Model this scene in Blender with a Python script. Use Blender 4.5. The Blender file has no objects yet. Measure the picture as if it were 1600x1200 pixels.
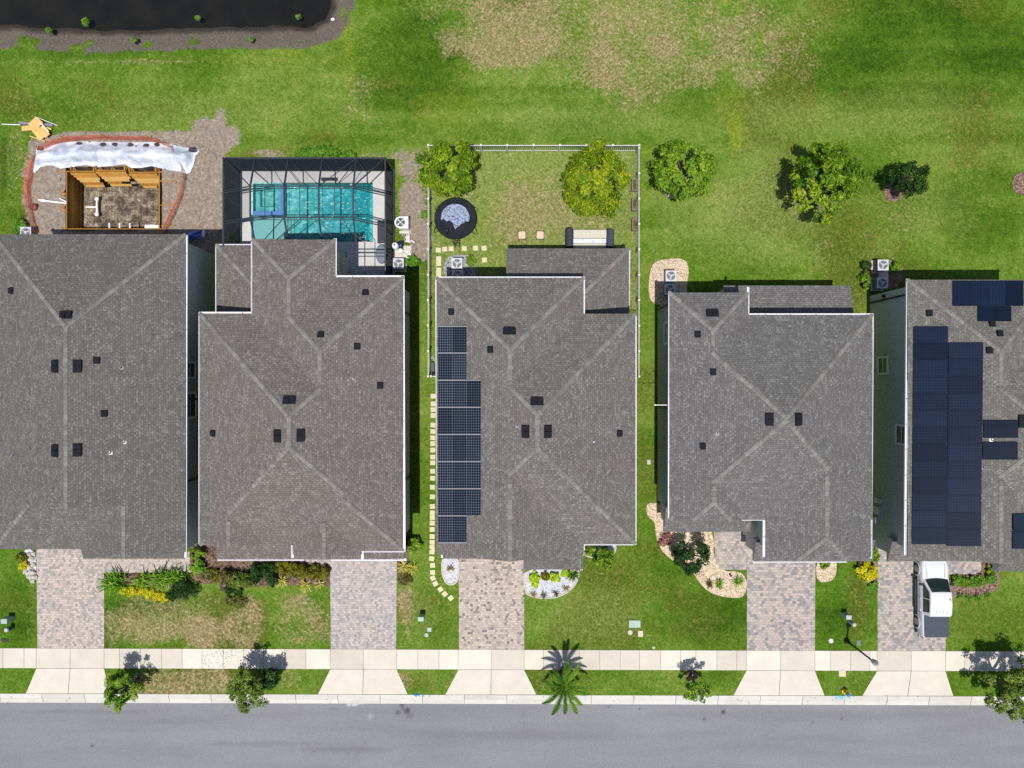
import bpy, math, random
import numpy as np
from mathutils import Vector, Matrix, noise as mnoise

# ------------------------------------------------------------------ camera, world, sun, exposure
SC = bpy.context.scene
COL = SC.collection
H, S = 51.6, 21.5                       # drone height (m), photo pixels per metre on the ground
cam = bpy.data.cameras.new('camera')
cam.sensor_fit = 'HORIZONTAL'
cam.angle = 2 * math.atan(800 / S / H)
cam.clip_start, cam.clip_end = 0.5, 600
camo = bpy.data.objects.new('camera', cam)
COL.objects.link(camo)
camo.location = (0, 0, H)
SC.camera = camo

sun_dir = Vector((-0.041, -0.277, 1.0)).normalized()      # towards the sun
elev = math.asin(sun_dir.z)
W = bpy.data.worlds.new('World'); SC.world = W; W.use_nodes = True
nt = W.node_tree
sky = nt.nodes.new('ShaderNodeTexSky'); sky.sky_type = 'NISHITA'
sky.sun_disc = False; sky.sun_elevation = elev
sky.sun_rotation = math.atan2(sun_dir.x, sun_dir.y)
nt.links.new(sky.outputs[0], nt.nodes['Background'].inputs[0])
nt.nodes['Background'].inputs[1].default_value = 0.1
sl = bpy.data.lights.new('sun', 'SUN'); sl.energy = 4.7; sl.angle = math.radians(0.5); sl.color = (1, .965, .91)
so = bpy.data.objects.new('sun', sl); COL.objects.link(so)
so.rotation_euler = sun_dir.to_track_quat('Z', 'Y').to_euler()
so.location = (0, 0, 80)
SC.view_settings.view_transform = 'Standard'
SC.view_settings.look = 'None'
SC.view_settings.exposure = 0.15
SC.view_settings.gamma = 1.0
SC.view_settings.use_curve_mapping = False
SC.render.engine = 'CYCLES'
SC.cycles.max_bounces = 8
SC.cycles.transparent_max_bounces = 16
SC.cycles.caustics_reflective = False
SC.cycles.caustics_refractive = False
SC.cycles.use_denoising = False

R = random.Random(7)
RN = np.random.RandomState(11)


def G(px, py, h=0.0):
    k = (H - h) / H / S
    return ((px - 800) * k, (600 - py) * k)


def G3(px, py, h=0.0):
    x, y = G(px, py, h)
    return Vector((x, y, h))


EV = 5.6                                # eave height of the two-storey roofs
def EX(px): return G(px, 0, EV)[0]
def EY(py): return G(0, py, EV)[1]


def lin(r, g, b, k=1.0):
    f = lambda v: (v / 12.92 if v <= .04045 else ((v + .055) / 1.055) ** 2.4)
    return (f(r / 255) * k, f(g / 255) * k, f(b / 255) * k, 1)


# ------------------------------------------------------------------ material helpers
def newmat(name):
    m = bpy.data.materials.new(name); m.use_nodes = True
    m.node_tree.nodes.clear()
    return m, m.node_tree


class NT:
    """small node helper"""
    def __init__(s, name):
        s.m, s.t = newmat(name)
        s.out = s.n('ShaderNodeOutputMaterial')

    def n(s, ty, **kw):
        nd = s.t.nodes.new(ty)
        for k, v in kw.items():
            setattr(nd, k, v)
        return nd

    def l(s, a, b): s.t.links.new(a, b)

    def set(s, sock, v):
        if hasattr(v, 'is_linked') or isinstance(v, bpy.types.NodeSocket):
            s.l(v, sock)
        else:
            sock.default_value = v

    def math(s, op, a, b=0.0, c=None, clamp=False):
        nd = s.n('ShaderNodeMath', operation=op, use_clamp=clamp)
        s.set(nd.inputs[0], a); s.set(nd.inputs[1], b)
        if c is not None: s.set(nd.inputs[2], c)
        return nd.outputs[0]

    def mix(s, f, a, b, blend='MIX'):
        nd = s.n('ShaderNodeMix', data_type='RGBA', blend_type=blend)
        s.set(nd.inputs['Factor'], f)
        s.set(nd.inputs['A'], a) if False else s.set(nd.inputs[6], a)
        s.set(nd.inputs[7], b)
        return nd.outputs[2]

    def noise(s, vec, scale, detail=3, rough=.55, out=0):
        nd = s.n('ShaderNodeTexNoise')
        if vec is not None: s.l(vec, nd.inputs['Vector'])
        nd.inputs['Scale'].default_value = scale
        nd.inputs['Detail'].default_value = detail
        nd.inputs['Roughness'].default_value = rough
        return nd.outputs[out]

    def ramp(s, f, stops, interp='LINEAR'):
        nd = s.n('ShaderNodeValToRGB'); cr = nd.color_ramp; cr.interpolation = interp
        while len(cr.elements) < len(stops): cr.elements.new(0.5)
        for e, (p, c) in zip(cr.elements, stops):
            e.position = p; e.color = c if len(c) == 4 else (*c, 1)
        s.l(f, nd.inputs[0])
        return nd.outputs[0]

    def rng(s, v, a, b, c=0.0, d=1.0, smooth=True):
        nd = s.n('ShaderNodeMapRange', interpolation_type='SMOOTHSTEP' if smooth else 'LINEAR')
        s.set(nd.inputs[0], v)
        for i, q in enumerate((a, b, c, d)): nd.inputs[i + 1].default_value = q
        return nd.outputs[0]

    def attr(s, name):
        nd = s.n('ShaderNodeAttribute', attribute_name=name)
        return nd.outputs['Fac']

    def pos(s): return s.n('ShaderNodeNewGeometry').outputs['Position']
    def obj(s): return s.n('ShaderNodeTexCoord').outputs['Object']
    def uv(s): return s.n('ShaderNodeTexCoord').outputs['UV']
    def island(s): return s.n('ShaderNodeNewGeometry').outputs['Random Per Island']

    def bump(s, h, strength=.3, dist=.02):
        nd = s.n('ShaderNodeBump'); nd.inputs['Strength'].default_value = strength
        nd.inputs['Distance'].default_value = dist
        s.l(h, nd.inputs['Height'])
        return nd.outputs[0]

    def bsdf(s, color, rough=.8, normal=None, spec=.3, metal=0.0, coat=0.0):
        nd = s.n('ShaderNodeBsdfPrincipled')
        s.set(nd.inputs['Base Color'], color); s.set(nd.inputs['Roughness'], rough)
        nd.inputs['Specular IOR Level'].default_value = spec
        nd.inputs['Metallic'].default_value = metal
        nd.inputs['Coat Weight'].default_value = coat
        if normal is not None: s.l(normal, nd.inputs['Normal'])
        s.l(nd.outputs[0], s.out.inputs[0])
        return nd


MATS = {}
def simple(name, col, rough=.6, metal=0.0, spec=.4, vary=.12, scale=6.0, coat=0.0, bump=0.0):
    if name in MATS: return MATS[name]
    t = NT(name)
    nz = t.noise(t.obj(), scale, 4)
    f = t.rng(nz, .3, .7, 1 - vary, 1 + vary, smooth=False)
    vm = t.n('ShaderNodeVectorMath', operation='SCALE')
    vm.inputs[0].default_value = col[:3]; t.l(f, vm.inputs[3])
    nrm = t.bump(t.noise(t.obj(), scale * 8, 3), bump, .01) if bump else None
    t.bsdf(vm.outputs[0], rough, nrm, spec, metal, coat)
    MATS[name] = t.m
    return t.m


def shingle_mat(name, dark, mid, pale, brown):
    t = NT(name)
    uv = t.uv()
    br = t.n('ShaderNodeTexBrick', offset=.5, squash=1.0)
    t.l(uv, br.inputs['Vector'])
    br.inputs['Color1'].default_value = (0, 0, 0, 1); br.inputs['Color2'].default_value = (1, 1, 1, 1)
    br.inputs['Mortar'].default_value = (.35, .35, .35, 1)
    for k, v in (('Scale', 1), ('Mortar Size', .012), ('Mortar Smooth', .2), ('Bias', 0), ('Brick Width', .27), ('Row Height', .143)):
        br.inputs[k].default_value = v
    sx = t.n('ShaderNodeSeparateXYZ'); t.l(uv, sx.inputs[0])
    row = t.math('FLOOR', t.math('DIVIDE', sx.outputs[1], .143))
    wr = t.n('ShaderNodeTexWhiteNoise', noise_dimensions='1D'); t.l(row, wr.inputs['W'])
    saw = t.math('ADD', t.math('DIVIDE', t.math('ADD', sx.outputs[0], t.math('MULTIPLY', t.noise(uv, 2.3, 2), .9)), .27), t.math('MULTIPLY', wr.outputs['Value'], 9.0))
    colm = t.math('FLOOR', saw)
    cb = t.n('ShaderNodeCombineXYZ'); t.l(colm, cb.inputs[0]); t.l(row, cb.inputs[1])
    wn = t.n('ShaderNodeTexWhiteNoise', noise_dimensions='2D'); t.l(cb.outputs[0], wn.inputs['Vector'])
    wide = t.math('ADD', .34, t.math('MULTIPLY', wn.outputs['Value'], .26))
    tab = t.math('LESS_THAN', t.math('FRACT', saw), wide)
    tone = t.n('ShaderNodeSeparateColor'); t.l(wn.outputs['Color'], tone.inputs[0])
    grit = t.noise(uv, 12, 3, .75)
    v = t.math('ADD', t.math('MULTIPLY', tab, .36), t.math('ADD', t.math('MULTIPLY', tone.outputs[1], .36), t.math('MULTIPLY', t.math('SUBTRACT', grit, .42), .7)))
    base = t.ramp(v, [(0.0, dark), (.3, mid), (.5, mid), (.72, pale), (1.0, tuple(c * 1.15 for c in pale[:3]))])
    big = t.rng(t.noise(t.pos(), .45, 4, .65), .4, .68)
    base = t.mix(t.math('MULTIPLY', big, .4), base, t.mix(.7, base, brown, 'MIX'))
    streak = t.n('ShaderNodeMapping'); streak.inputs['Scale'].default_value = (1.6, .12, 1); t.l(uv, streak.inputs[0])
    st = t.rng(t.noise(streak.outputs[0], 1.2, 4, .6), .25, .75, .93, 1.06, smooth=False)
    base = t.mix(1.0, base, st, 'MULTIPLY')
    base = t.mix(t.math('MULTIPLY', br.outputs['Fac'], .5), base, tuple(c * .6 for c in dark[:3]) + (1,))
    h = t.math('ADD', t.math('MULTIPLY', br.outputs['Fac'], -1.0), t.math('MULTIPLY', br.outputs[0], .6))
    t.bsdf(base, .92, t.bump(h, .5, .015), .15)
    return t.m


M_SH_A = shingle_mat('shingles dark grey', lin(97, 94, 91, .68), lin(111, 108, 104, .68), lin(138, 135, 131, .68), lin(113, 107, 102, .68))
M_SH_BROWN = shingle_mat('shingles brown grey', lin(102, 97, 93, .7), lin(118, 112, 108, .7), lin(144, 138, 133, .7), lin(120, 110, 104, .7))
M_SH_C = shingle_mat('shingles warm grey', lin(102, 98, 95, .69), lin(117, 113, 109, .69), lin(144, 140, 135, .69), lin(119, 110, 105, .69))
M_SH_GREY = shingle_mat('shingles slate grey', lin(100, 98, 96, .69), lin(114, 112, 111, .69), lin(141, 139, 137, .69), lin(114, 110, 107, .69))
M_SH_E = shingle_mat('shingles cool brown grey', lin(102, 98, 94, .69), lin(117, 114, 109, .69), lin(144, 141, 135, .69), lin(118, 111, 105, .69))


def cap_mat(name, a, b):
    t = NT(name)
    c = t.ramp(t.island(), [(0, a), (.6, b), (1, tuple(x * 1.18 for x in b[:3]))])
    nz = t.rng(t.noise(t.pos(), 9, 3), .3, .7, .88, 1.1, smooth=False)
    t.bsdf(t.mix(1.0, c, nz, 'MULTIPLY'), .9, None, .15)
    return t.m


M_CAP = cap_mat('ridge cap shingles', lin(120, 117, 112, .69), lin(137, 134, 128, .69))
M_WALL = simple('painted stucco grey', lin(206, 206, 200, .74), .9, vary=.05, scale=3, bump=.15)
M_WALLW = simple('painted stucco warm', lin(165, 165, 160, .75), .9, vary=.05, scale=3, bump=.15)
M_FASCIA = simple('fascia paint', lin(178, 178, 182, .7), .6, vary=.04)
M_GUT = simple('white aluminium', lin(232, 230, 236, .76), .35, vary=.03)
M_DKMET = simple('dark bronze metal', lin(38, 42, 50, .7), .45, spec=.4, vary=.1)
M_VENT = simple('black vent metal', lin(30, 33, 42, .55), .75, spec=.15, vary=.15, scale=14)
M_VINYL = simple('white vinyl', lin(240, 238, 236, .82), .4, vary=.03)
M_GLASS = simple('dark window glass', (.012, .016, .022), .06, spec=.8, vary=.05)
M_BLACK = simple('black plastic', (.012, .012, .014), .5, vary=.1)
M_RUB = simple('tyre rubber', (.018, .018, .018), .85, vary=.2)
M_STEEL = simple('galvanised steel', lin(170, 172, 175, .7), .4, metal=.7, vary=.1)
M_CONCL = simple('pale cast concrete', lin(215, 208, 195, .68), .85, vary=.1, scale=5, bump=.3)
M_ACBODY = simple('ac cabinet paint', lin(205, 208, 212, .7), .45, vary=.06)
M_ACDK = simple('ac grille dark', (.05, .055, .07), .5, vary=.1)
M_PVC = simple('white pvc', lin(242, 242, 240, .85), .35, vary=.04)
M_DOOR = simple('garage door paint', lin(225, 224, 220, .75), .5, vary=.03)


def leaf_mat(name, dark, mid, light, trans=.22):
    if name in MATS: return MATS[name]
    t = NT(name)
    v = t.math('ADD', t.math('MULTIPLY', t.island(), .6), t.math('MULTIPLY', t.attr('tone'), .45))
    c = t.ramp(v, [(0, dark), (.5, mid), (1, light)])
    p = t.bsdf(c, .55, None, .15)
    tr = t.n('ShaderNodeBsdfTranslucent'); t.l(c, tr.inputs[0])
    mx = t.n('ShaderNodeMixShader'); mx.inputs[0].default_value = trans
    t.l(p.outputs[0], mx.inputs[1]); t.l(tr.outputs[0], mx.inputs[2]); t.l(mx.outputs[0], t.out.inputs[0])
    MATS[name] = t.m
    return t.m


def ground_mat():
    t = NT('lawn and soil')
    p = t.pos()
    fine = t.noise(p, 4.2, 5, .72)
    fine2 = t.noise(p, 1.5, 5, .7)
    def fib(rot, sc, seed):
        mp = t.n('ShaderNodeMapping', vector_type='TEXTURE'); mp.inputs['Rotation'].default_value = (0, 0, rot)
        mp.inputs['Scale'].default_value = (1 / sc, 1 / (sc * .36), 1); mp.inputs['Location'].default_value = (seed, seed * 2, 0); t.l(p, mp.inputs[0])
        return t.noise(mp.outputs[0], 1, 3, .65)
    blade = t.math('MAXIMUM', t.math('MAXIMUM', fib(.5, 6.5, 3), fib(-.7, 8, 11)), t.math('MAXIMUM', fib(1.4, 6, 21), fib(2.5, 9, 5)))
    blade = t.math('SUBTRACT', t.math('MULTIPLY', blade, 2.8), 1.2)
    big = t.noise(p, .16, 4, .6)
    lush = t.attr('lush'); dry = t.attr('dry'); dirt = t.attr('dirt'); bank = t.attr('bank'); yel = t.attr('yellow'); olive = t.attr('olive'); pale = t.attr('pale')
    g1, g2, g3 = lin(50, 84, 10, .63), lin(92, 127, 32, .63), lin(150, 166, 78, .64)
    v = t.math('ADD', t.math('MULTIPLY', fine2, .5), t.math('ADD', t.math('MULTIPLY', blade, .5), t.math('MULTIPLY', big, .4)))
    v = t.math('ADD', v, t.math('MULTIPLY', t.math('SUBTRACT', .55, lush), .55))
    green = t.ramp(v, [(.3, g1), (.62, g2), (1.0, g3)])
    ol = t.rng(t.math('ADD', olive, t.math('MULTIPLY', t.math('SUBTRACT', fine2, .5), .9)), .05, .8)
    green = t.mix(t.math('MULTIPLY', ol, .8), green, t.ramp(blade, [(.2, lin(72, 80, 22, .66)), (.5, lin(108, 110, 44, .66)), (.9, lin(158, 150, 86, .66))]))
    green = t.mix(t.math('MULTIPLY', pale, t.rng(fine2, .3, .65, .7, 1.0)), green, t.ramp(blade, [(.15, lin(104, 124, 50, .66)), (.5, lin(146, 158, 88, .66)), (.9, lin(188, 188, 126, .66))]))
    green = t.mix(t.math('MULTIPLY', yel, .7), green, t.ramp(blade, [(.3, lin(120, 136, 24, .66)), (.8, lin(186, 184, 66, .66))]))
    n = t.math('ADD', t.math('MULTIPLY', fine, .5), t.math('MULTIPLY', blade, .36))
    drym = t.rng(t.math('ADD', t.math('MULTIPLY', dry, .95), t.math('MULTIPLY', t.math('SUBTRACT', n, .47), 2.3)), .12, 1.05)
    drym = t.math('MULTIPLY', drym, t.rng(dry, .02, .2))
    tan = t.ramp(t.math('ADD', t.math('MULTIPLY', blade, .6), t.math('MULTIPLY', t.noise(p, 7, 4, .75), .4)), [(.25, lin(120, 104, 66, .66)), (.5, lin(168, 150, 108, .66)), (.75, lin(214, 198, 164, .66))])
    c = t.mix(drym, green, tan)
    soil = t.ramp(t.noise(p, 4.2, 6, .72), [(.3, lin(126, 111, 99, .66)), (.5, lin(158, 143, 129, .66)), (.7, lin(192, 178, 164, .67))])
    dm = t.rng(t.math('ADD', dirt, t.math('MULTIPLY', t.math('SUBTRACT', n, .5), 1.4)), .35, .65)
    c = t.mix(dm, c, soil)
    bk = t.ramp(t.noise(p, 7, 6, .8), [(.25, lin(74, 66, 58, .64)), (.5, lin(116, 106, 97, .64)), (.78, lin(160, 150, 142, .64))])
    bm = t.rng(t.math('ADD', bank, t.math('MULTIPLY', t.math('SUBTRACT', n, .5), 1.6)), .35, .65)
    c = t.mix(bm, c, bk)
    wet = t.attr('wet')
    c = t.mix(t.math('MULTIPLY', wet, .85), c, lin(38, 30, 26, .64))
    h = t.math('ADD', t.math('MULTIPLY', fine, .5), t.math('MULTIPLY', blade, .8))
    t.bsdf(c, .95, t.bump(h, .6, .06), .1)
    return t.m


def paver_mat(name, cols, bw=.19, rh=.17):
    t = NT(name)
    p = t.obj()
    br = t.n('ShaderNodeTexBrick', offset=.5, squash=1.0)
    t.l(p, br.inputs['Vector'])
    br.inputs['Color1'].default_value = (0, 0, 0, 1); br.inputs['Color2'].default_value = (1, 1, 1, 1)
    br.inputs['Mortar'].default_value = (.5, .5, .5, 1)
    for k, v in (('Scale', 1), ('Mortar Size', .011), ('Mortar Smooth', .3), ('Bias', 0), ('Brick Width', bw), ('Row Height', rh)):
        br.inputs[k].default_value = v
    big = t.math('MULTIPLY', t.math('SUBTRACT', t.noise(p, .7, 4, .6), .5), .45)
    v = t.math('ADD', br.outputs[0], big, clamp=True)
    c = t.ramp(v, cols)
    mot = t.rng(t.noise(p, 14, 4, .7), .3, .7, .86, 1.12, smooth=False)
    c = t.mix(1.0, c, mot, 'MULTIPLY')
    c = t.mix(t.math('MULTIPLY', br.outputs['Fac'], .5), c, lin(130, 118, 108, .6))
    t.bsdf(c, .9, t.bump(t.math('MULTIPLY', br.outputs['Fac'], -1), .4, .012), .2)
    return t.m


k_ = .69
M_PAV1 = paver_mat('pink grey pavers', [(0, lin(152, 150, 152, k_)), (.3, lin(182, 172, 167, k_)), (.6, lin(202, 186, 176, k_)), (1, lin(214, 199, 188, k_))])
M_PAV2 = paver_mat('pale grey pavers', [(0, lin(156, 154, 156, k_)), (.35, lin(182, 176, 174, k_)), (.7, lin(198, 186, 180, k_)), (1, lin(212, 200, 192, k_))])
M_PAV3 = paver_mat('tan and charcoal pavers', [(0, lin(124, 118, 120, k_)), (.09, lin(150, 142, 140, k_)), (.19, lin(184, 170, 161, k_)), (.7, lin(202, 186, 173, k_)), (1, lin(216, 202, 189, k_))])
M_PAV4 = paver_mat('mixed grey and sand pavers', [(0, lin(140, 138, 142, k_)), (.25, lin(164, 158, 158, k_)), (.45, lin(182, 172, 165, k_)), (1, lin(204, 189, 177, k_))], .25, .19)


def concrete_mat(name, a, b):
    t = NT(name)
    p = t.pos()
    c = t.ramp(t.island(), [(0, a), (1, b)])
    st = t.rng(t.noise(p, .9, 5, .65), .3, .75, 1.06, .9, smooth=False)
    c = t.mix(1.0, c, st, 'MULTIPLY')
    sp = t.rng(t.noise(p, 22, 3, .7), .3, .7, .95, 1.04, smooth=False)
    c = t.mix(1.0, c, sp, 'MULTIPLY')
    spot = t.rng(t.noise(p, 3.2, 5, .8), .68, .78, 0, .35)
    c = t.mix(spot, c, lin(150, 138, 122, .6))
    t.bsdf(c, .88, t.bump(t.noise(p, 40, 3), .15, .004), .25)
    return t.m


M_WALK = concrete_mat('broom finished concrete', lin(214, 205, 190, .67), lin(236, 228, 212, .68))
M_CURB = concrete_mat('curb concrete', lin(212, 208, 199, .67), lin(224, 221, 212, .68))
M_DECK = concrete_mat('textured deck concrete', lin(222, 220, 218, .7), lin(226, 224, 222, .7))


def asphalt_mat():
    t = NT('aged asphalt')
    p = t.pos()
    agg = t.noise(p, 24, 4, .8)
    c = t.ramp(agg, [(.25, lin(116, 116, 119, .6)), (.5, lin(146, 146, 150, .6)), (.75, lin(178, 178, 181, .6))])
    mp = t.n('ShaderNodeMapping'); mp.inputs['Scale'].default_value = (.05, .5, 1); t.l(p, mp.inputs[0])
    st = t.rng(t.noise(mp.outputs[0], 1.6, 4, .55), .3, .7, .9, 1.08, smooth=False)
    c = t.mix(1.0, c, st, 'MULTIPLY')
    bg = t.rng(t.noise(p, .12, 3), .3, .7, .94, 1.06, smooth=False)
    c = t.mix(1.0, c, bg, 'MULTIPLY')
    c = t.mix(t.attr('stain'), c, lin(76, 74, 76, .6))
    c = t.mix(t.attr('chalk'), c, lin(225, 224, 222, .65))
    t.bsdf(c, .9, t.bump(agg, .35, .01), .25)
    return t.m


def gravel_mat(name, a, b, c_, sc=14):
    t = NT(name)
    p = t.pos()
    vo = t.n('ShaderNodeTexVoronoi', feature='F1'); vo.inputs['Scale'].default_value = sc; t.l(p, vo.inputs['Vector'])
    rgb = t.n('ShaderNodeSeparateColor'); t.l(vo.outputs['Color'], rgb.inputs[0])
    c = t.ramp(rgb.outputs[0], [(0, a), (.5, b), (1, c_)])
    big = t.rng(t.noise(p, 1.5, 3), .3, .7, .92, 1.06, smooth=False)
    c = t.mix(1.0, c, big, 'MULTIPLY')
    t.bsdf(c, .9, t.bump(t.math('MULTIPLY', vo.outputs['Distance'], -1), .8, .05), .2)
    return t.m


M_GRAV_W = gravel_mat('white marble chips', lin(188, 188, 196, .62), lin(224, 224, 230, .64), lin(240, 240, 246, .66))
M_GRAV_B = gravel_mat('beige river gravel', lin(176, 150, 120, .66), lin(222, 198, 166, .68), lin(244, 228, 206, .7))
M_GRAV_G = gravel_mat('grey gravel', lin(120, 120, 124, .66), lin(165, 165, 168, .66), lin(205, 205, 206, .66))
M_MULCH = gravel_mat('reddish bark mulch', lin(98, 72, 62, .62), lin(140, 110, 98, .62), lin(178, 150, 138, .62), 11)
M_SOILBED = gravel_mat('brown bed soil', lin(84, 64, 54, .62), lin(122, 98, 84, .62), lin(160, 132, 118, .62), 9)


# ------------------------------------------------------------------ mesh builder
class MB:
    def __init__(s):
        s.v, s.f, s.mi, s.uv = [], [], [], []

    def face(s, pts, mi=0, uv=None):
        b = len(s.v)
        s.v.extend([tuple(p) for p in pts]); s.f.append(tuple(range(b, b + len(pts)))); s.mi.append(mi)
        s.uv.extend(uv if uv is not None else [(p[0], p[1]) for p in pts])

    def box(s, x0, x1, y0, y1, z0, z1, mi=0, rot=0.0, piv=None, mtx=None):
        P = [Vector((x, y, z)) for z in (z0, z1) for y in (y0, y1) for x in (x0, x1)]
        if rot:
            c = Vector(piv) if piv else Vector(((x0 + x1) / 2, (y0 + y1) / 2, 0))
            m = Matrix.Rotation(rot, 3, 'Z')
            P = [m @ (p - c) + c for p in P]
        if mtx: P = [mtx @ p for p in P]
        for q in ((0, 2, 3, 1), (4, 5, 7, 6), (0, 1, 5, 4), (2, 6, 7, 3), (0, 4, 6, 2), (1, 3, 7, 5)):
            s.face([P[i] for i in q], mi)

    def shared(s, verts, faces, mi=0, uvf=None):
        b = len(s.v)
        s.v.extend([tuple(p) for p in verts])
        for f in faces:
            s.f.append(tuple(b + i for i in f)); s.mi.append(mi)
            s.uv.extend([uvf(i) if uvf else (verts[i][0], verts[i][1]) for i in f])

    def prism(s, poly, z0, z1, mi=0, top_only=False):
        n = len(poly)
        if sum(poly[i][0] * poly[(i + 1) % n][1] - poly[(i + 1) % n][0] * poly[i][1] for i in range(n)) < 0:
            poly = poly[::-1]
        V = [(x, y, z1) for x, y in poly]
        F = [tuple(range(n))]
        if not top_only:
            V += [(x, y, z0) for x, y in poly]
            F += [tuple(range(2 * n - 1, n - 1, -1))]
            F += [(i, i + n, (i + 1) % n + n, (i + 1) % n) for i in range(n)]
        s.shared(V, F, mi)

    def tube(s, pts, r, n=8, mi=0, cap=True):
        pts = [Vector(p) for p in pts]
        rs = r if isinstance(r, (list, tuple)) else [r] * len(pts)
        V, F = [], []
        ref = None
        for i, p in enumerate(pts):
            d = (pts[min(i + 1, len(pts) - 1)] - pts[max(i - 1, 0)])
            d = d.normalized() if d.length > 1e-9 else Vector((0, 0, 1))
            if ref is None:
                ref = Vector((0, 0, 1)) if abs(d.z) < .9 else Vector((1, 0, 0))
            a = d.cross(ref)
            if a.length < 1e-4: a = d.cross(Vector((1, .2, .1)))
            a.normalize(); b = d.cross(a)
            ref = b.cross(d) if False else ref
            for k in range(n):
                t = 2 * math.pi * k / n
                V.append(p + (a * math.cos(t) + b * math.sin(t)) * rs[i])
        for i in range(len(pts) - 1):
            for k in range(n):
                F.append((i * n + k, i * n + (k + 1) % n, (i + 1) * n + (k + 1) % n, (i + 1) * n + k))
        if cap:
            F.append(tuple(range(n - 1, -1, -1))); F.append(tuple((len(pts) - 1) * n + k for k in range(n)))
        s.shared(V, F, mi)

    def lathe(s, prof, n=20, c=(0, 0, 0), mi=0):
        V, F = [], []
        for r, z in prof:
            for k in range(n):
                t = 2 * math.pi * k / n
                V.append((c[0] + r * math.cos(t), c[1] + r * math.sin(t), c[2] + z))
        for i in range(len(prof) - 1):
            for k in range(n):
                F.append((i * n + k, i * n + (k + 1) % n, (i + 1) * n + (k + 1) % n, (i + 1) * n + k))
        F.append(tuple(range(n - 1, -1, -1))); F.append(tuple((len(prof) - 1) * n + k for k in range(n)))
        s.shared(V, F, mi)

    def blob(s, c, r, seed=0, nu=8, nv=6, mi=0, amp=.25):
        V, F = [], []
        for j in range(nv + 1):
            th = math.pi * j / nv
            for i in range(nu):
                ph = 2 * math.pi * i / nu
                d = Vector((math.sin(th) * math.cos(ph), math.sin(th) * math.sin(ph), math.cos(th)))
                k = 1 + amp * mnoise.noise(d * 1.7 + Vector((seed * 3.1, seed, 0)))
                V.append((c[0] + d.x * r[0] * k, c[1] + d.y * r[1] * k, c[2] + d.z * r[2] * k))
        for j in range(nv):
            for i in range(nu):
                F.append((j * nu + i, (j + 1) * nu + i, (j + 1) * nu + (i + 1) % nu, j * nu + (i + 1) % nu))
        s.shared(V, F, mi)

    def build(s, name, mats, parent=None, off=(0, 0, 0), smooth=False, bevel=0.0):
        me = bpy.data.meshes.new(name)
        v = np.array(s.v, dtype=float) - np.array(off, dtype=float)
        me.from_pydata(v.tolist(), [], s.f)
        ul = me.uv_layers.new(name='UVMap')
        if len(s.uv) == len(me.loops):
            ul.data.foreach_set('uv', np.array(s.uv, dtype=np.float32).ravel())
        if not isinstance(mats, (list, tuple)): mats = [mats]
        for m in mats: me.materials.append(m)
        me.polygons.foreach_set('material_index', s.mi)
        if smooth: me.polygons.foreach_set('use_smooth', [True] * len(me.polygons))
        o = bpy.data.objects.new(name, me); COL.objects.link(o)
        if parent: o.parent = parent
        if bevel:
            b = o.modifiers.new('bevel', 'BEVEL'); b.width = bevel; b.segments = 2; b.limit_method = 'ANGLE'
        return o


def tag(o, label=None, cat=None, group=None, kind=None):
    if label: o['label'] = label
    if cat: o['category'] = cat
    if group: o['group'] = group
    if kind: o['kind'] = kind
    return o


def empty(name, loc, label, cat, group=None):
    o = bpy.data.objects.new(name, None); COL.objects.link(o)
    o.location = loc; o.empty_display_size = .3
    return tag(o, label, cat, group)


def copy_tree(o, parent=None):
    c = o.copy(); COL.objects.link(c)
    if parent: c.parent = parent
    for ch in list(o.children): copy_tree(ch, c)
    return c


def solo(mb, name, mats, loc, label, cat, group=None, **kw):
    """one-mesh thing built around the origin and put at loc"""
    o = mb.build(name, mats, None, (0, 0, 0), **kw)
    o.location = loc
    return tag(o, label, cat, group)


def world_thing(mb, name, mats, label, cat, group=None, **kw):
    """one-mesh thing whose vertices are in world coordinates; origin put under it"""
    a = np.array(s_v := mb.v)
    off = ((a[:, 0].min() + a[:, 0].max()) / 2, (a[:, 1].min() + a[:, 1].max()) / 2, a[:, 2].min())
    o = mb.build(name, mats, None, off, **kw)
    o.location = off
    return tag(o, label, cat, group)


# ------------------------------------------------------------------ ground sheet
def vnoise(x, y, scale, seed):
    rs = np.random.RandomState(seed); T = rs.rand(257, 257)
    X, Y = x * scale + 1000, y * scale + 1000
    i, j = np.floor(X).astype(int), np.floor(Y).astype(int)
    fx, fy = X - i, Y - j
    fx, fy = fx * fx * (3 - 2 * fx), fy * fy * (3 - 2 * fy)
    i %= 256; j %= 256
    return (T[i, j] * (1 - fx) + T[i + 1, j] * fx) * (1 - fy) + (T[i, j + 1] * (1 - fx) + T[i + 1, j + 1] * fx) * fy


def fbm(x, y, scale, seed, o=4):
    s, a, n = 0, .5, 0
    for k in range(o):
        s = s + a * vnoise(x, y, scale * 2 ** k, seed + k); n += a; a *= .5
    return s / n


def sstep(a, b, v):
    t = np.clip((v - a) / (b - a), 0, 1)
    return t * t * (3 - 2 * t)


def in_poly(x, y, poly):
    ins = np.zeros(x.shape, bool)
    n = len(poly)
    for i in range(n):
        x0, y0 = poly[i]; x1, y1 = poly[(i + 1) % n]
        c = ((y0 > y) != (y1 > y)) & (x < (x1 - x0) * (y - y0) / (y1 - y0 + 1e-12) + x0)
        ins ^= c
    return ins


def dist_poly(x, y, poly, closed=True):
    d = np.full(x.shape, 1e9)
    n = len(poly)
    for i in range(n if closed else n - 1):
        ax, ay = poly[i]; bx, by = poly[(i + 1) % n]
        dx, dy = bx - ax, by - ay
        t = np.clip(((x - ax) * dx + (y - ay) * dy) / (dx * dx + dy * dy + 1e-12), 0, 1)
        d = np.minimum(d, np.hypot(x - ax - t * dx, y - ay - t * dy))
    return d


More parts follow.
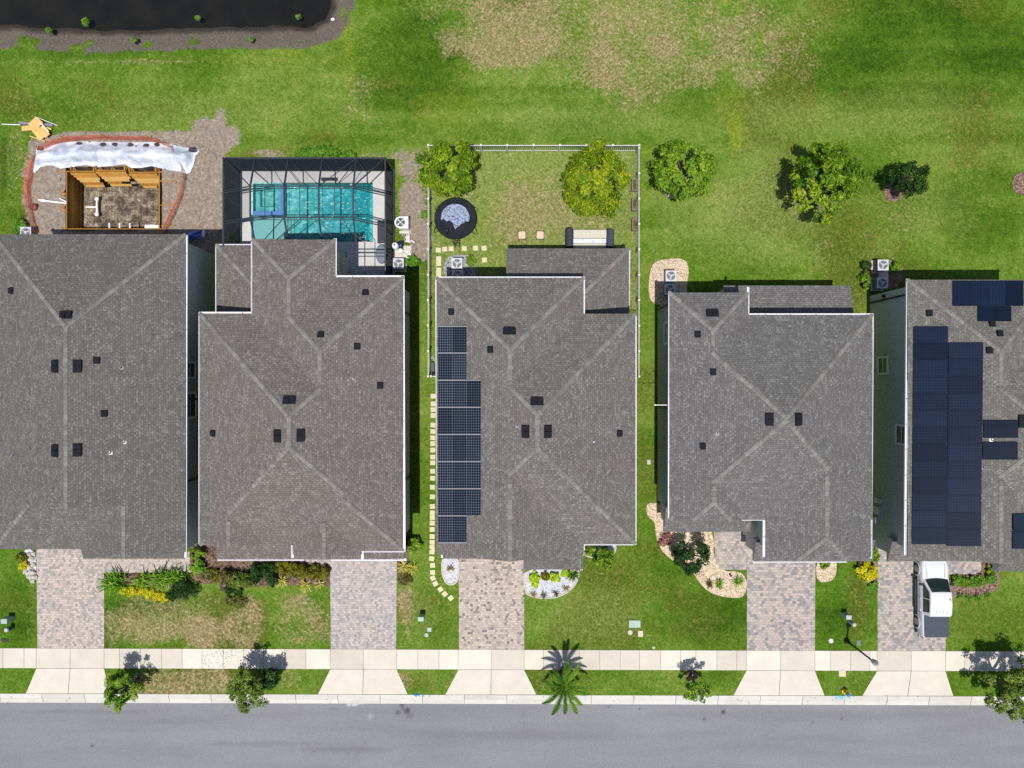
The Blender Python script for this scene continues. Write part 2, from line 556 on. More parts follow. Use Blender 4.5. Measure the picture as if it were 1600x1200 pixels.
POND = [(-300, -300), (515, -300), (519, 2), (508, 26), (482, 38), (430, 40), (300, 40), (200, 44), (120, 45), (60, 40), (0, 37), (-300, 35)]
PIT = (107, 251, 264, 358)              # pixel box of the unfinished pool pit
POOLHOLE = (391, 585, 284, 379)
CURB_Y = lambda px: 1083.5 + (px / 1600) * 4.5


def blobsum(px, py, lst, wob):
    a = np.zeros(px.shape)
    for cx, cy, rx, ry, s in lst:
        d = np.hypot((px - cx) / rx, (py - cy) / ry) + wob
        a = np.maximum(a, s * (1 - sstep(.45, 1.15, d)))
    return a


GRID = {}
def make_ground():
    st = .2
    xs = np.arange(-42, 42 + st / 2, st); ys = np.arange(-31, 31.5 + st / 2, st)
    X, Y = np.meshgrid(xs, ys); nx, ny = len(xs), len(ys)
    px, py = X * S + 800, 600 - Y * S
    wob = (fbm(X, Y, .45, 3) - .5) * .9
    wob2 = (fbm(X, Y, 1.6, 9) - .5) * .5
    w = wob + wob2
    dry = blobsum(px, py, [
        (960, 35, 340, 105, .78), (830, 50, 190, 84, .95), (1090, 60, 240, 100, .84), (990, 95, 190, 74, .95), (690, 8, 100, 24, .8),
        (900, 118, 90, 26, .7), (770, 100, 70, 30, .5), (1220, 40, 110, 40, .5),
        (565, 165, 40, 50, .62), (540, 150, 60, 55, .3), (440, 190, 70, 40, .32), (80, 170, 110, 45, .32), (200, 195, 60, 25, .4),
        (845, 330, 135, 80, .85), (835, 318, 60, 30, .75), (850, 355, 60, 26, .66), (725, 300, 25, 28, .62), (925, 345, 50, 22, .62), (700, 420, 40, 60, .25),
        (1130, 300, 26, 40, .4), (1210, 320, 90, 70, .3), (1290, 390, 22, 40, .5), (1250, 420, 60, 30, .3), (1380, 395, 40, 22, .48), (1430, 350, 70, 30, .35), (1480, 270, 90, 40, .3),
        (1240, 150, 120, 50, .22), (1400, 130, 150, 80, .16), (1450, 220, 80, 30, .3),
        (245, 965, 95, 48, .85), (315, 985, 42, 40, 1.05), (300, 940, 50, 35, .7), (176, 985, 13, 46, .85), (300, 995, 60, 14, .7),
        (378, 985, 42, 40, 1.15), (395, 965, 28, 48, 1.0), (470, 970, 80, 52, .85), (490, 995, 60, 20, .7),
        (636, 955, 16, 60, 1), (650, 1000, 26, 12, .6), (655, 985, 40, 25, .25),
        (268, 1065, 90, 26, 1.1), (343, 1066, 44, 26, 1.15), (450, 1060, 34, 22, .6), (632, 1062, 18, 22, .85), (690, 1068, 30, 16, .4),
        (1010, 960, 18, 60, .3), (900, 980, 80, 35, .2), (860, 1065, 60, 20, .35), (48, 940, 10, 70, .45), (38, 900, 14, 50, .25), (20, 130, 40, 30, .2), (25, 260, 22, 90, .55),
        (200, 97, 260, 5, .62), (420, 97, 120, 6, .4), (880, 905, 60, 20, .15), (990, 500, 14, 120, .5), (658, 650, 10, 40, .6), (1320, 930, 18, 40, .2), (1550, 960, 70, 40, .15)], w)
    dirt = blobsum(px, py, [
        (190, 310, 190, 96, 1.2), (90, 310, 70, 90, 1.1), (290, 310, 80, 90, 1.1), (120, 240, 60, 22, .9), (265, 220, 70, 18, .9), (325, 220, 34, 40, 1), (352, 215, 30, 22, .9), (345, 185, 14, 30, .7), (330, 310, 34, 110, 1), (325, 430, 22, 90, 1),
        (325, 890, 14, 30, .8), (60, 320, 30, 40, .7), (30, 200, 26, 22, .45), (18, 262, 12, 60, .4),
        (640, 262, 34, 30, .75), (645, 330, 32, 70, .85), (655, 385, 24, 40, .8), (640, 300, 24, 26, .8), (625, 245, 26, 14, .7), (420, 240, 40, 9, .7), (590, 243, 40, 9, .6),
        (835, 385, 90, 10, .4), (836, 372, 60, 20, .5), (300, 985, 20, 14, .4)], w)
    site = [(46, 222), (110, 206), (250, 206), (318, 205), (340, 178), (352, 186), (358, 212), (374, 222), (352, 240), (350, 374), (56, 374), (40, 320), (40, 262)]
    sdist = dist_poly(px, py, site); sin_ = in_poly(px, py, site)
    dirt = np.maximum(dirt, sstep(-9, 7, np.where(sin_, sdist, -sdist) + w * 12) * 1.15)
    dirt = np.maximum(dirt, .95 * sstep(-6, 6, np.minimum(px - 314, 346 - px) + w * 8) * ((py > 360) & (py < 500)))
    dirt = np.where((px < 32) & (px > 6), dirt * .55, dirt)
    lush = .5 + (fbm(X, Y, .13, 21) - .5) * .7 + (fbm(X * .35, Y, .9, 24) - .5) * .35 + (0.07 * np.sin(Y * 5.0 + 2 * fbm(X * .2, Y * .3, .3, 7)) + 0.1 * np.sin(Y * 2.1 + 3 * fbm(X * .15, Y, .4, 5))) * (Y > 7) * sstep(.35, .6, fbm(X * .3, Y, .2, 33))
    lush = lush + blobsum(px, py, [(640, 100, 90, 90, .3), (1480, 70, 190, 110, .5), (1330, 100, 120, 70, .45), (1530, 330, 90, 90, .35), (1100, 960, 110, 50, .35), (1060, 870, 60, 80, .2), (1300, 960, 40, 60, .2), (20, 950, 40, 70, .4),
                                     (230, 945, 60, 16, .4), (600, 130, 60, 60, .25), (520, 210, 90, 40, .2), (470, 1060, 40, 20, .1), (1120, 1062, 50, 22, .2)], w * .5)
    lush = lush - blobsum(px, py, [(1190, 320, 130, 90, .25), (830, 300, 140, 80, .35), (730, 400, 60, 60, .25), (930, 960, 110, 60, .12), (1250, 200, 200, 40, .15)], w * .5)
    olive = blobsum(px, py, [(1330, 400, 60, 120, .55), (1380, 340, 90, 60, .35), (1340, 940, 26, 70, .6), (985, 960, 20, 60, .4), (930, 960, 90, 55, .35), (830, 300, 150, 85, .35), (680, 420, 60, 60, .3), (990, 300, 14, 90, .6), (988, 480, 12, 140, .8),
                             (1250, 170, 300, 40, .3), (1540, 200, 100, 80, .35), (1440, 160, 200, 60, .25), (680, 970, 40, 50, .3), (870, 1064, 80, 22, .45), (650, 560, 14, 200, .3), (1540, 970, 90, 50, .35), (1500, 300, 120, 120, .2), (60, 320, 40, 50, .5), (640, 1066, 60, 22, .4), (1330, 1070, 40, 20, .3)], w * .6)
    yellow = blobsum(px, py, [(1150, 205, 15, 45, .8), (1140, 160, 30, 40, .25), (1010, 235, 14, 12, .5), (455, 70, 30, 60, .3), (700, 170, 60, 40, .3), (545, 90, 12, 70, .35), (430, 92, 200, 7, .3), (1560, 20, 60, 20, .2), (400, 905, 60, 20, .2)], w * .6)
    yard = in_poly(px, py, [(672, 236), (996, 236), (996, 480), (672, 480)]).astype(float)
    pale = np.maximum(yard * (.78 + .7 * (fbm(X, Y, .5, 91) - .4)), blobsum(px, py, [(1190, 330, 130, 85, .55), (1090, 330, 70, 70, .35), (1180, 240, 60, 30, .3), (1440, 330, 100, 60, .25), (1260, 190, 160, 40, .25), (900, 190, 160, 30, .3), (1420, 170, 120, 40, .22), (650, 960, 40, 60, .3), (920, 960, 90, 60, .3), (300, 180, 150, 40, .25), (740, 420, 60, 40, .5), (660, 500, 14, 120, .25)], w * .6))
    pale = np.clip(pale, 0, 1)
    ins = in_poly(px, py, POND)
    dp = dist_poly(px, py, POND)
    sd = np.where(ins, -dp, dp) + (fbm(X, Y, .8, 41) - .5) * 10
    bank = (1 - sstep(30, 48, sd)) * (1 - .75 * sstep(.58, .72, fbm(X, Y, .6, 45)) * sstep(8, 24, sd))
    wet = (1 - sstep(1, 10, sd)) * .9
    olive = np.maximum(olive, .55 * sstep(.5, .75, fbm(X * .6, Y, .25, 61)))
    dry = np.maximum(dry * (.8 + 1.1 * (fbm(X, Y, .45, 63) - .4)), .18 * sstep(.45, .8, fbm(X, Y, .5, 66)))
    Z = np.zeros(X.shape)
    Z -= .55 * (1 - sstep(-4, 42, sd)) + .9 * (1 - sstep(-40, 0, sd))
    dmk = np.clip(dirt, 0, 1) * in_poly(px, py, [(0, 205), (345, 205), (345, 375), (0, 375)])
    Z += dmk * ((fbm(X, Y, .9, 71) - .35) * .3 + (fbm(X, Y, 3, 72) - .5) * .12)
    Z += (1 - bank) * (fbm(X, Y, .5, 51) - .5) * .03
    wet = np.maximum(wet, blobsum(px, py, [(6, 262, 7, 60, .45), (345, 900, 20, 14, .5)], w))
    # flat and a little lower below the houses, paving and kerb
    flat = sstep(0, 1, in_poly(px, py, [(0, 395), (1700, 395), (1700, 1400), (-300, 1400), (-300, 366), (340, 366)]).astype(float))
    Z = np.where(flat > .5, np.minimum(Z, 0.0), Z)
    Z = np.where(py > CURB_Y(px) + 4, -.32, Z)
    inside = lambda q: (px > q[0]) & (px < q[1]) & (py > q[2]) & (py < q[3])
    Z = np.where((px > 372) & (px < 618) & (py > 262) & (py < 440), -.03, Z)
    idx = np.arange(nx * ny).reshape(ny, nx)
    f = np.stack([idx[:-1, :-1], idx[:-1, 1:], idx[1:, 1:], idx[1:, :-1]], -1).reshape(-1, 4)
    cx = (px[:-1, :-1] + px[1:, 1:]) / 2; cy = (py[:-1, :-1] + py[1:, 1:]) / 2
    hole = ((cx > PIT[0] - 2) & (cx < PIT[1] + 2) & (cy > PIT[2] - 2) & (cy < PIT[3] + 2)) | \
           ((cx > POOLHOLE[0]) & (cx < POOLHOLE[1]) & (cy > POOLHOLE[2]) & (cy < POOLHOLE[3]))
    f = f[~hole.ravel()]
    me = bpy.data.meshes.new('lawn')
    me.from_pydata(np.stack([X.ravel(), Y.ravel(), Z.ravel()], -1).tolist(), [], f.tolist())
    for nm, a in (('dry', dry), ('dirt', dirt), ('lush', np.clip(lush, 0, 1)), ('bank', bank), ('wet', wet), ('olive', olive), ('yellow', yellow), ('pale', pale)):
        GRID[nm] = a; at = me.attributes.new(nm, 'FLOAT', 'POINT'); at.data.foreach_set('value', a.ravel().astype(np.float32))
    me.polygons.foreach_set('use_smooth', [True] * len(me.polygons))
    m = ground_mat(); me.materials.append(m)
    o = bpy.data.objects.new('lawn', me); COL.objects.link(o); tag(o, kind='structure')
    o['label'] = 'mown green lawn with dry patches and bare soil'
    # wider land around it
    mb = MB()
    for x0, x1, y0, y1 in ((-260, -41.9, -260, 260), (41.9, 260, -260, 260), (-41.9, 41.9, 31.4, 260), (-41.9, 41.9, -260, -40)):
        mb.face([(x0, y0, -.06), (x1, y0, -.06), (x1, y1, -.06), (x0, y1, -.06)])
    o2 = mb.build('ground', m); tag(o2, kind='structure')
    for nm, v_ in (('lush', .52), ('dry', .12), ('pale', .12)):
        at = o2.data.attributes.new(nm, 'FLOAT', 'POINT'); at.data.foreach_set('value', [v_] * len(o2.data.vertices))
    GRID['x0'], GRID['y0'], GRID['st'], GRID['Z'] = xs[0], ys[0], st, Z
    return X, Y


make_ground()

# ---- water of the pond
t = NT('dark pond water')
t.bsdf(t.ramp(t.noise(t.pos(), .5, 4), [(.3, (.006, .006, .004, 1)), (.7, (.014, .012, .008, 1))]), .08, t.bump(t.noise(t.pos(), 3, 3), .06, .02), .4)
mb = MB()
a, b = G(-500, 60), G(540, -300)
mb.face([(a[0], a[1], -.57), (b[0], a[1], -.57), (b[0], b[1], -.57), (a[0], b[1], -.57)])
tag(mb.build('pond_water', t.m), 'dark still pond water in the upper left', None, None, 'structure')


# ------------------------------------------------------------------ street
def slab(mb, quad, z0, z1):
    mb.prism([G(*q) for q in quad], z0, z1)


def yline(px, y0, slope=5.0): return y0 + px / 1600 * slope


# road
def make_road():
    st = .15
    xs = np.arange(-60, 60, .3)
    xs = np.concatenate([np.arange(-110, -42, 4), np.arange(-42, 42, .15), np.arange(42, 110, 4)])
    ys = np.arange(-40, -23.0, .15)
    X, Y = np.meshgrid(xs, ys)
    px = X * S + 800
    top = (600 - yline(px, 1097, 4)) / S
    Y = Y + (top - Y.max()) * sstep(-26, -23.0, Y) if False else np.minimum(Y, top)
    py = 600 - Y * S
    w = (fbm(X, Y, 2.5, 5) - .5) * .8
    stain = blobsum(px, py, [(636, 1112, 7, 7, .85), (622, 1114, 5, 5, .7), (628, 1104, 4, 8, .7), (640, 1120, 8, 3, .4), (1131, 1113, 3.5, 5, .9), (1101, 1125, 3, 3, .7), (143, 1166, 3, 3, .8), (1000, 1108, 3, 2, .5), (950, 1106, 3, 3, .5), (1315, 1125, 2, 2, .8), (1270, 1132, 2, 2, .7),
                             (420, 1163, 130, 4, .2), (530, 1172, 90, 5, .2), (120, 1113, 150, 3, .18), (800, 1178, 900, 1.1, .16), (250, 1130, 120, 3, .1), (900, 1150, 300, 9, .08), (1250, 1118, 300, 8, .08), (520, 1108, 10, 3, .3)], w)
    chalk = blobsum(px, py, [(545, 1103, 5, 2.2, .9), (554, 1101.5, 6, 1.5, .9), (565, 1099.5, 6, 2, .9), (578, 1120, 4, 6, .25)], w * .6)
    idx = np.arange(X.size).reshape(X.shape)
    f = np.stack([idx[:-1, :-1], idx[:-1, 1:], idx[1:, 1:], idx[1:, :-1]], -1).reshape(-1, 4)
    me = bpy.data.meshes.new('road')
    me.from_pydata(np.stack([X.ravel(), Y.ravel(), np.full(X.size, -.1)], -1).tolist(), [], f.tolist())
    for nm, a in (('stain', stain), ('chalk', chalk)):
        at = me.attributes.new(nm, 'FLOAT', 'POINT'); at.data.foreach_set('value', a.ravel().astype(np.float32))
    me.materials.append(asphalt_mat())
    o = bpy.data.objects.new('road', me); COL.objects.link(o); tag(o, 'grey asphalt street along the bottom', None, None, 'structure')


make_road()

APR = [(57, 163, 41, 172), (516, 620, 497, 637), (716, 819, 696, 838), (1166, 1273, 1146, 1288), (1370, 1477, 1347, 1489)]
# sidewalk slabs
mb = MB(); rr = random.Random(4)
edges = []
x = -330.0
stops = sorted([e for a in APR for e in a[:2]])
while x < 1930:
    nx = x + rr.choice([31, 32, 33, 30, 24]) if x < 1930 else x
    for s_ in stops:
        if x < s_ - 2 < nx + 6: nx = s_; break
    for a in APR:
        if a[0] - 1 <= x < a[1] - 2: nx = min((a[0] + a[1]) / 2 if x < (a[0] + a[1]) / 2 - 4 else a[1], a[1])
    g = .34
    slab(mb, [(x + g, yline(x, 1012.8)), (nx - g, yline(nx, 1012.8)), (nx - g, yline(nx, 1043.5)), (x + g, yline(x, 1043.5))], -.1, .03)
    x = nx
tag(mb.build('sidewalk', M_WALK), 'pale concrete sidewalk slabs along the street', None, None, 'structure')
# aprons
for i, (a, b, c, d) in enumerate(APR):
    mb = MB(); m1, m2 = (a + b) / 2, (c + d) / 2
    y0a, y1a = yline(a, 1044.2), CURB_Y(a) - .4
    slab(mb, [(a + .3, y0a), (m1 - .4, y0a), (m2 - .4, y1a), (c, y1a)], -.1, .028)
    slab(mb, [(m1 + .4, y0a), (b - .3, y0a), (d, y1a), (m2 + .4, y1a)], -.1, .028)
    tag(mb.build('driveway_apron', M_WALK), None, None, None, 'structure')
# joint bed beneath the slabs
mb = MB()
mb.prism([G(-330, 1011.5), G(1930, 1018.5), G(1930, 1049.5), G(-330, 1042.5)], -.15, .012)
tag(mb.build('pavement_base', simple('joint grime', lin(158, 146, 130, .62), .95)), None, None, None, 'structure')
# kerb: back band, roll, gutter pan
mb = MB(); x = -330.0; rr = random.Random(9)
while x < 1930:
    nx = x + 66
    for (ya, yb, za, zb) in ((0, 7.0, .035, .03), (7.0, 9.2, .03, -.085), (9.2, 15.2, -.085, -.093)):
        q = [(x + .3, CURB_Y(x) + ya, za), (nx - .3, CURB_Y(nx) + ya, za), (nx - .3, CURB_Y(nx) + yb, zb), (x + .3, CURB_Y(x) + yb, zb)]
        P = [G3(u, v, 0) for u, v, z in q]
        mb.face([(p.x, p.y, z[2]) for p, z in zip(P, q)][::-1])
    x = nx
tag(mb.build('kerb', M_CURB), 'concrete roll kerb between verge and street', None, None, 'structure')
mb = MB()
for x0 in range(-330, 1930, 66):
    pass
mb.prism([G(-330, 1083), G(1930, 1089), G(1930, 1105), G(-330, 1099)], -.3, -.12)
tag(mb.build('kerb_base', simple('kerb base', lin(110, 105, 98, .6), .95)), None, None, None, 'structure')

# driveways
DW = [(M_PAV1, [[(57, 852), (133, 852), (133, 862), (300, 862), (300, 894), (163, 895), (163, 1012.9), (59, 1012.6)]]),
      (M_PAV2, [[(470, 866), (620, 866), (619, 1014.5), (517, 1014.2), (516, 885), (470, 881)]]),
      (M_PAV3, [[(717, 866), (819, 866), (819, 1015), (717, 1014.8)]]),
      (M_PAV4, [[(1167, 872), (1274, 872), (1273, 1016.5), (1167, 1016)], [(1117, 815), (1185, 815), (1185, 871.5), (1166.6, 871.5), (1166.6, 890), (1117, 890)]]),
      (M_PAV4, [[(1371, 850), (1480, 870), (1477, 1017.5), (1371, 1017)], [(1480.4, 870), (1533, 872), (1533, 897), (1479.6, 897)]])]
for i, (m, polys) in enumerate(DW):
    for j, pl in enumerate(polys):
        mb = MB(); mb.prism([G(*p) for p in pl], -.1, .026 - .002 * j)
        tag(mb.build('driveway' if j == 0 else 'entry_walk', m), None, None, None, 'structure')


# ------------------------------------------------------------------ planting beds (flat stuff with curbing)
def smooth_poly(pts, it=2):
    for _ in range(it):
        q = []
        n = len(pts)
        for i in range(n):
            a, b = pts[i], pts[(i + 1) % n]
            q += [(a[0] * .75 + b[0] * .25, a[1] * .75 + b[1] * .25), (a[0] * .25 + b[0] * .75, a[1] * .25 + b[1] * .75)]
        pts = q
    return pts


BED_N = [0]
EXCL = [pl for _, ps in DW for pl in ps]
def bed(name, pts, mat, kerb=None, z=.03, it=2):
    BED_N[0] += 1; EXCL.append(smooth_poly(pts, it))
    z = z + .0013 * BED_N[0]
    P = [G(*p) for p in smooth_poly(pts, it)]
    mb = MB(); mb.prism(P, -.05, z)
    o = tag(mb.build(name, mat), None, None, None, 'structure')
    if kerb:
        mb = MB(); n = len(P)
        line = [(x, y, z) for x, y in P] + [(P[0][0], P[0][1], z), (P[1][0], P[1][1], z)]
        mb.tube(line, .06, 6)
        tag(mb.build('bed_edging', kerb), None, None, None, 'structure')


bed('gravel_bed', [(691, 868), (717, 868), (717, 905), (708, 914), (697, 912), (690, 895)], M_GRAV_W, M_CONCL)
bed('gravel_bed', [(819.5, 885), (905, 888), (904, 904), (892, 922), (872, 933), (850, 935), (832, 932), (819.5, 926)], M_GRAV_W, M_CONCL, it=1)
bed('gravel_bed', [(911, 848), (962, 848), (962, 862), (952, 872), (930, 872), (911, 867)], M_GRAV_W, M_CONCL)
bed('gravel_bed', [(1022, 786), (1010, 786), (1010, 806), (1024, 815), (1024, 838), (1034, 862), (1056, 880), (1078, 887), (1092, 910), (1108, 926), (1135, 934), (1166.5, 934), (1166.5, 892), (1115, 892), (1115, 815), (1060, 815), (1060, 786)], M_GRAV_B)
bed('gravel_bed', [(1116, 855), (1184, 855), (1184, 815), (1116, 815)], M_GRAV_B, z=.002, it=0)
bed('gravel_bed', [(1275, 872), (1307, 872), (1307, 898), (1298, 909), (1275, 910)], M_GRAV_B)
bed('gravel_bed', [(1013, 470), (1014, 430), (1020, 410), (1042, 404), (1070, 404), (1077, 420), (1073, 445), (1073, 475), (1035, 480)], M_GRAV_B)
bed('gravel_bed', [(693, 434), (693, 414), (700, 400), (720, 398), (742, 400), (744, 420), (744, 438)], M_GRAV_G)
bed('gravel_bed', [(34, 858), (57, 858), (57, 912), (48, 908), (38, 895)], M_GRAV_W)
bed('mulch_bed', [(163.5, 895.5), (296, 895.5), (300, 925), (262, 918), (235, 914), (190, 912), (164, 918)], M_SOILBED, it=1)
bed('mulch_bed', [(296, 845), (345, 845), (345, 912), (305, 912), (298, 895)], M_SOILBED)
bed('mulch_bed', [(338, 862), (516, 882), (516, 916), (480, 914), (430, 914), (345, 924)], M_SOILBED, it=0)
bed('mulch_bed', [(1340, 868), (1370, 868), (1370, 916), (1352, 912), (1340, 890)], M_MULCH)
bed('mulch_bed', [(1480, 898), (1534, 898), (1534, 875), (1562, 880), (1562, 918), (1540, 932), (1510, 930), (1480, 934)], M_MULCH)
bed('mulch_bed', [(1344, 406), (1410, 406), (1412, 450), (1345, 456)], M_MULCH)
bed('mulch_bed', [(620, 848), (636, 842), (640, 900), (636, 915), (620.5, 915)], M_SOILBED)
for cx, cy, r in ((1599, 287, 19), (1056, 288, 24), (1245, 292, 16), (1396, 300, 16), (884, 1050, 11), (1080, 1056, 9)):
    bed('mulch_ring', [(cx + r * math.cos(a), cy + r * math.sin(a)) for a in np.linspace(0, 6.283, 11)[:-1]], M_MULCH if cx != 1056 else M_GRAV_B)


# ------------------------------------------------------------------ roofs and houses
def clip(poly, fn):
    out = []
    n = len(poly)
    for i in range(n):
        a, b = poly[i], poly[(i + 1) % n]
        fa, fb = fn(a), fn(b)
        if fa <= 0: out.append(a)
        if (fa < 0 < fb) or (fb < 0 < fa):
            t_ = fa / (fa - fb)
            out.append((a[0] + (b[0] - a[0]) * t_, a[1] + (b[1] - a[1]) * t_))
    return out


class Block:
    """a roof block: rectangle, and for each named side a plane rising from that side; sides left out are gable ends"""
    def __init__(s, x0, x1, y0, y1, planes, base=EV, slope=.4, drop=0.0, fascia=.2, cap=True):
        s.cap = cap
        s.r = (x0, x1, y0, y1); s.base = base - drop; s.fascia = fascia
        s.p = []
        for q in planes:
            k, sl_, lift = (q, slope, 0.0) if isinstance(q, str) else (q[0], q[1], q[2])
            s.p.append((k, sl_, lift))

    def ph(s, i, p):
        k, sl_, lift = s.p[i]; x0, x1, y0, y1 = s.r
        d = {'W': p[0] - x0, 'E': x1 - p[0], 'S': p[1] - y0, 'N': y1 - p[1]}[k]
        return s.base + lift + sl_ * d

    def z(s, p): return min(s.ph(i, p) for i in range(len(s.p)))

    def inside(s, p, e=1e-6):
        x0, x1, y0, y1 = s.r
        return x0 - e <= p[0] <= x1 + e and y0 - e <= p[1] <= y1 + e

    def polys(s):
        x0, x1, y0, y1 = s.r
        for i in range(len(s.p)):
            pl = [(x0, y0), (x1, y0), (x1, y1), (x0, y1)]
            for j in range(len(s.p)):
                if j != i and len(pl) > 2: pl = clip(pl, lambda p: s.ph(i, p) - s.ph(j, p))
            if len(pl) > 2: yield i, pl

    def add(s, mb):
        for i, pl in s.polys():
            k, sl_, lift = s.p[i]; L = math.sqrt(1 + sl_ * sl_)
            uvs = []
            for p in pl:
                d = (s.ph(i, p) - s.base - lift) / max(sl_, 1e-6) * L
                uvs.append(((p[0] if k in 'NS' else p[1]) + 37.3 * i, d))
            mb.face([(p[0], p[1], s.z(p)) for p in pl], 0, uvs)
            # skirts (fascia and gable ends)
            x0, x1, y0, y1 = s.r
            n = len(pl)
            for a in range(n):
                p, q = pl[a], pl[(a + 1) % n]
                on = any(abs(p[c] - v) < 1e-6 and abs(q[c] - v) < 1e-6 for c, v in ((0, x0), (0, x1), (1, y0), (1, y1)))
                if on:
                    zb = s.base - s.fascia
                    mb.face([(p[0], p[1], zb), (q[0], q[1], zb), (q[0], q[1], s.z(q)), (p[0], p[1], s.z(p))], 1)
        x0, x1, y0, y1 = s.r; zb = s.base - s.fascia
        mb.face([(x0, y0, zb), (x0, y1, zb), (x1, y1, zb), (x1, y0, zb)], 1)


class House:
    def __init__(s, label, mat, loc_px, wall):
        x, y = G(*loc_px)
        s.root = empty('house', (x, y, 0), label, 'house', 'houses in the row')
        s.off = (x, y, 0); s.mat = mat; s.wall = wall
        s.hi, s.lo = [], []

    def blk(s, L, Rr, T, B, planes, **kw):
        s.hi.append(Block(EX(L), EX(Rr), EY(B), EY(T), planes, drop=.006 * len(s.hi), **kw))

    def low(s, x0, x1, y0, y1, planes, base=3.0, slope=.4):
        s.lo.append(Block(x0, x1, y0, y1, planes, base=base, slope=slope, drop=.006 * len(s.lo), fascia=.15))

    def rz(s, p, allb=True):
        zs = [b.z(p) for b in s.hi if b.inside(p)]
        if not zs and allb: zs = [b.z(p) for b in s.lo if b.inside(p)]
        return max(zs) if zs else 0.0

    def on(s, px, py):
        h = 6.6
        for _ in range(8):
            p = G(px, py, h); z = s.rz(p)
            h = h * .3 + (z if z > 0 else 6.0) * .7
        p = G(px, py, h)
        return Vector((p[0], p[1], h))

    def frame(s, p):
        q = (p.x, p.y)
        bs = [b for b in s.hi if b.inside(q)]
        b = max(bs, key=lambda b: b.z(q)); i = min(range(len(b.p)), key=lambda i: b.ph(i, q))
        k, sl_, _ = b.p[i]
        gx = {'W': sl_, 'E': -sl_}.get(k, 0); gy = {'S': sl_, 'N': -sl_}.get(k, 0)
        n = Vector((-gx, -gy, 1)).normalized()
        d = Vector((-gx, -gy, 0))
        d = d.normalized() if d.length > 1e-4 else Vector((0, -1, 0))
        d = (d - n * d.dot(n)).normalized()
        u = d.cross(n)
        return u, d, n

    def finish(s):
        mb = MB()
        for b in s.hi: b.add(mb)
        s.roof = mb.build('roof', [s.mat, M_FASCIA], s.root, s.off)
        s.caps(s.hi, s.roof)
        for b in s.lo:
            m2 = MB(); b.add(m2)
            lr = m2.build('porch_roof', [s.mat, M_FASCIA], s.root, s.off)
            s.caps([b], lr)
        # walls
        mb = MB()
        for i, b in enumerate(s.hi):
            x0, x1, y0, y1 = b.r; q = .36 + .004 * i
            mb.box(x0 + q, x1 - q, y0 + q, y1 - q, -.1, b.base - b.fascia - .002)
        for i, b in enumerate(s.lo):
            if not getattr(b, 'solid', True): continue
            x0, x1, y0, y1 = b.r; q = .36 + .05 + .004 * i
            if x1 - x0 > 1 and y1 - y0 > 1:
                mb.box(x0 + q, x1 - q, y0 + q, y1 - q, -.1, b.base - b.fascia - .002)
        s.wallo = mb.build('wall', s.wall, s.root, s.off)

    def caps(s, blocks, parent):
        for b in blocks:
            if not b.cap: continue
            P = list(b.polys())
            for a in range(len(P)):
                for c in range(a + 1, len(P)):
                    i, pi = P[a]; j, pj = P[c]
                    sh = [p for p in pi if any(math.hypot(p[0] - q[0], p[1] - q[1]) < 1e-5 for q in pj)]
                    if len(sh) < 2: continue
                    p, q = Vector(sh[0]), Vector(sh[1]); L = (q - p).length
                    if L < .3: continue
                    d = (q - p) / L; nn = Vector((-d.y, d.x))
                    n = max(2, int(L / .31)); mb = MB()
                    for k in range(n):
                        m = p + d * (L * (k + .5) / n)
                        hid = max((bb.z(m) for bb in blocks if bb.inside(m)), default=0) > b.z(m) + .004
                        hid = hid or any(bb is not b and bb.inside(m + nn * e_) and bb.z(m + nn * e_) > b.z(m + nn * e_) + .03 for bb in blocks for e_ in (-.4, .4))
                        if hid:
                            if mb.f: mb.build('ridge_cap', M_CAP, parent, s.off); mb = MB()
                            continue
                        a0, a1 = p + d * (L * k / n - .01), p + d * (L * (k + 1) / n + .03)
                        pts = []
                        w = .125
                        for e, lift in ((a0, .015), (a1, .045)):
                            for sgn in (-1, 0, 1):
                                g = e + nn * (w * sgn)
                                pts.append(Vector((g.x, g.y, min(b.ph(i, g), b.ph(j, g)) + lift + (.012 if sgn == 0 else 0))))
                        mb.shared(pts, [(0, 3, 4, 1), (1, 4, 5, 2)])
                    if mb.f: mb.build('ridge_cap', M_CAP, parent, s.off)

    def vent(s, px, py, kind):
        p = s.on(px, py)
        u, d, n = s.frame(p)
        mb = MB()
        M = Matrix(((u.x, d.x, n.x, p.x), (u.y, d.y, n.y, p.y), (u.z, d.z, n.z, p.z), (0, 0, 0, 1)))
        if kind == 'p':
            mb.tube([p - Vector((0, 0, .1)), p + Vector((0, 0, .28))], .035, 8)
            mb.box(-.1, .1, -.1, .1, .0, .012, 0, mtx=M)
            mb.build('vent_pipe', M_STEEL if (px % 2) else simple('lead flashing', lin(150, 152, 156, .66), .6), s.roof, s.off)
            return
        wu, ld = (.36, .21) if kind == 'd' else (.17, .15)
        # sloping hood: low at the uphill side, open lip downhill
        z0, z1 = .05, .15
        V = [M @ Vector(q) for q in ((-wu, -ld, 0), (wu, -ld, 0), (wu, ld, 0), (-wu, ld, 0), (-wu, -ld, z0), (wu, -ld, z0), (wu, ld, z1), (-wu, ld, z1))]
        mb.shared(V, [(4, 5, 6, 7)[::-1], (0, 1, 5, 4)[::-1], (1, 2, 6, 5)[::-1], (2, 3, 7, 6)[::-1], (3, 0, 4, 7)[::-1]])
        mb.box(-wu - .05, wu + .05, -ld - .05, ld + .02, .002, .014, mtx=M)
        if kind == 'd': mb.box(-.012, .012, -ld, ld + .01, .0, .165, mtx=M)
        mb.build('roof_vent', M_VENT, s.roof, s.off)

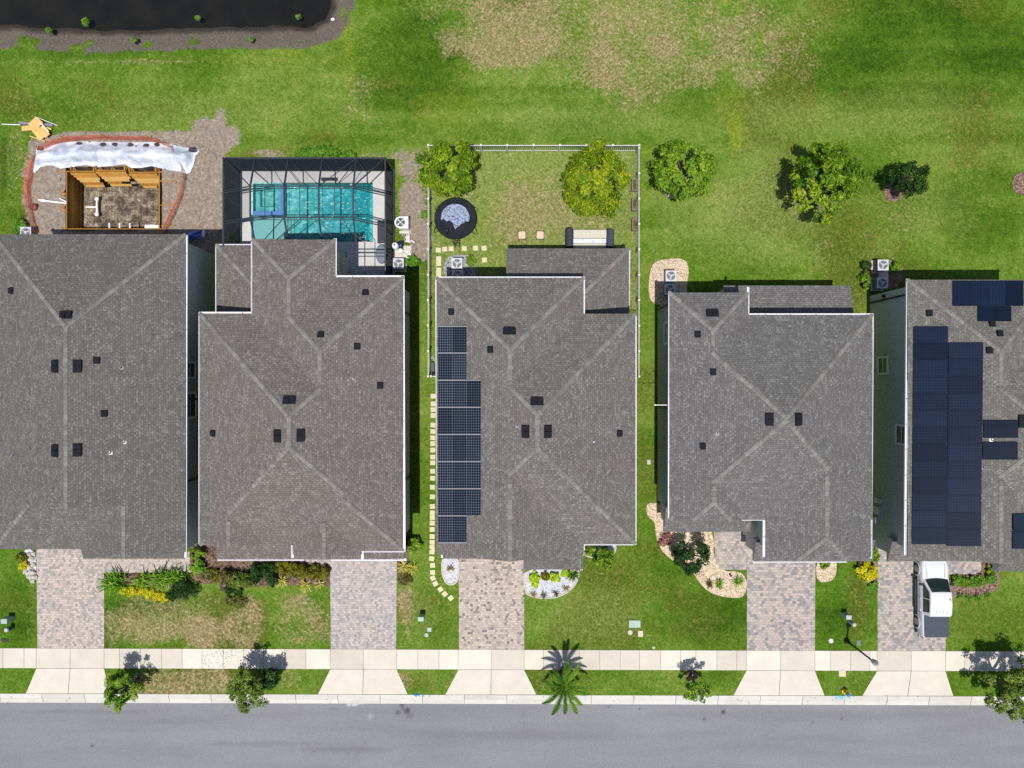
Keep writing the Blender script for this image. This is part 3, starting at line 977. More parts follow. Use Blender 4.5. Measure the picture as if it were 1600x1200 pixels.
    def gutter(s, pts, h=EV, spout=()):
        """pts: pixel polyline at eave height; every straight run is one gutter"""
        P = [Vector((*G(px, py, h), h)) for px, py in pts]
        for a, b in zip(P[:-1], P[1:]):
            d = (b - a); L = d.length; d.normalize(); nn = Vector((-d.y, d.x, 0))
            M = Matrix(((d.x, nn.x, 0, a.x), (d.y, nn.y, 0, a.y), (0, 0, 1, h - .06), (0, 0, 0, 1)))
            mb = MB(); w = .075
            mb.box(-w, L + w, -w, w, -.09, -.02, 0, mtx=M)
            mb.box(-w, L + w, -w, -w + .035, -.018, .05, 0, mtx=M)
            mb.box(-w, L + w, w - .035, w, -.018, .05, 0, mtx=M)
            k = 1.1
            while k < L - .3:
                mb.box(k, k + .03, -w + .036, w - .036, .0, .045, 1, mtx=M); k += 1.65
            mb.build('gutter', [M_GUT, M_DKMET], s.root, s.off)
        for i in spout:
            a = P[i]; mb = MB()
            mb.box(a.x - .04, a.x + .04, a.y - .05, a.y + .05, .1, h - .16)
            mb.build('downspout', M_GUT, s.root, s.off)

    def window(s, side, at, zc, w, h, wallpos):
        """side W/E/S/N wall at coordinate wallpos; at = centre along the wall"""
        fr, gl = MB(), MB(); t_ = .15
        def bx(mb, a0, a1, z0, z1, o0, o1):
            sg = -1 if side in 'WS' else 1
            lo, hi = sorted((wallpos + sg * o0, wallpos + sg * o1))
            if side in 'WE': mb.box(lo, hi, a0, a1, z0, z1)
            else: mb.box(a0, a1, lo, hi, z0, z1)
        a0, a1, z0, z1 = at - w / 2, at + w / 2, zc - h / 2, zc + h / 2
        bx(fr, a0 - t_, a0, z0 - t_, z1 + t_, -.05, .07); bx(fr, a1, a1 + t_, z0 - t_, z1 + t_, -.05, .07)
        bx(fr, a0, a1, z1, z1 + t_, -.05, .068); bx(fr, a0, a1, z0 - t_, z0, -.05, .09)
        bx(fr, a0, a1, zc - .03, zc + .03, -.05, .035)
        bx(gl, a0, a1, z0, z1, -.05, .015)
        f = fr.build('window', M_VINYL, s.root, s.off)
        gl.build('pane', M_GLASS, f, s.off)

    def door(s, x0, x1, y, z1=2.2, name='garage_door'):
        mb = MB()
        n = 4
        for k in range(n):
            mb.box(x0, x1, y - .05, y + .05, k * z1 / n + .01, (k + 1) * z1 / n - .01)
        mb.build(name, M_DOOR, s.root, s.off)

    def panel(s, x0, x1, y0, y1, mat, nu, nv, lift=.11):
        P = [s.on(px, py) for px, py in ((x0, y1), (x1, y1), (x1, y0), (x0, y0))]
        c = sum(P, Vector()) / 4
        u, d, n = s.frame(s.on((x0 + x1) / 2, (y0 + y1) / 2))
        P = [p - n * (p - c).dot(n) + n * lift for p in P]
        Q = [p - n * .035 for p in P]
        mb = MB()
        mb.face(P, 0, [(0, 0), (nu, 0), (nu, nv), (0, nv)])
        mb.face(Q[::-1], 1)
        for i in range(4):
            j = (i + 1) % 4
            mb.face([Q[i], Q[j], P[j], P[i]], 1)
        mb.build('solar_panel', [mat, M_FASCIA if nu == 6 and nv == 10 else M_DKMET], s.root, s.off)


def solar_mat(name, cell, line, lw, diamond, cell2=None):
    t = NT(name)
    sep = t.n('ShaderNodeSeparateXYZ'); t.l(t.uv(), sep.inputs[0])
    fx = t.math('ABSOLUTE', t.math('SUBTRACT', t.math('FRACT', sep.outputs[0]), .5))
    fy = t.math('ABSOLUTE', t.math('SUBTRACT', t.math('FRACT', sep.outputs[1]), .5))
    ln = t.math('GREATER_THAN', t.math('MAXIMUM', fx, fy), .5 - lw)
    if diamond: ln = t.math('MAXIMUM', ln, t.math('GREATER_THAN', t.math('ADD', fx, fy), 1 - diamond))
    rnd = t.island()
    cc = t.mix(t.noise(t.obj(), 1.2, 3), cell, cell2 or cell)
    c = t.mix(ln, cc, line)
    oi = t.n('ShaderNodeObjectInfo'); c = t.mix(1.0, c, t.rng(oi.outputs['Random'], 0, 1, .75, 1.45, smooth=False), 'MULTIPLY')
    t.bsdf(c, .07, None, .35, 0, 0)
    return t.m


M_SOL_A = solar_mat('blue cell solar glass', (.004, .007, .014, 1), lin(150, 156, 170, .5), .032, .12, (.005, .009, .018, 1))
M_SOL_B = solar_mat('black solar glass', (.003, .006, .015, 1), (.012, .02, .038, 1), .05, 0, (.006, .012, .03, 1))

# ---- house 1 (left, cut by the frame)
h1 = House('brown-grey roofed house at the far left, below the unfinished pool pit', M_SH_A, (140, 620), M_WALL)
h1.blk(-10, 290, 366, 784, 'WEN')
h1.blk(-10, 290, 700, 858, 'WSE')
h1.blk(130, 290, 700, 863, 'WE')
j0 = G(130, 873, 3.0); j1 = G(288, 873, 3.0)
h1.low(j0[0], j1[0], j0[1], j0[1] + 1.6, 'S')
h1.finish()
h1.gutter([(291, 369), (289.5, 870)], spout=())
for v in [(103, 492, 'd'), (87, 572, 'd'), (121, 572, 'd'), (151, 563, 's'), (18, 454, 's'), (163, 646, 's'), (87, 704, 'd'), (121, 703, 'd'), (190, 575, 'p'), (173, 708, 'p'), (195, 691, 'p'), (23, 711, 'p')]: h1.vent(*v)
xw = EX(290) - .36
h1.window('E', G(0, 578, 4)[1], 4.2, .9, 1.3, xw); h1.window('E', G(0, 633, 4)[1], 4.2, 1.5, 1.5, xw)
h1.window('S', EX(210), 4.3, 1.6, 1.4, EY(863) + .36 + .02); h1.window('N', EX(60), 4.2, 1.4, 1.3, EY(366) - .36); h1.window('N', EX(200), 4.2, 1.4, 1.3, EY(366) - .36)
h1.door(EX(20), EX(120), EY(858) + .36, 2.2)

# ---- house 2 (pool cage)
h2 = House('brown-grey roofed house with a screened swimming pool behind it', M_SH_BROWN, (470, 640), M_WALL)
h2.blk(312, 630, 490, 852, 'WENS')
h2.blk(394, 630, 433, 720, 'WEN')
h2.blk(394, 524, 374, 640, 'WEN')
h2.blk(457, 630, 640, 861, 'WES')
h2.blk(312, 418, 720, 849, 'WE')
h2.blk(457, 566, 720, 867, 'WE')
a0 = G(340, 874, 3.0); a1 = G(632, 874, 3.0)
h2.low(a0[0], a1[0], a0[1], a0[1] + 1.7, 'S')
b0 = G(338, 383, 3.0)
h2.low(b0[0], EX(410), EY(500), b0[1], 'WN')
h2.finish()
h2.gutter([(312, 849), (312, 489), (394, 489), (394, 374)]); h2.gutter([(524, 374), (524, 432), (630, 432), (631.5, 861), (566, 861), (566, 873)])
h2.gutter([(405, 847.5), (457, 847.5), (457, 870)])
h2.gutter([(341, 874.5), (473, 874.5)], 2.98); h2.gutter([(518, 874.5), (633, 874.5)], 2.98); h2.gutter([(393, 383), (338, 383), (338, 486)], 2.98)
for v in [(452, 625, 'd'), (434, 681, 'd'), (470, 680, 'd'), (571, 457, 's'), (501, 523, 's'), (558, 541, 's'), (594, 602, 's'), (333, 677, 's'), (553, 592, 'p'), (422, 670, 'p'), (370, 690, 'p')]: h2.vent(*v)
xw = EX(630) - .36
h2.window('E', G(0, 568, 4)[1], 4.2, .9, 1.2, xw); h2.window('W', EY(600), 4.2, .9, 1.3, EX(312) + .36); h2.window('S', EX(510), 4.4, 1.6, 1.2, EY(867) + .36 + .03)
h2.door(EX(520), EX(622), a0[1] + .41, 2.2); h2.window('S', EX(370), 1.5, 1.6, 1.4, a0[1] + .41); h2.window('N', EX(459), 4.2, 1.4, 1.2, EY(374) - .37)

# ---- house 3 (solar panels, centre)
def model_a(hs, dx, dy, detail):
    f = lambda a: a + dx
    hs.blk(f(682), f(993), 490 + dy, 850 + dy, 'WENS')
    hs.blk(f(682), f(912), 434 + dy, 700 + dy, 'WEN')
    hs.blk(f(682), f(912), 650 + dy, 866 + dy, 'WE')
    hs.blk(f(818), f(911.4), 760 + dy, 890 + dy, ('E', ('S', 1.1, 0.0)), cap=False)
h3 = House('brown-grey roofed house with blue solar panels and a white fenced backyard', M_SH_C, (838, 660), M_WALLW)
model_a(h3, 0, 0, True)
c0 = G(690, 873, 3.0); c1 = G(830, 873, 3.0)
h3.low(c0[0], c1[0], c0[1], c0[1] + 1.7, 'S')
d0 = G(791, 388, 3.0); d1 = G(983, 388, 3.0)
h3.low(d0[0], d1[0], EY(498), d0[1], 'NE')
h3.lo[-1].solid = False
h3.finish()
h3.gutter([(684, 862), (682, 434), (912, 434), (912, 492), (993, 492), (992.5, 850), (910, 850), (908.5, 889)])
h3.gutter([(983, 389), (982, 484)], 2.98)
mb = MB(); mb.box(c0[0] - .02, c0[0] + .07, c0[1] + .1, c0[1] + .5, 2.7, 3.1); mb.build('downspout', M_GUT, h3.root, h3.off)
for v in [(796, 517, 'd'), (839, 627, 'd'), (821, 674, 'd'), (856, 674, 'd'), (705, 487, 's'), (766, 546, 's'), (968, 677, 's'), (808, 666, 'p'), (927, 690, 'p')]: h3.vent(*v)
ry = [510, 551.7, 594, 636.3, 678.7, 721, 763.3, 805.6, 847.5]
for i in range(8):
    n = 2 if i in (0, 1, 7) else 3
    for j in range(n):
        xa = 685.5 + j * 22.4
        h3.panel(xa + .25, xa + 22.15, ry[i] + .9, ry[i + 1] - .9, M_SOL_A, 6, 10)
for i in range(9):
    n = 2 if i in (0, 1) or i >= 7 else 3
    if i == 2: n = 3
    P0, P1 = h3.on(685.3, ry[i]), h3.on(685.5 + 22.4 * n - .2, ry[i]); u, d, nn = h3.frame((P0 + P1) / 2)
    mb = MB(); mb.tube([P0 + nn * .075, P1 + nn * .075], .035, 4); mb.build('panel_rail', M_FASCIA, h3.root, h3.off)
mb = MB()
for q in ((d0[0] + .3, d0[1] - .3), (d1[0] - .3, d0[1] - .3), ((d0[0] + d1[0]) / 2, d0[1] - .3)):
    mb = MB(); mb.box(q[0] - .12, q[0] + .12, q[1] - .12, q[1] + .12, 0, 2.83); mb.build('porch_post', M_WALLW, h3.root, h3.off)
h3.door(EX(705), EX(795), c0[1] + .41, 2.2); h3.window('S', EX(865), 4.2, 1.5, 1.4, EY(890) + .372); h3.window('N', EX(740), 4.2, 1.5, 1.3, EY(434) - .364)
h3.window('S', EX(865), 1.5, 1.5, 1.4, EY(890) + .372)
h3.window('W', EY(640), 4.2, .9, 1.3, EX(682) + .36); h3.window('E', EY(600), 4.2, .9, 1.3, EX(993) - .36)
mb = MB(); mb.box(d0[0], d1[0], EY(470), d0[1] - .05, 0, .03); mb.build('patio_floor', M_WALK, h3.root, h3.off)

# ---- house 4
h4 = House('slate-grey roofed house with beige gravel beds and no solar panels', M_SH_GREY, (1204, 660), M_WALL)
h4.blk(1046, 1363, 492, 812, 'WENS')
h4.blk(1046, 1169, 457, 620, 'WEN')
h4.blk(1046, 1172, 700, 811, ('W', 'E', ('S', .4, .55)))
h4.blk(1195, 1361, 640, 871, ('W', 'E', ('S', .4, .75)))
e0 = G(1131, 446, 3.0); e1 = G(1329, 446, 3.0)
h4.low(e0[0], e1[0], EY(500), e0[1], 'N', slope=.22); h4.lo[-1].solid = False
f0 = G(1037, 831, 3.0); f1 = G(1172, 831, 3.0)
h4.low(f0[0], f1[0], f0[1], f0[1] + 1.9, 'S')
g0 = G(1177, 877, 3.0); g1 = G(1361, 877, 3.0)
h4.low(g0[0], g1[0], g0[1], g0[1] + 1.6, 'S')
h4.finish()
h4.gutter([(1046.5, 457), (1045.5, 809)]); h4.gutter([(1169, 450), (1169, 491.5), (1363.5, 491.5), (1361, 871)]); h4.gutter([(1161, 811.5), (1194, 811.5), (1193.5, 869)])
h4.gutter([(1178, 877.5), (1322, 877.5)], 2.98)
for v in [(1113, 489, 'd'), (1090, 522, 's'), (1114, 581, 's'), (1202, 655, 'd'), (1247, 655, 'd'), (1098, 697, 's'), (1121, 678, 'p'), (1342, 534, 'p'), (1349, 733, 'p')]: h4.vent(*v)
xw = EX(1046) + .36
h4.window('W', G(0, 520, 3.5)[1], 3.4, 1.3, 1.5, xw)
h4.window('S', EX(1278), 4.3, 1.6, 1.2, EY(871) + .372); h4.window('N', EX(1107), 4.2, 1.3, 1.2, EY(457) - .364); h4.window('E', EY(600), 4.2, .9, 1.3, EX(1363) - .36)
h4.door(EX(1215), EX(1330), g0[1] + .41, 2.2); h4.door(G(1145, 0, 1)[0], G(1163, 0, 1)[0], f0[1] + .41, 2.2, 'front_door')
for qx in (e0[0] + .3, e1[0] - .3):
    mb = MB(); mb.box(qx - .12, qx + .12, e0[1] - .42, e0[1] - .18, 0, 2.83); mb.build('porch_post', M_WALL, h4.root, h4.off)
mb = MB(); px_, py_ = EX(1046) - .02, G(0, 632, 4)[1]
mb.box(EX(1046) - .85, EX(1046) - .05, py_ - .02, py_ + .02, 5.2, 5.24); mb.blob((EX(1046) - .85, py_, 5.2), (.06, .06, .06)); mb.build('rod_fitting', M_VINYL, h4.root, h4.off)  # stands for a tiny light fixture on a white rod

# ---- house 5 (right, cut by the frame)
h5 = House('slate-grey roofed house at the far right with black solar panels', M_SH_E, (1570, 660), M_WALL)
model_a(h5, 736, 3, False)
i0 = G(1387, 877, 3.0); i1 = G(1566, 877, 3.0)
h5.low(i0[0], i1[0], i0[1], i0[1] + 1.7, 'S')
h5.finish()
h5.gutter([(1418.5, 437), (1414.5, 866)])
for v in [(1452, 489, 's'), (1562, 521, 's'), (1546, 547, 's'), (1550, 506, 's'), (1598, 658, 'd'), (1549, 688, 'p'), (1536, 731, 'p')]: h5.vent(*v)
yy = np.linspace(510, 850, 14)
for i in range(13):
    o_ = -i * .22
    h5.panel(1427.5 + o_, 1480.8 + o_, yy[i] + .25, yy[i + 1] - .25, M_SOL_B, 12, 6)
yy = np.linspace(535, 853, 13)
for i in range(12):
    o_ = -i * .3
    h5.panel(1482 + o_, 1535.6 + o_, yy[i] + .25, yy[i + 1] - .25, M_SOL_B, 12, 6)
h5.panel(1536.5, 1590, 656.5, 684, M_SOL_B, 12, 6); h5.panel(1535.5, 1589.5, 690.5, 718, M_SOL_B, 12, 6)
h5.panel(1580, 1620, 803, 829, M_SOL_B, 12, 6); h5.panel(1580, 1620, 830, 857, M_SOL_B, 12, 6)
for k in range(4): h5.panel(1488 + k * 27.5, 1515 + k * 27.5, 440, 479, M_SOL_B, 6, 12)
for k in range(2): h5.panel(1527 + k * 26, 1552.5 + k * 26, 480, 503, M_SOL_B, 6, 8)
xw = EX(1418) + .36
h5.window('W', G(0, 571, 2)[1], 1.9, 1.0, 1.1, xw); h5.window('W', G(0, 679, 4)[1], 4.3, 1.1, 1.2, xw)
h5.door(EX(1440), EX(1535), i0[1] + .41, 2.2); h5.window('S', EX(1600), 4.3, 1.6, 1.3, EY(893) + .372); h5.window('N', EX(1500), 4.2, 1.4, 1.2, EY(437) - .364)
for (py, z) in ((478, 2.6),):
    mb = MB(); yq = EY(458); mb.box(xw - .09, xw - .002, yq - .05, yq + .05, .1, 5.35); mb.build('downspout', M_DKMET, h5.root, h5.off)
for (py, z, w_) in ((782, 1.4, .35), (797, 1.2, .5), (812, .9, .45)):
    mb = MB(); yq = G(0, py, z)[1]; mb.box(xw - .2, xw - .003, yq - w_ / 2, yq + w_ / 2, z - .35, z + .35); mb.build('meter_box', M_ACBODY, h5.root, h5.off, bevel=.02)
mb = MB(); yq = EY(452); mb.box(xw - .12, xw - .004, yq - .1, yq + .1, 1.9, 2.2); mb.build('wall_lamp', M_DKMET, h5.root, h5.off)
for hh, xq, sg, ys_ in ((h4, EX(1046) + .36, -1, (EY(470), EY(640))), (h1, EX(290) - .36, 1, (EY(625), EY(755))), (h2, EX(630) - .36, 1, (EY(480), EY(760)))):
    for y_ in ys_:
        mb = MB(); lo_, hi_ = sorted((xq + sg * .003, xq + sg * .09)); mb.box(lo_, hi_, y_ - .05, y_ + .05, .1, 5.35); mb.build('downspout', M_DKMET, hh.root, hh.off)


# ------------------------------------------------------------------ foliage helpers
def leaf_cloud(C, N, size, tone, fold=.18, aspect=.5, rng=RN):
    """numpy leaf quads: centres C, normals N, sizes, per leaf tone"""
    n = len(C)
    N = N / (np.linalg.norm(N, axis=1, keepdims=True) + 1e-9)
    Rv = rng.normal(size=(n, 3)); A = Rv - N * (Rv * N).sum(1, keepdims=True); A /= np.linalg.norm(A, axis=1, keepdims=True) + 1e-9
    B = np.cross(N, A); s = size.reshape(-1, 1)
    V = np.stack([C - A * s, C + B * s * aspect + N * s * fold, C + A * s, C - B * s * aspect + N * s * fold], 1).reshape(-1, 3)
    return V, np.repeat(tone, 4)


def leaf_obj(name, V, tone, mat, parent=None):
    me = bpy.data.meshes.new(name); n = len(V) // 4
    me.vertices.add(len(V)); me.vertices.foreach_set('co', V.astype(np.float32).ravel())
    me.loops.add(len(V)); me.loops.foreach_set('vertex_index', np.arange(len(V), dtype=np.int32))
    me.polygons.add(n); me.polygons.foreach_set('loop_start', np.arange(0, len(V), 4, dtype=np.int32))
    me.update(calc_edges=True)
    at = me.attributes.new('tone', 'FLOAT', 'POINT'); at.data.foreach_set('value', tone.astype(np.float32))
    me.materials.append(mat)
    o = bpy.data.objects.new(name, me); COL.objects.link(o)
    if parent: o.parent = parent
    return o


def clumps(centers, rad, per, leaf, rng, outward=None, flat=.75, tone_sd=.28, up=.7):
    C, N, T, Sz = [], [], [], []
    for k, c in enumerate(centers):
        m = int(per * rng.uniform(.7, 1.3)); r = rad * rng.uniform(.7, 1.25)
        d = rng.normal(size=(m, 3)); d /= np.linalg.norm(d, axis=1, keepdims=True)
        q = c + d * r * (rng.rand(m, 1) ** .45) * np.array([1, 1, flat])
        o = (np.array(c) - (outward if outward is not None else np.zeros(3)))
        o = o / (np.linalg.norm(o) + 1e-6)
        nn = d * .7 + o * .5 + np.array([0, 0, up]) + rng.normal(size=(m, 3)) * .35
        C.append(q); N.append(nn); T.append(np.full(m, np.clip(.5 + rng.normal() * tone_sd, 0, 1)))
        Sz.append(leaf * rng.uniform(.65, 1.3, m))
    return np.concatenate(C), np.concatenate(N), np.concatenate(Sz), np.concatenate(T)


def crown_centres(n, rx, ry, rz, cz, rng, seed, lobes=.28, inner=.45):
    out = []
    while len(out) < n:
        d = rng.normal(size=3); d /= np.linalg.norm(d)
        if d[2] < -.55: continue
        k = 1 + lobes * 1.8 * mnoise.noise(Vector(d * 1.6) + Vector((seed * 7.3, seed * 1.7, 0)))
        f = inner + (1 - inner) * rng.rand() ** .5
        out.append(np.array([d[0] * rx * k * f, d[1] * ry * k * f, cz + d[2] * rz * k * f]))
    return out


M_BARK = simple('grey brown bark', lin(112, 98, 84, .6), .95, vary=.3, scale=9, bump=.5)
M_TWIG = simple('bare twig', lin(150, 132, 112, .6), .9, vary=.2)


def tree(px, py, h, rpx, label, mat, seed, height=None, n=70, per=60, leaf=.15, clump=.42, squash=(1, 1), group='backyard trees', cat='tree', lobes=.28, inner=.45, lean=(0, 0)):
    x, y = G(px, py, h); r = rpx / (S * H / (H - h))
    root = empty('tree', (x, y, 0), label, cat, group)
    rng = np.random.RandomState(seed)
    rz = h * .5 if height is None else height
    cs = crown_centres(n, r * squash[0] * .86, r * squash[1] * .86, rz, h, rng, seed, lobes, inner)
    C, N, Sz, T = clumps(cs, clump, per * 1.5, leaf * .8, rng, np.array([0, 0, h * .8]))
    V, tn = leaf_cloud(C, N, Sz, T, rng=rng)
    leaf_obj('crown', V, tn, mat, root)
    mb = MB(); rt = .05 + .018 * h
    base = Vector((-lean[0], -lean[1], 0)); top = Vector((0, 0, h * .75))
    mb.tube([base - Vector((0, 0, .1)), base.lerp(top, .4) + Vector((.05, .03, 0)), top, Vector((.1, -.05, h * 1.2))], [rt * 1.3, rt, rt * .75, rt * .3], 9)
    for k in range(0, len(cs), max(1, len(cs) // 16)):
        c = Vector(cs[k]); s_ = base.lerp(top, .45 + .5 * (k / len(cs)))
        m = s_.lerp(c, .55) + Vector((0, 0, .12))
        mb.tube([s_, m, c], [rt * .5, rt * .3, .012], 5, cap=False)
    mb.build('trunk', M_BARK, root, smooth=True)
    return root


K = .92
LM_YEL = leaf_mat('yellow green leaves', lin(42, 72, 8, K), lin(98, 126, 14, K), lin(178, 180, 32, K))
LM_LIME = leaf_mat('lime green leaves', lin(38, 66, 8, K), lin(92, 124, 14, K), lin(158, 176, 36, K))
LM_MID = leaf_mat('mid green leaves', lin(34, 66, 10, K), lin(88, 126, 22, K), lin(156, 180, 54, K))
LM_MIX = leaf_mat('mixed green leaves', lin(30, 62, 8, K), lin(80, 118, 16, K), lin(160, 176, 42, K))
LM_DARK = leaf_mat('dark green leaves', lin(14, 34, 10, K), lin(30, 60, 18, K), lin(74, 108, 42, K))
LM_OAK = leaf_mat('olive oak leaves', lin(38, 60, 16, K), lin(82, 106, 30, K), lin(144, 160, 70, K))
LM_PALM = leaf_mat('palm green', lin(24, 58, 10, K), lin(66, 104, 22, K), lin(130, 158, 50, K), .18)
LM_GOLD = leaf_mat('golden yellow leaves', lin(120, 116, 6, K), lin(188, 180, 10, K), lin(230, 220, 50, K))
LM_CROT = leaf_mat('croton leaves', lin(40, 52, 6, K), lin(84, 88, 12, K), lin(150, 142, 24, K))
LM_CHART = leaf_mat('chartreuse leaves', lin(104, 136, 12, K), lin(158, 190, 24, K), lin(206, 222, 60, K))
LM_LILY = leaf_mat('strappy green leaves', lin(44, 84, 14, K), lin(96, 146, 28, K), lin(164, 196, 72, K), .25)
LM_BRONZE = leaf_mat('bronze strappy leaves', lin(88, 74, 36, K), lin(150, 128, 70, K), lin(206, 184, 120, K), .2)
LM_VARI = leaf_mat('cream striped leaves', lin(110, 120, 34, K), lin(190, 184, 74, K), lin(236, 226, 140, K), .25)
LM_PINK = leaf_mat('pink purple leaves', lin(94, 40, 62, K), lin(158, 84, 110, K), lin(170, 160, 80, K))
LM_DULL = leaf_mat('dull green brown leaves', lin(58, 58, 28, K), lin(92, 92, 46, K), lin(140, 130, 80, K))
LM_WEED = leaf_mat('weed leaves', lin(40, 84, 16, K), lin(84, 132, 32, K), lin(130, 170, 60, K))


def shrub(px, py, r_px, h, label, mat, seed, group=None, per=34, leaf=.07, squash=(1, 1), name='shrub', cat='shrub', n=None, clump=None):
    z = h * .55; x, y = G(px, py, z); r = r_px / (S * H / (H - z))
    rng = np.random.RandomState(seed + 100)
    n = n or int(14 + r * 26)
    cs = crown_centres(n, r * squash[0] * .85, r * squash[1] * .85, h * .42, h * .52, rng, seed, .25, .3)
    C, N, Sz, T = clumps(cs, clump or max(.12, r * .3), per, leaf, rng, np.array([0, 0, h * .3]))
    C[:, 2] = np.maximum(C[:, 2], .04)
    V, tn = leaf_cloud(C, N, Sz, T, rng=rng)
    root = empty(name, (x, y, 0), label, cat, group)
    leaf_obj('foliage', V, tn, mat, root)
    mb = MB()
    for k in range(0, len(cs), max(1, len(cs) // 7)):
        mb.tube([(0, 0, -.05), tuple(np.array(cs[k]) * .6), tuple(cs[k])], [.02, .014, .006], 5)
    mb.build('stem', M_BARK, root)
    return root


def spiky(px, py, r_px, h, label, mat, seed, group=None, n=34, width=.03, name='clump_plant', cat='plant', segs=4, z0=.03, droop=.9):
    """strap-leaved clump: arching blades from one base"""
    z = h * .5; x, y = G(px, py, z); r = r_px / (S * H / (H - z))
    rng = np.random.RandomState(seed + 500)
    mb = MB(); tones = []
    for k in range(n):
        a = rng.uniform(0, 6.283); L = r * rng.uniform(.6, 1.12); hh = h * rng.uniform(.6, 1.15)
        d = Vector((math.cos(a), math.sin(a), 0)); sd = Vector((-d.y, d.x, 0))
        V = []; tn = rng.rand()
        sp_ = r * .3 if n > 55 else .05
        b0 = Vector((rng.normal() * sp_, rng.normal() * sp_ * .8, z0)); L *= rng.uniform(.45, 1) if n > 55 else 1
        for i in range(segs + 1):
            t_ = i / segs
            c = b0 + d * (L * t_ ** 1.1) + Vector((0, 0, hh * math.sin(min(t_ * 1.9, 2.3 + .0) * .9) * (1 if droop else t_)))
            w = width * (1 - t_ ** 2.2) * (1 + .6 * t_) + .002
            V += [c - sd * w, c + sd * w]
        F = [(2 * i, 2 * i + 1, 2 * i + 3, 2 * i + 2) for i in range(segs)]
        mb.shared(V, F); tones += [tn] * len(V)
    o = mb.build(name, mat)
    at = o.data.attributes.new('tone', 'FLOAT', 'POINT'); at.data.foreach_set('value', np.array(tones, dtype=np.float32))
    o.location = (x, y, 0)
    return tag(o, label, cat, group)


# ------------------------------------------------------------------ trees
tree(699, 262, 3.3, 51, 'lime green tree over the white fence corner by the trampoline', LM_LIME, 3, 1.55, n=80, per=70, leaf=.13, squash=(1, .95), lobes=.2)
tree(932, 284, 3.3, 61, 'large yellow green tree in the fenced yard by the raised planters', LM_YEL, 8, 1.7, n=110, per=72, leaf=.14, squash=(.96, 1), lobes=.16)
tree(1072, 266, 2.7, 51, 'mid green tree on the open lawn just right of the white fence', LM_MID, 14, 1.4, n=84, per=56, leaf=.15, squash=(1, .95), lobes=.24, clump=.38)
tree(1289, 276, 3.4, 59, 'tall green tree with yellowish tips alone on the lawn behind the slate-grey house', LM_MIX, 17, 1.8, n=84, per=58, leaf=.16, lobes=.34, clump=.42)
tree(1420, 280, 2.0, 35, 'small dark green tree on the lawn, farthest right of the backyard trees', LM_DARK, 22, .95, n=46, per=52, leaf=.12, squash=(1, .85), clump=.34)
tree(190, 1080, 2.2, 29, 'small bright green street tree at the first driveway apron from the left', LM_MID, 31, 1.0, n=38, per=44, leaf=.12, group='young street trees', clump=.28, lobes=.4)
tree(386, 1078, 2.6, 37, 'olive and dark green street tree on the dry verge before the pool-cage house', LM_OAK, 36, 1.2, n=52, per=54, leaf=.10, group='young street trees', clump=.3, lobes=.45, squash=(.85, 1))
tree(1091, 1077, 2.3, 25, 'thin sparse street tree on the green verge before the slate-grey house', LM_MID, 41, .8, n=26, per=26, leaf=.11, group='young street trees', clump=.22, lobes=.4)
tree(1594, 1084, 2.9, 52, 'big leafy street tree at the lower right corner of the picture', LM_OAK, 47, 1.4, n=84, per=56, leaf=.12, group='young street trees', clump=.36)


def palm(px, py, h, rpx, label, seed):
    x, y = G(px, py, h); r = rpx / (S * H / (H - h))
    root = empty('palm_tree', (x, y, 0), label, 'palm tree')
    rng = np.random.RandomState(seed)
    mb = MB(); pts = [(0, 0, -.1), (.02, 0, h * .4), (0, 0, h * .85)]
    mb.tube(pts, [.2, .15, .12], 10)
    for k in range(7): mb.lathe([(.19 - .01 * k, 0), (.2 - .01 * k, .04), (.17 - .01 * k, .09)], 10, (0, 0, .1 + k * h * .1))
    mb.build('trunk', M_BARK, root, smooth=True)
    nf = 15
    for k in range(nf):
        a = 6.283 * k / nf + rng.uniform(-.15, .15)
        south = .5 - .5 * math.sin(a)
        L = r * rng.uniform(.85, 1.15) * (.72 + .3 * abs(math.sin(a)) + .22 * south); up = rng.uniform(.5, 1.0) * .9
        d = Vector((math.cos(a), math.sin(a), 0)); sd = Vector((-d.y, d.x, 0))
        mb = MB(); rach = []; tones = []
        nS = 16
        for i in range(nS + 1):
            t_ = i / nS
            rach.append(Vector((0, 0, h * .85)) + d * (L * t_) + Vector((0, 0, up * (math.sin(t_ * 2.3) * 1.05) - .9 * t_ ** 3 * (.6 + .5 * rng.rand() * 0))))
        mb.tube(rach, [.03 - .025 * i / nS for i in range(nS + 1)], 5, cap=False)
        for i in range(2, nS):
            for sg in (-1, 1):
                for hlf in (0, .5):
                    t_ = (i + hlf) / nS
                    p = rach[i].lerp(rach[i + 1], hlf); ll = L * .15 * math.sin(math.pi * min(1, .15 + t_ * .85)) + .05
                    tip = p + sd * (sg * ll * .75) + d * ll * .7 - Vector((0, 0, ll * .45))
                    w = d * .05
                    mb.face([p - w, p + w, tip])
        f = mb.build('frond', LM_PALM, root)
        at = f.data.attributes.new('tone', 'FLOAT', 'POINT'); at.data.foreach_set('value', np.full(len(f.data.vertices), rng.rand(), dtype=np.float32))


palm(883, 1074, 2.5, 40, 'feathery palm tree on the verge with long arching fronds over the kerb', 5)

tree(421, 1060, 1.5, 19, 'dark green bushy young tree just right of the olive street tree', LM_DARK, 61, .8, n=26, per=46, leaf=.1, group='young street trees', clump=.28, cat='tree')
# ------------------------------------------------------------------ planting by the houses
HB = 'planting along the front walls'
sh = shrub
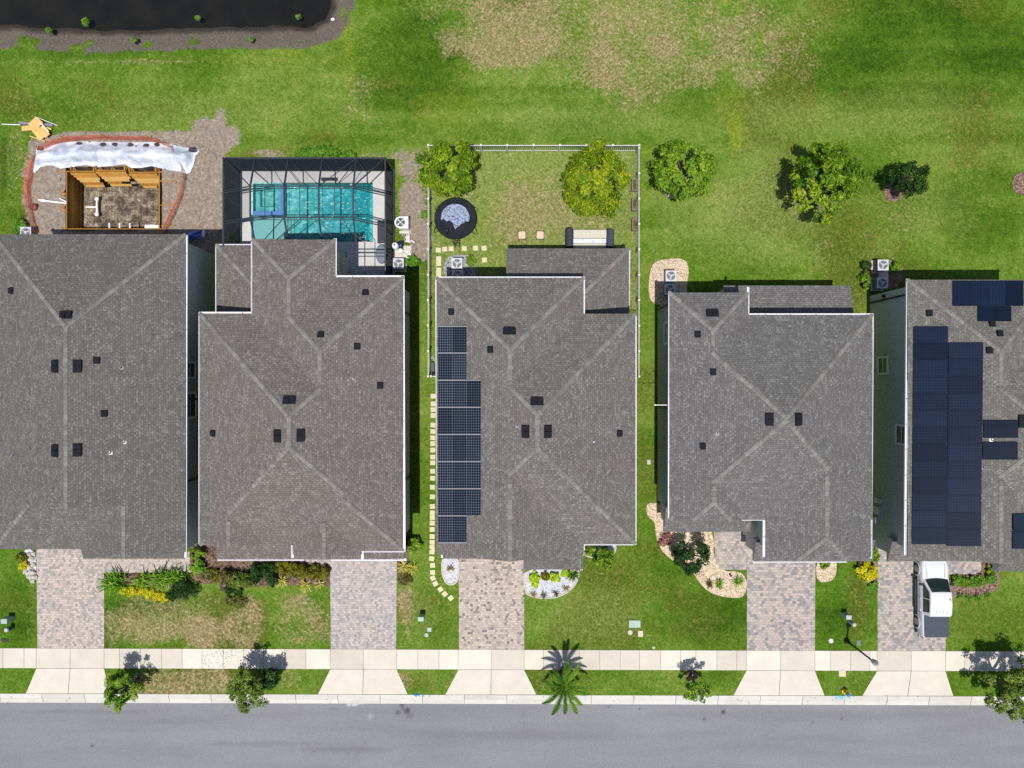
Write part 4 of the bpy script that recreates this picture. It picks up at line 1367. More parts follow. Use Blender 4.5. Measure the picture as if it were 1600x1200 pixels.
# house 1
sh(33, 872, 9, .5, 'small gold and green shrub beside the white rocks at the far left', LM_CROT, 1, HB)
sh(36, 884, 8, .45, 'golden leaved low shrub between the white rocks and the left lawn', LM_GOLD, 2, HB)
spiky(178, 911, 22, .8, 'tall strappy lily clump at the corner of the first paved driveway', LM_LILY, 1, HB, 110, .035)
spiky(222, 906, 15, .6, 'small strappy lily behind the yellow ground cover', LM_LILY, 2, HB, 60, .035)
spiky(251, 904, 20, .8, 'strappy lily clump left of the dark round bush', LM_LILY, 3, HB, 100, .035)
spiky(272, 901, 19, .8, 'strappy lily clump touching the dark round bush from above', LM_LILY, 4, HB, 90, .035)
for i, (x_, y_, r_) in enumerate(((192, 922, 7), (205, 924, 9), (218, 923, 8), (230, 928, 10), (244, 931, 10), (256, 934, 8))):
    sh(x_, y_, r_, .28, ('yellow ground cover plant in the row below the lily clumps'), LM_GOLD, 10 + i, 'yellow ground cover row', leaf=.055, name='ground_cover_plant', cat='plant')
sh(284, 923, 21, 1.1, 'dark round clipped bush at the right end of the yellow row', LM_DARK, 21, HB, per=60, leaf=.06)
sh(268, 931, 9, .6, 'low dark bush against the dark round clipped bush', LM_DARK, 22, HB)
sh(309, 868, 13, 1.3, 'dark glossy shrub in the gap between the two left houses', LM_MID, 23, HB)
sh(306, 886, 13, 1.0, 'bright green shrub below the gap between the two left houses', LM_LILY, 24, HB)
sh(322, 898, 10, .6, 'dull olive shrub at the end of the dirt strip', LM_DULL, 25, HB)
sh(338, 900, 11, .5, 'low yellow-brown shrub left of the long hedge', LM_CROT, 26, HB)
# house 2 hedge
for i, (x_, y_, r_, m_, lb) in enumerate(((354, 903, 14, LM_DULL, 'olive shrub at the left end of the hedge'), (372, 906, 14, LM_OAK, 'olive green shrub second along the hedge'), (389, 908, 13, LM_OAK, 'green shrub in the middle left of the hedge'),
                                          (400, 896, 14, LM_DARK, 'dark shrub rising at the middle of the hedge'), (419, 891, 14, LM_DARK, 'darkest shrub of the hedge, left of the yellow crotons'), (424, 907, 11, LM_DARK, 'low dark shrub before the darkest hedge shrub'))):
    sh(x_, y_, r_, 1.1, lb + ' under the white gutter', m_, 30 + i, 'dark hedge at the pool-cage house', per=44, leaf=.075)
for i, (x_, y_, r_) in enumerate(((440, 885, 12), (457, 890, 13), (473, 893, 12), (490, 895, 12), (505, 896, 11))):
    sh(x_, y_, r_, .9, ('yellow olive croton at the left end of the croton row', 'yellow olive croton second in the croton row', 'yellow olive croton in the middle of the croton row', 'yellow olive croton next to last before the grey driveway', 'yellow olive croton touching the pale grey driveway')[i], LM_CROT, 40 + i, 'croton row', per=46, leaf=.075)
spiky(441, 908, 12, .5, 'spiky yellow striped plant below the croton row', LM_VARI, 5, HB, 40, .02)
spiky(478, 914, 13, .45, 'pale cream striped spiky plant at the lawn edge below the crotons', LM_VARI, 6, HB, 44, .02)
spiky(500, 912, 9, .35, 'small cream striped plant near the driveway corner', LM_VARI, 7, HB, 30, .02)
sh(356, 923, 7, .35, 'small dark bush below the left end of the hedge', LM_DARK, 51, HB); sh(372, 925, 7, .35, 'small dark bush below the middle of the hedge', LM_DARK, 52, HB)
for i, (x_, y_) in enumerate(((360, 938), (378, 940))): sh(x_, y_, 9, .3, ('low straggly weed left on the dry lawn below the hedge', 'low straggly weed right on the dry lawn below the hedge')[i], LM_DULL, 55 + i, HB, per=16)
sh(646, 853, 13, 1.0, 'dark fern-like shrub beside the house wall by the stepping stones', LM_MID, 53, HB, leaf=.09)
spiky(631, 884, 13, .5, 'yellow striped spiky plant right of the pale grey driveway', LM_VARI, 8, HB, 44, .02)
spiky(643, 888, 11, .45, 'yellow striped spiky plant second from the pale grey driveway', LM_VARI, 9, HB, 40, .02)
sh(632, 904, 12, .5, 'dull brown-green shrub below the yellow striped spiky plants', LM_DULL, 54, HB)
# house 3
spiky(704, 888, 8, .35, 'single bronze spiky plant in the small white gravel bed', LM_BRONZE, 10, HB, 26, .02)
sh(835, 903, 9, .45, 'chartreuse shrub nearest the tan driveway in the white gravel', LM_CHART, 61, HB, leaf=.08); sh(837, 913, 5, .25, 'little lime plant below the first chartreuse shrub', LM_CHART, 65, HB)
sh(852, 900, 7, .4, 'smallest olive-lime shrub between two chartreuse shrubs', LM_CROT, 62, HB, leaf=.07)
sh(868, 903, 9, .45, 'chartreuse shrub in the middle of the white gravel bed', LM_CHART, 63, HB, leaf=.08)
sh(884, 895, 7, .35, 'small chartreuse shrub beside the dark fern', LM_CHART, 64, HB, leaf=.07)
spiky(895, 900, 12, .5, 'dark green fern at the curved end of the white gravel bed', LM_PALM, 11, HB, 40, .03)
for i, (x_, y_, m_) in enumerate(((833, 929, LM_BRONZE), (850, 930, LM_DULL), (869, 927, LM_DULL), (884, 919, LM_BRONZE))):
    spiky(x_, y_, 7, .3, ('orange bronze grass at the driveway corner of the white bed', 'small dull grass second along the white bed edge', 'small dull grass third along the white bed edge', 'bronze grass last along the curved white bed edge')[i], m_, 12 + i, 'edging grasses', 24, .015)
sh(944, 871, 17, 1.7, 'leafy green bush spreading over the edge of the corner gravel bed', LM_MIX, 66, HB, leaf=.1, per=40); sh(923, 861, 9, .7, 'smaller dark green plant in the corner gravel bed', LM_MID, 67, HB, leaf=.08)
sh(736, 408, 9, .6, 'leafy green bush by the air conditioner on grey gravel', LM_MID, 68, None)
# house 4
tree(1080, 870, 1.9, 33, 'small dark tree in the beige gravel bed casting a leafy shadow', LM_DARK, 53, .85, n=54, per=40, leaf=.11, group=None, clump=.3, lobes=.3, squash=(.95, .9))
sh(1040, 843, 12, .6, 'round pink and purple bush at the left of the beige gravel bed', LM_PINK, 71, HB, leaf=.06, per=50)
for i, (x_, y_, r_) in enumerate(((1108, 912, 8), (1124, 913, 9), (1153, 910, 11))):
    spiky(x_, y_, r_, .4, ('dark green grass clump leftmost in the beige gravel', 'dark green grass clump second in the beige gravel', 'rounder grass clump by the driveway in the beige gravel')[i], LM_DULL if i == 0 else LM_LILY, 20 + i, 'grasses in the beige gravel', 40, .018)
sh(1289, 881, 8, .5, 'small green bush in the beige gravel right of the garage', LM_MID, 72, HB)
# house 5
sh(1356, 893, 17, .9, 'bright yellow bush beside the far right driveway', LM_GOLD, 73, HB, leaf=.09, per=46)
sh(1367, 868, 10, .6, 'green bush tucked above the bright yellow bush', LM_MID, 74, HB)
sh(1348, 880, 8, .4, 'dull reddish low shrub at the left of the bright yellow bush', LM_DULL, 75, HB); sh(1366, 914, 8, .35, 'low green plant below the bright yellow bush', LM_WEED, 76, HB)
for i, (x_, y_) in enumerate(((1496, 909), (1509, 910), (1522, 910), (1535, 908), (1549, 905), (1548, 892))):
    sh(x_, y_, 9, .55, ('green hedge shrub touching the white pickup', 'green hedge shrub second from the white pickup', 'green hedge shrub third from the white pickup', 'green hedge shrub fourth from the white pickup', 'green hedge shrub at the outer corner', 'green hedge shrub above the outer corner')[i], LM_MID if i % 2 else LM_WEED, 80 + i, 'hedge beside the pickup', per=44, leaf=.06)
for i, (x_, y_) in enumerate(((1500, 932), (1513, 934), (1528, 934), (1543, 930))):
    spiky(x_, y_, 8, .3, ('low grass clump nearest the pickup below the bark mulch', 'low grass clump second below the bark mulch', 'low grass clump third below the bark mulch', 'low grass clump farthest from the pickup below the bark mulch')[i], LM_WEED, 30 + i, 'grass clumps below the mulch', 26, .018)
sh(1353, 414, 9, .5, 'small dark shrub at the upper left of the far right air conditioners', LM_DARK, 91, None); sh(1353, 438, 13, .8, 'larger green shrub left of the shaded air conditioner', LM_MID, 92, None, squash=(.75, 1.2)); sh(1398, 416, 10, .6, 'green shrub right of the sunlit air conditioner', LM_MID, 93, None)
# others
sh(646, 409, 11, .6, 'bright green bush by the pool pump pad', LM_WEED, 94, None)
for i, (x_, y_, r_) in enumerate(((470, 240, 10), (487, 238, 13), (507, 236, 14), (522, 238, 10), (545, 241, 9))):
    sh(x_, y_, r_, .5, ('weed patch at the left behind the pool cage', 'weed patch second behind the pool cage', 'thickest weed patch behind the pool cage', 'weed patch fourth behind the pool cage', 'small weed patch farthest right behind the pool cage')[i], LM_WEED, 95 + i, 'weeds behind the pool cage', squash=(1.2, .7), name='weed_patch', cat='weeds')
sh(33, 352, 15, .6, 'patch of green weeds above the left house roof', LM_WEED, 101, None, name='weed_patch', cat='weeds')
sh(664, 335, 6, .3, 'small weed against the left side of the white fence', LM_WEED, 102, None, name='weed_patch', cat='weeds')
for i, (x_, y_, r_) in enumerate(((133, 34, 6), (75, 47, 3), (309, 28, 2.5), (466, 26, 2.5), (210, 62, 4), (393, 62, 3))):
    sh(x_, y_, r_, .35, ('largest marsh plant standing in the dark pond', 'tiny green tuft on the left pond bank', 'small marsh plant in the middle of the dark pond', 'marsh plant near the right end of the dark pond', 'green tuft on the middle of the pond bank', 'green tuft on the bank toward the pond corner')[i], LM_WEED, 110 + i, 'pond edge plants', name='marsh_plant', cat='plant', per=22)

# ------------------------------------------------------------------ pool, deck and screen cage of house 2
def gpoly(mb, pts, z0, z1, mi=0): mb.prism([G(*p) for p in pts], z0, z1, mi)


mb = MB()
for q in ([(374, 264), (616, 264), (616, 285.5), (374, 285.5)], [(374, 285.5), (393, 285.5), (393, 396), (374, 396)], [(583, 285.5), (616, 285.5), (616, 378), (583, 378)],
          [(443, 378), (616, 378), (616, 445), (443, 445)], [(393, 374), (443, 374), (443, 396), (393, 396)]):
    gpoly(mb, q, -.3, .04)
tag(mb.build('pool_deck', M_DECK), None, None, None, 'structure')


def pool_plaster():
    t = NT('plaster with painted caustics')
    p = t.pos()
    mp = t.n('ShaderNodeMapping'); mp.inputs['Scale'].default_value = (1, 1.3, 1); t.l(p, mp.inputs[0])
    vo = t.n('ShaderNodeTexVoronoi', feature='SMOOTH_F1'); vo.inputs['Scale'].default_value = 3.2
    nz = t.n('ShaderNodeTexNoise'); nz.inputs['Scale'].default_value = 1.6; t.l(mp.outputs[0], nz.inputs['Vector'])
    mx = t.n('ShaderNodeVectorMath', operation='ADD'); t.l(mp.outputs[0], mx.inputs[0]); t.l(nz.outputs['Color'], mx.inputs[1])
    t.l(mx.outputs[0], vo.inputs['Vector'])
    c = t.ramp(vo.outputs['Distance'], [(.1, lin(120, 196, 198, .8)), (.45, lin(160, 220, 218, .8)), (.7, lin(226, 246, 244, .9))])  # pale mottling paints rippling caustic light into the floor colour
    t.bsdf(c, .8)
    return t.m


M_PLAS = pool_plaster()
M_SHELF = simple('pale pool shelf plaster', lin(196, 226, 226, .72), .8, vary=.05)
M_TILEB = simple('blue waterline tile', lin(96, 142, 205, .7), .25, vary=.25, scale=40)
M_TILED = simple('dark teal tile', lin(60, 130, 140, .6), .3, vary=.15, scale=30)
pool = empty('swimming_pool', (*G(510, 330), 0), 'turquoise swimming pool with a square spa inside the screen cage', 'swimming pool')
po = pool.location
def pbox(mb, x0, x1, y0, y1, z0, z1, mi=0):
    a, b = G(x0, y1), G(x1, y0); mb.box(a[0], b[0], a[1], b[1], z0, z1, mi)
def pface(mb, x0, x1, y0, y1, za, zb=None, mi=0):
    """horizontal or left-right sloping sheet"""
    a, b = G(x0, y1), G(x1, y0); zb = za if zb is None else zb
    mb.face([(a[0], a[1], za), (b[0], a[1], zb), (b[0], b[1], zb), (a[0], b[1], za)], mi)
mb = MB()
pface(mb, 443, 470, 285, 379, -.7, -.85); pface(mb, 470, 575, 285, 379, -.85, -1.9); pface(mb, 575, 584, 285, 379, -.45)
for x in (575,):
    a, b = G(x, 379), G(x, 285); mb.face([(a[0], a[1], -1.9), (a[0], a[1], -.45), (b[0], b[1], -.45), (b[0], b[1], -1.9)])
for (xa, ya, xb, yb) in ((443, 285, 584, 285), (584, 285, 584, 379), (584, 379, 443, 379)):
    a, b = G(xa, ya), G(xb, yb); mb.face([(a[0], a[1], -2), (b[0], b[1], -2), (b[0], b[1], .03), (a[0], a[1], .03)])
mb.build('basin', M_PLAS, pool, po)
mb = MB(); pface(mb, 393, 443, 337, 376, -.32); a, b = G(443, 376), G(443, 337); mb.face([(a[0], a[1], -.32), (b[0], b[1], -.32), (b[0], b[1], -.9), (a[0], a[1], -.9)])
mb.build('sun_shelf', M_SHELF, pool, po)
mb = MB()
pbox(mb, 393, 396, 285, 336, -.9, .1); pbox(mb, 396, 443, 285, 287.5, -.9, .1); pbox(mb, 438.5, 443, 287.5, 330, -.9, .06, 1); pbox(mb, 396, 443, 330, 336.5, -.9, .06, 1)
pface(mb, 396, 439, 287.5, 330, -.4)
pbox(mb, 405, 426, 296, 297, -.5, -.38, 2); pbox(mb, 404, 406.5, 296, 321, -.5, -.38, 2); pbox(mb, 425, 426, 297, 321, -.5, -.38, 2); pbox(mb, 406, 426, 320.4, 321.4, -.5, -.38, 2)
pface(mb, 406.5, 425, 297, 320.4, -.385)
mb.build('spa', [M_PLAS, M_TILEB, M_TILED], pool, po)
mb = MB()
for i in range(3): pbox(mb, 443 + i * 4, 447 + i * 4, 337, 378, -1, -.32 - .16 * i)
mb.build('step', M_SHELF, pool, po)


def water_mat(name, tint, dens):
    t = NT(name)
    bp = t.bump(t.noise(t.pos(), 4.5, 3, .6), .35, .05)
    tr = t.n('ShaderNodeBsdfTransparent'); tr.inputs[0].default_value = tint
    gl = t.n('ShaderNodeBsdfGlossy'); gl.inputs['Roughness'].default_value = .04; t.l(bp, gl.inputs['Normal'])
    fr = t.n('ShaderNodeFresnel'); fr.inputs['IOR'].default_value = 1.33; t.l(bp, fr.inputs['Normal'])
    mx = t.n('ShaderNodeMixShader'); t.l(fr.outputs[0], mx.inputs[0]); t.l(tr.outputs[0], mx.inputs[1]); t.l(gl.outputs[0], mx.inputs[2])
    t.l(mx.outputs[0], t.out.inputs[0])
    # depth colour: clear water volume under the surface
    return t.m


def water_sheet(x0, x1, y0, y1, z, tint, name='pool_water'):
    mb = MB(); pface(mb, x0, x1, y0, y1, z); mb.build(name, water_mat(name + str(x0), tint, 0), pool, po)


t = NT('pool water absorption')
bp = t.bump(t.noise(t.pos(), 2.6, 2, .5), 1.0, .16)
sp = t.n('ShaderNodeSeparateXYZ'); t.l(t.pos(), sp.inputs[0])
xl, xr = G(443, 0)[0], G(575, 0)[0]
f = t.rng(sp.outputs[0], xl, xr, 0, 1, smooth=False)
tr = t.n('ShaderNodeBsdfTransparent'); t.l(t.mix(f, (.50, .80, .81, 1), (.15, .58, .65, 1)), tr.inputs[0])
gl = t.n('ShaderNodeBsdfGlossy'); gl.inputs['Roughness'].default_value = .27; t.l(bp, gl.inputs['Normal'])
fr = t.n('ShaderNodeFresnel'); fr.inputs['IOR'].default_value = 1.33; t.l(bp, fr.inputs['Normal'])
mx = t.n('ShaderNodeMixShader'); t.l(fr.outputs[0], mx.inputs[0]); t.l(tr.outputs[0], mx.inputs[1]); t.l(gl.outputs[0], mx.inputs[2]); t.l(mx.outputs[0], t.out.inputs[0])
mb = MB(); pface(mb, 443, 575, 285, 379, -.1); mb.build('pool_water', t.m, pool, po)
water_sheet(575, 584, 285, 379, -.1, (.4, .78, .8, 1)); water_sheet(393, 443, 337, 376, -.1, (.62, .84, .85, 1)); water_sheet(396, 439, 287.5, 330, -.02, (.5, .76, .77, 1), 'spa_water')


def screen_mat():
    t = NT('dark insect screen')
    lw = t.n('ShaderNodeLayerWeight'); lw.inputs[0].default_value = .5
    op = t.rng(lw.outputs['Facing'], .12, .6, .1, .95)
    tr = t.n('ShaderNodeBsdfTransparent')
    df = t.n('ShaderNodeBsdfDiffuse'); df.inputs[0].default_value = (.028, .033, .044, 1)
    mx = t.n('ShaderNodeMixShader'); t.l(op, mx.inputs[0]); t.l(tr.outputs[0], mx.inputs[1]); t.l(df.outputs[0], mx.inputs[2]); t.l(mx.outputs[0], t.out.inputs[0])
    return t.m


M_SCR = screen_mat()
M_BEAM = simple('bronze cage beam', lin(52, 58, 68, .6), .4, vary=.08)
x0, y1c = G(349, 247, 3.0); x1c = G(602, 0, 3.0)[0]
yl, yr_ = EY(381), EY(438)              # where the cage meets the house on the left and right
ft = 3.9
fx0, fx1 = G(391, 0, ft)[0], G(552, 0, ft)[0]; fy1, fy0 = G(0, 291, ft)[1], G(0, 340, ft)[1]
ys_ = G(0, 380, 3.0)[1]
cage = empty('pool_cage', ((x0 + x1c) / 2, (y1c + ys_) / 2, 0), 'dark screened pool cage with bronze beams over the turquoise pool', 'pool enclosure')
cz = cage.location
xb = EX(526)                            # right part runs further down beside the house
mb = MB()
def q3(*p): mb.face([Vector(v) for v in p])
q3((x0, yl, .05), (x0, y1c, .05), (x0, y1c, 3), (x0, yl, 3)); q3((x0, y1c, .05), (x1c, y1c, .05), (x1c, y1c, 3), (x0, y1c, 3)); q3((x1c, y1c, .05), (x1c, yr_, .05), (x1c, yr_, 3), (x1c, y1c, 3))
q3((x0, yl, .05), (EX(392), yl, .05), (EX(392), yl, 3), (x0, yl, 3))
mb.build('wall_screen', M_SCR, cage, cz)
mb = MB()
q3((x0, y1c, 3), (x1c, y1c, 3), (fx1, fy1, ft), (fx0, fy1, ft)); q3((fx0, fy0, ft), (fx1, fy0, ft), (fx1, fy1, ft), (fx0, fy1, ft))
q3((x0, ys_, 3), (x0, y1c, 3), (fx0, fy1, ft), (fx0, fy0, ft)); q3((x1c, y1c, 3), (x1c, ys_, 3), (fx1, fy0, ft), (fx1, fy1, ft))
q3((x0, ys_, 3), (fx0, fy0, ft), (fx1, fy0, ft), (x1c, ys_, 3)); q3((xb, yr_, 3.0), (x1c, yr_, 3.0), (x1c, ys_, 3), (xb, ys_, 3))
mb.build('roof_screen', M_SCR, cage, cz)
M_SCRP = simple('dark cage post', (.026, .031, .042), .6)
def beam(a, b, w=.05, nm='beam', mat=M_BEAM):
    mb = MB(); a, b = Vector(a), Vector(b)
    d = (b - a); L = d.length; d.normalize(); u = d.cross(Vector((0, 0, 1)))
    u = u.normalized() if u.length > .01 else Vector((1, 0, 0)); n = u.cross(d)
    M = Matrix(((d.x, u.x, n.x, a.x), (d.y, u.y, n.y, a.y), (d.z, u.z, n.z, a.z), (0, 0, 0, 1)))
    mb.box(-.02, L + .02, -w * .55, w * .55, -w * .8, w * .8, mtx=M); mb.build(nm, mat, cage, cz)
for pxx in (391, 444, 498, 552):
    xx = G(pxx, 0, ft)[0]
    beam((xx, y1c, 3), (xx, fy1, ft), .08); beam((xx, fy1, ft), (xx, fy0, ft), .08); beam((xx, fy0, ft), (xx, ys_, 3), .08); beam((xx, y1c, .05), (xx, y1c, 3), .05, 'post', M_SCRP)
for y_, ye in ((fy1, None), (fy0, None)):
    for o_ in (0, .14):
        beam((fx0, y_ - o_, ft), (fx1, y_ - o_, ft), .05 - o_ * .12)
        beam((fx0, y_ - o_, ft), (x0, y_ - o_ - .1, 3), .055); beam((fx1, y_ - o_, ft), (x1c, y_ - o_ - .25, 3), .055)
for xx in [G(p, 0, 3.5)[0] for p in (417, 471, 525)]: beam((xx, fy1, ft), (xx, fy0, ft), .03)
beam((x0, y1c, 3), (x1c, y1c, 3), .08); beam((x0, yl, 3), (x0, y1c, 3), .08); beam((x1c, yr_, 3), (x1c, y1c, 3), .08); beam((x0, y1c, .1), (x1c, y1c, .1), .05); beam((x0, yl, .1), (x0, y1c, .1), .05); beam((x1c, yr_, .1), (x1c, y1c, .1), .05)
beam((x0, y1c, 3), (fx0, fy1, ft), .06); beam((x1c, y1c, 3), (fx1, fy1, ft), .06)
xa, xbm, xcm, xd = [G(p, 0, ft)[0] for p in (391, 444, 498, 552)]
def lerp(a, b, t_): return tuple(a[i] + (b[i] - a[i]) * t_ for i in range(3))
for (a, b) in (((xa + .8, y1c, 3), (xbm, fy1, ft)), ((xbm - .6, y1c, 3), (G(471, 0, ft)[0], fy1, ft)), ((xd, y1c, 3), (xcm, fy1, ft)), ((xd - .2, y1c - .6, 3.3), (G(525, 0, ft)[0], fy1, ft)),
               ((xa + .4, ys_, 3), (xbm, fy0, ft)), ((xa + 1.2, ys_, 3), (G(471, 0, ft)[0], fy0, ft)), ((G(525, 0, 3)[0], ys_, 3), (xcm, fy0, ft)), ((xd + .6, ys_, 3), (G(525, 0, ft)[0], fy0, ft))):
    beam(a, b, .035, 'brace')
for yy_ in np.linspace(yl + 1, y1c - 1.2, 4): beam((x0, yy_, .05), (x0, yy_, 3), .05, 'post', M_SCRP)
for yy_ in np.linspace(yr_ + .6, y1c - 1.2, 5): beam((x1c, yy_, .05), (x1c, yy_, 3), .05, 'post', M_SCRP)
for (xx, yy_) in ((x0, y1c), (x1c, y1c), (x0, yl), (x1c, yr_)): beam((xx, yy_, .05), (xx, yy_, 3), .08, 'post')
beam((xb, G(0, 395, 3)[1], 3), (x1c, G(0, 395, 3)[1], 3), .06); beam((xb, G(0, 398, 3)[1] - .1, 3), (x1c, G(0, 398, 3)[1] - .1, 3), .05); beam((G(570, 0, 3)[0], ys_, 3), (G(570, 0, 3)[0], yr_, 3), .05)

# poolside things
r_ = empty('deck_bench', (*G(516, 282.5), 0), 'dark slim bench on the pool deck behind the turquoise water', 'bench')
mb = MB(); mb.box(-.55, .55, -.11, .11, .4, .46); mb.build('seat', M_BEAM, r_)
for sx in (-.45, .45): mb = MB(); mb.box(sx - .04, sx + .04, -.1, .1, .04, .4); mb.build('leg', M_BEAM, r_)
r_ = empty('bar_table', (*G(598, 366), 0), 'long dark narrow table on the right of the pool deck', 'table')
mb = MB(); mb.box(-.24, .24, -.8, .8, .72, .78); mb.build('tabletop', simple('charcoal wicker', lin(80, 86, 94, .5), .8), r_)
for sx in (-.18, .18):
    for sy in (-.7, .7): mb = MB(); mb.box(sx - .03, sx + .03, sy - .03, sy + .03, .04, .72); mb.build('leg', M_BEAM, r_)
mb = MB(); mb.lathe([(.5, 0), (.52, .2), (.5, .36), (.44, .4)], 20); o = solo(mb, 'ottoman', simple('grey blue cushion', lin(140, 156, 168, .6), .9), (*G(597, 398), .04), 'oval grey-blue ottoman on the lower right of the pool deck', 'ottoman', smooth=True); o.scale = (.8, 1.35, 1)

# ------------------------------------------------------------------ unfinished pool pit at house 1
PX0, PX1, PY0, PY1 = PIT
a, b = G(PX0 - 3, PY1 + 3), G(PX1 + 3, PY0 - 3)
t = NT('wet pit soil')
n1 = t.noise(t.pos(), 1.1, 6, .75); n2 = t.noise(t.pos(), 7, 5, .75)
c = t.ramp(t.math('ADD', t.math('MULTIPLY', n1, .7), t.math('MULTIPLY', n2, .4)), [(.36, lin(60, 50, 43, .62)), (.5, lin(98, 85, 74, .64)), (.58, lin(146, 132, 115, .66)), (.66, lin(200, 188, 166, .68))])
t.bsdf(c, .95, t.bump(n2, .8, .06), .1); M_PIT = t.m
mb = MB(); gx, gy = 40, 28
V = []; F = []
for j in range(gy + 1):
    for i in range(gx + 1):
        x_ = a[0] + (b[0] - a[0]) * i / gx; y_ = a[1] + (b[1] - a[1]) * j / gy
        V.append((x_, y_, -1.7 + .08 * mnoise.noise(Vector((x_ * 2, y_ * 2, 3)))))
for j in range(gy):
    for i in range(gx): k = j * (gx + 1) + i; F.append((k, k + 1, k + gx + 2, k + gx + 1))
mb.shared(V, F)
for (xa_, ya_, xb_, yb_) in ((a[0], a[1], b[0], a[1]), (b[0], a[1], b[0], b[1]), (b[0], b[1], a[0], b[1]), (a[0], b[1], a[0], a[1])):
    mb.face([(xa_, ya_, -1.8), (xb_, yb_, -1.8), (xb_, yb_, .12), (xa_, ya_, .12)])
tag(mb.build('pool_pit', M_PIT), None, None, None, 'structure')
t = NT('raw form lumber')
mp = t.n('ShaderNodeMapping'); mp.inputs['Scale'].default_value = (1, 1, 8); t.l(t.obj(), mp.inputs[0])
c = t.ramp(t.math('ADD', t.math('MULTIPLY', t.island(), .5), t.math('MULTIPLY', t.noise(mp.outputs[0], 2.5, 4, .6), .5)), [(.2, lin(150, 98, 40, .66)), (.5, lin(194, 138, 62, .66)), (.8, lin(228, 186, 112, .68))])
t.bsdf(c, .8, None, .2); M_LUM = t.m
M_PLY = simple('plywood', lin(232, 190, 118, .68), .8, vary=.12, scale=3)
fw = empty('pool_formwork', (*G(179, 311), 0), 'orange-brown timber formwork lining the unfinished pool pit', 'formwork')
fo = fw.location
def plank(name, x0_, x1_, y0_, y1_, z0_, z1_, tilt=0):
    mb = MB(); a_, b_ = G(x0_, y1_), G(x1_, y0_); mb.box(a_[0], b_[0], a_[1], b_[1], z0_, z1_); return mb.build(name, M_LUM, fw, fo)
mb = MB(); a_ = G(107, 0)[0]; ya, yb = G(0, 357)[1], G(0, 270)[1]
for k in range(7):
    z0_ = -1.68 + k * .262; mb.box(a_ - .05, a_ + .0 + .003 * (k % 2), ya, yb, z0_, z0_ + .256)
mb.build('side_boards', M_LUM, fw, fo)
plank('top_rail', 106.4, 107.6, 268, 359, .16, .22); plank('top_rail', 249.5, 251.2, 271, 359, .05, .15)
plank('side_boards', 250, 251, 271, 357, -1.65, .05)
plank('top_rail', 101, 254, 357.6, 359, .05, .14); plank('side_boards', 107.5, 249.5, 358, 358.8, -1.65, .05); plank('top_rail', 96, 112, 268.6, 270, .16, .22); plank('top_rail', 246, 257, 269.5, 271, .16, .22)
rr = random.Random(3)
for seg, (xa_, xb_, yb_) in enumerate(((112, 151, 270.5), (151, 199, 269), (203, 247, 272))):
    mb = MB(); A, B = G(xa_, yb_), G(xb_, yb_)
    n = 6
    for k in range(n):                  # staggered boards leaning over the back wall
        f0, f1 = k / n, (k + 1) / n - .03
        y_t, y_b = A[1] - .02 - .13 * k, A[1] - .02 - .13 * (k + 1)
        z_t, z_b = .2 - .17 * k, .2 - .17 * (k + 1)
        ex = rr.uniform(-.25, .15) if k > 2 else 0
        cut = rr.uniform(0, .8) if (k > 3 and seg != 0) else 0
        mb.face([(A[0] + .12 * k, y_b, z_b + .02), (B[0] + ex - cut + .05 * k, y_b, z_b + .02), (B[0] + ex - cut + .05 * k, y_t, z_t), (A[0] + .12 * k, y_t, z_t)])
        mb.face([(A[0] + .12 * k, y_b, z_b - .03), (A[0] + .12 * k, y_b, z_b + .02), (B[0] + ex - cut, y_b, z_b + .02), (B[0] + ex - cut, y_b, z_b - .03)][::-1])
    mb.build('back_boards', M_LUM, fw, fo)
    plank('top_rail', xa_ + 1, xb_, yb_ - 1.8, yb_ - .2, .2, .26)
    for xx in np.linspace(xa_ + 2, xb_ - 3, 3 if seg == 1 else 2):
        p0, p1 = G3(xx, yb_ - 1.5, .2), G3(xx + rr.uniform(-3, 4), yb_ - 9, .04)
        mb = MB(); mb.tube([p0, p1], .04, 4); mb.build('brace', M_LUM, fw, fo)
        mb = MB(); mb.tube([p0 + Vector((.25, .05, 0)), p1 + Vector((0, .05, 0))], .035, 4); mb.build('brace', M_LUM, fw, fo)
    plank('stake', xb_ - 2, xb_, yb_ - 9, yb_ - 1, -.1, .3)
    plank('stake', xa_ + 1, xa_ + 2.6, yb_ - 9, yb_ - 1, -.1, .26)
for (xa_, ya_, xb_, yb_) in ((250, 282.5, 275, 284.5), (251, 320.5, 277, 318), (252, 352.5, 274, 353)):
    mb = MB(); mb.tube([G3(xa_, ya_, .12), G3(xb_, yb_, .18)], .04, 4); mb.build('brace', M_LUM, fw, fo)
for (x_, y_) in ((101, 300), (103, 305), (102, 325), (104, 331)):
    mb = MB(); mb.box(G(x_, 0)[0] - .12, G(x_, 0)[0] + .12, G(0, y_)[1] - .06, G(0, y_)[1] + .06, 0, .25); mb.build('stake', M_LUM, fw, fo)
mb = MB(); M_REB = simple('rusty rebar', lin(70, 56, 46, .6), .8)
for xx in np.linspace(128, 247, 14): mb.tube([G3(xx, 287, -1.55), G3(xx, 356, -1.55)], .009, 4)
for yy_ in np.linspace(289, 355, 8): mb.tube([G3(127, yy_, -1.57), G3(248, yy_, -1.57)], .009, 4)
world_thing(mb, 'rebar_grid', M_REB, 'grid of thin steel bars over the floor of the pool pit', 'rebar grid')
def S3(px, py, h): return G3(px, py, h)
mb = MB(); mb.tube([S3(151.5, 311, -1.35), S3(151.5, 335, -1.35)], .075, 8); mb.tube([S3(134, 323.5, -1.35), S3(151, 323.5, -1.35)], .06, 8)
for yy_ in (311, 335): mb.lathe([(.13, -.1), (.15, 0), (.13, .1)], 12, tuple(S3(151.5, yy_, -1.32)))
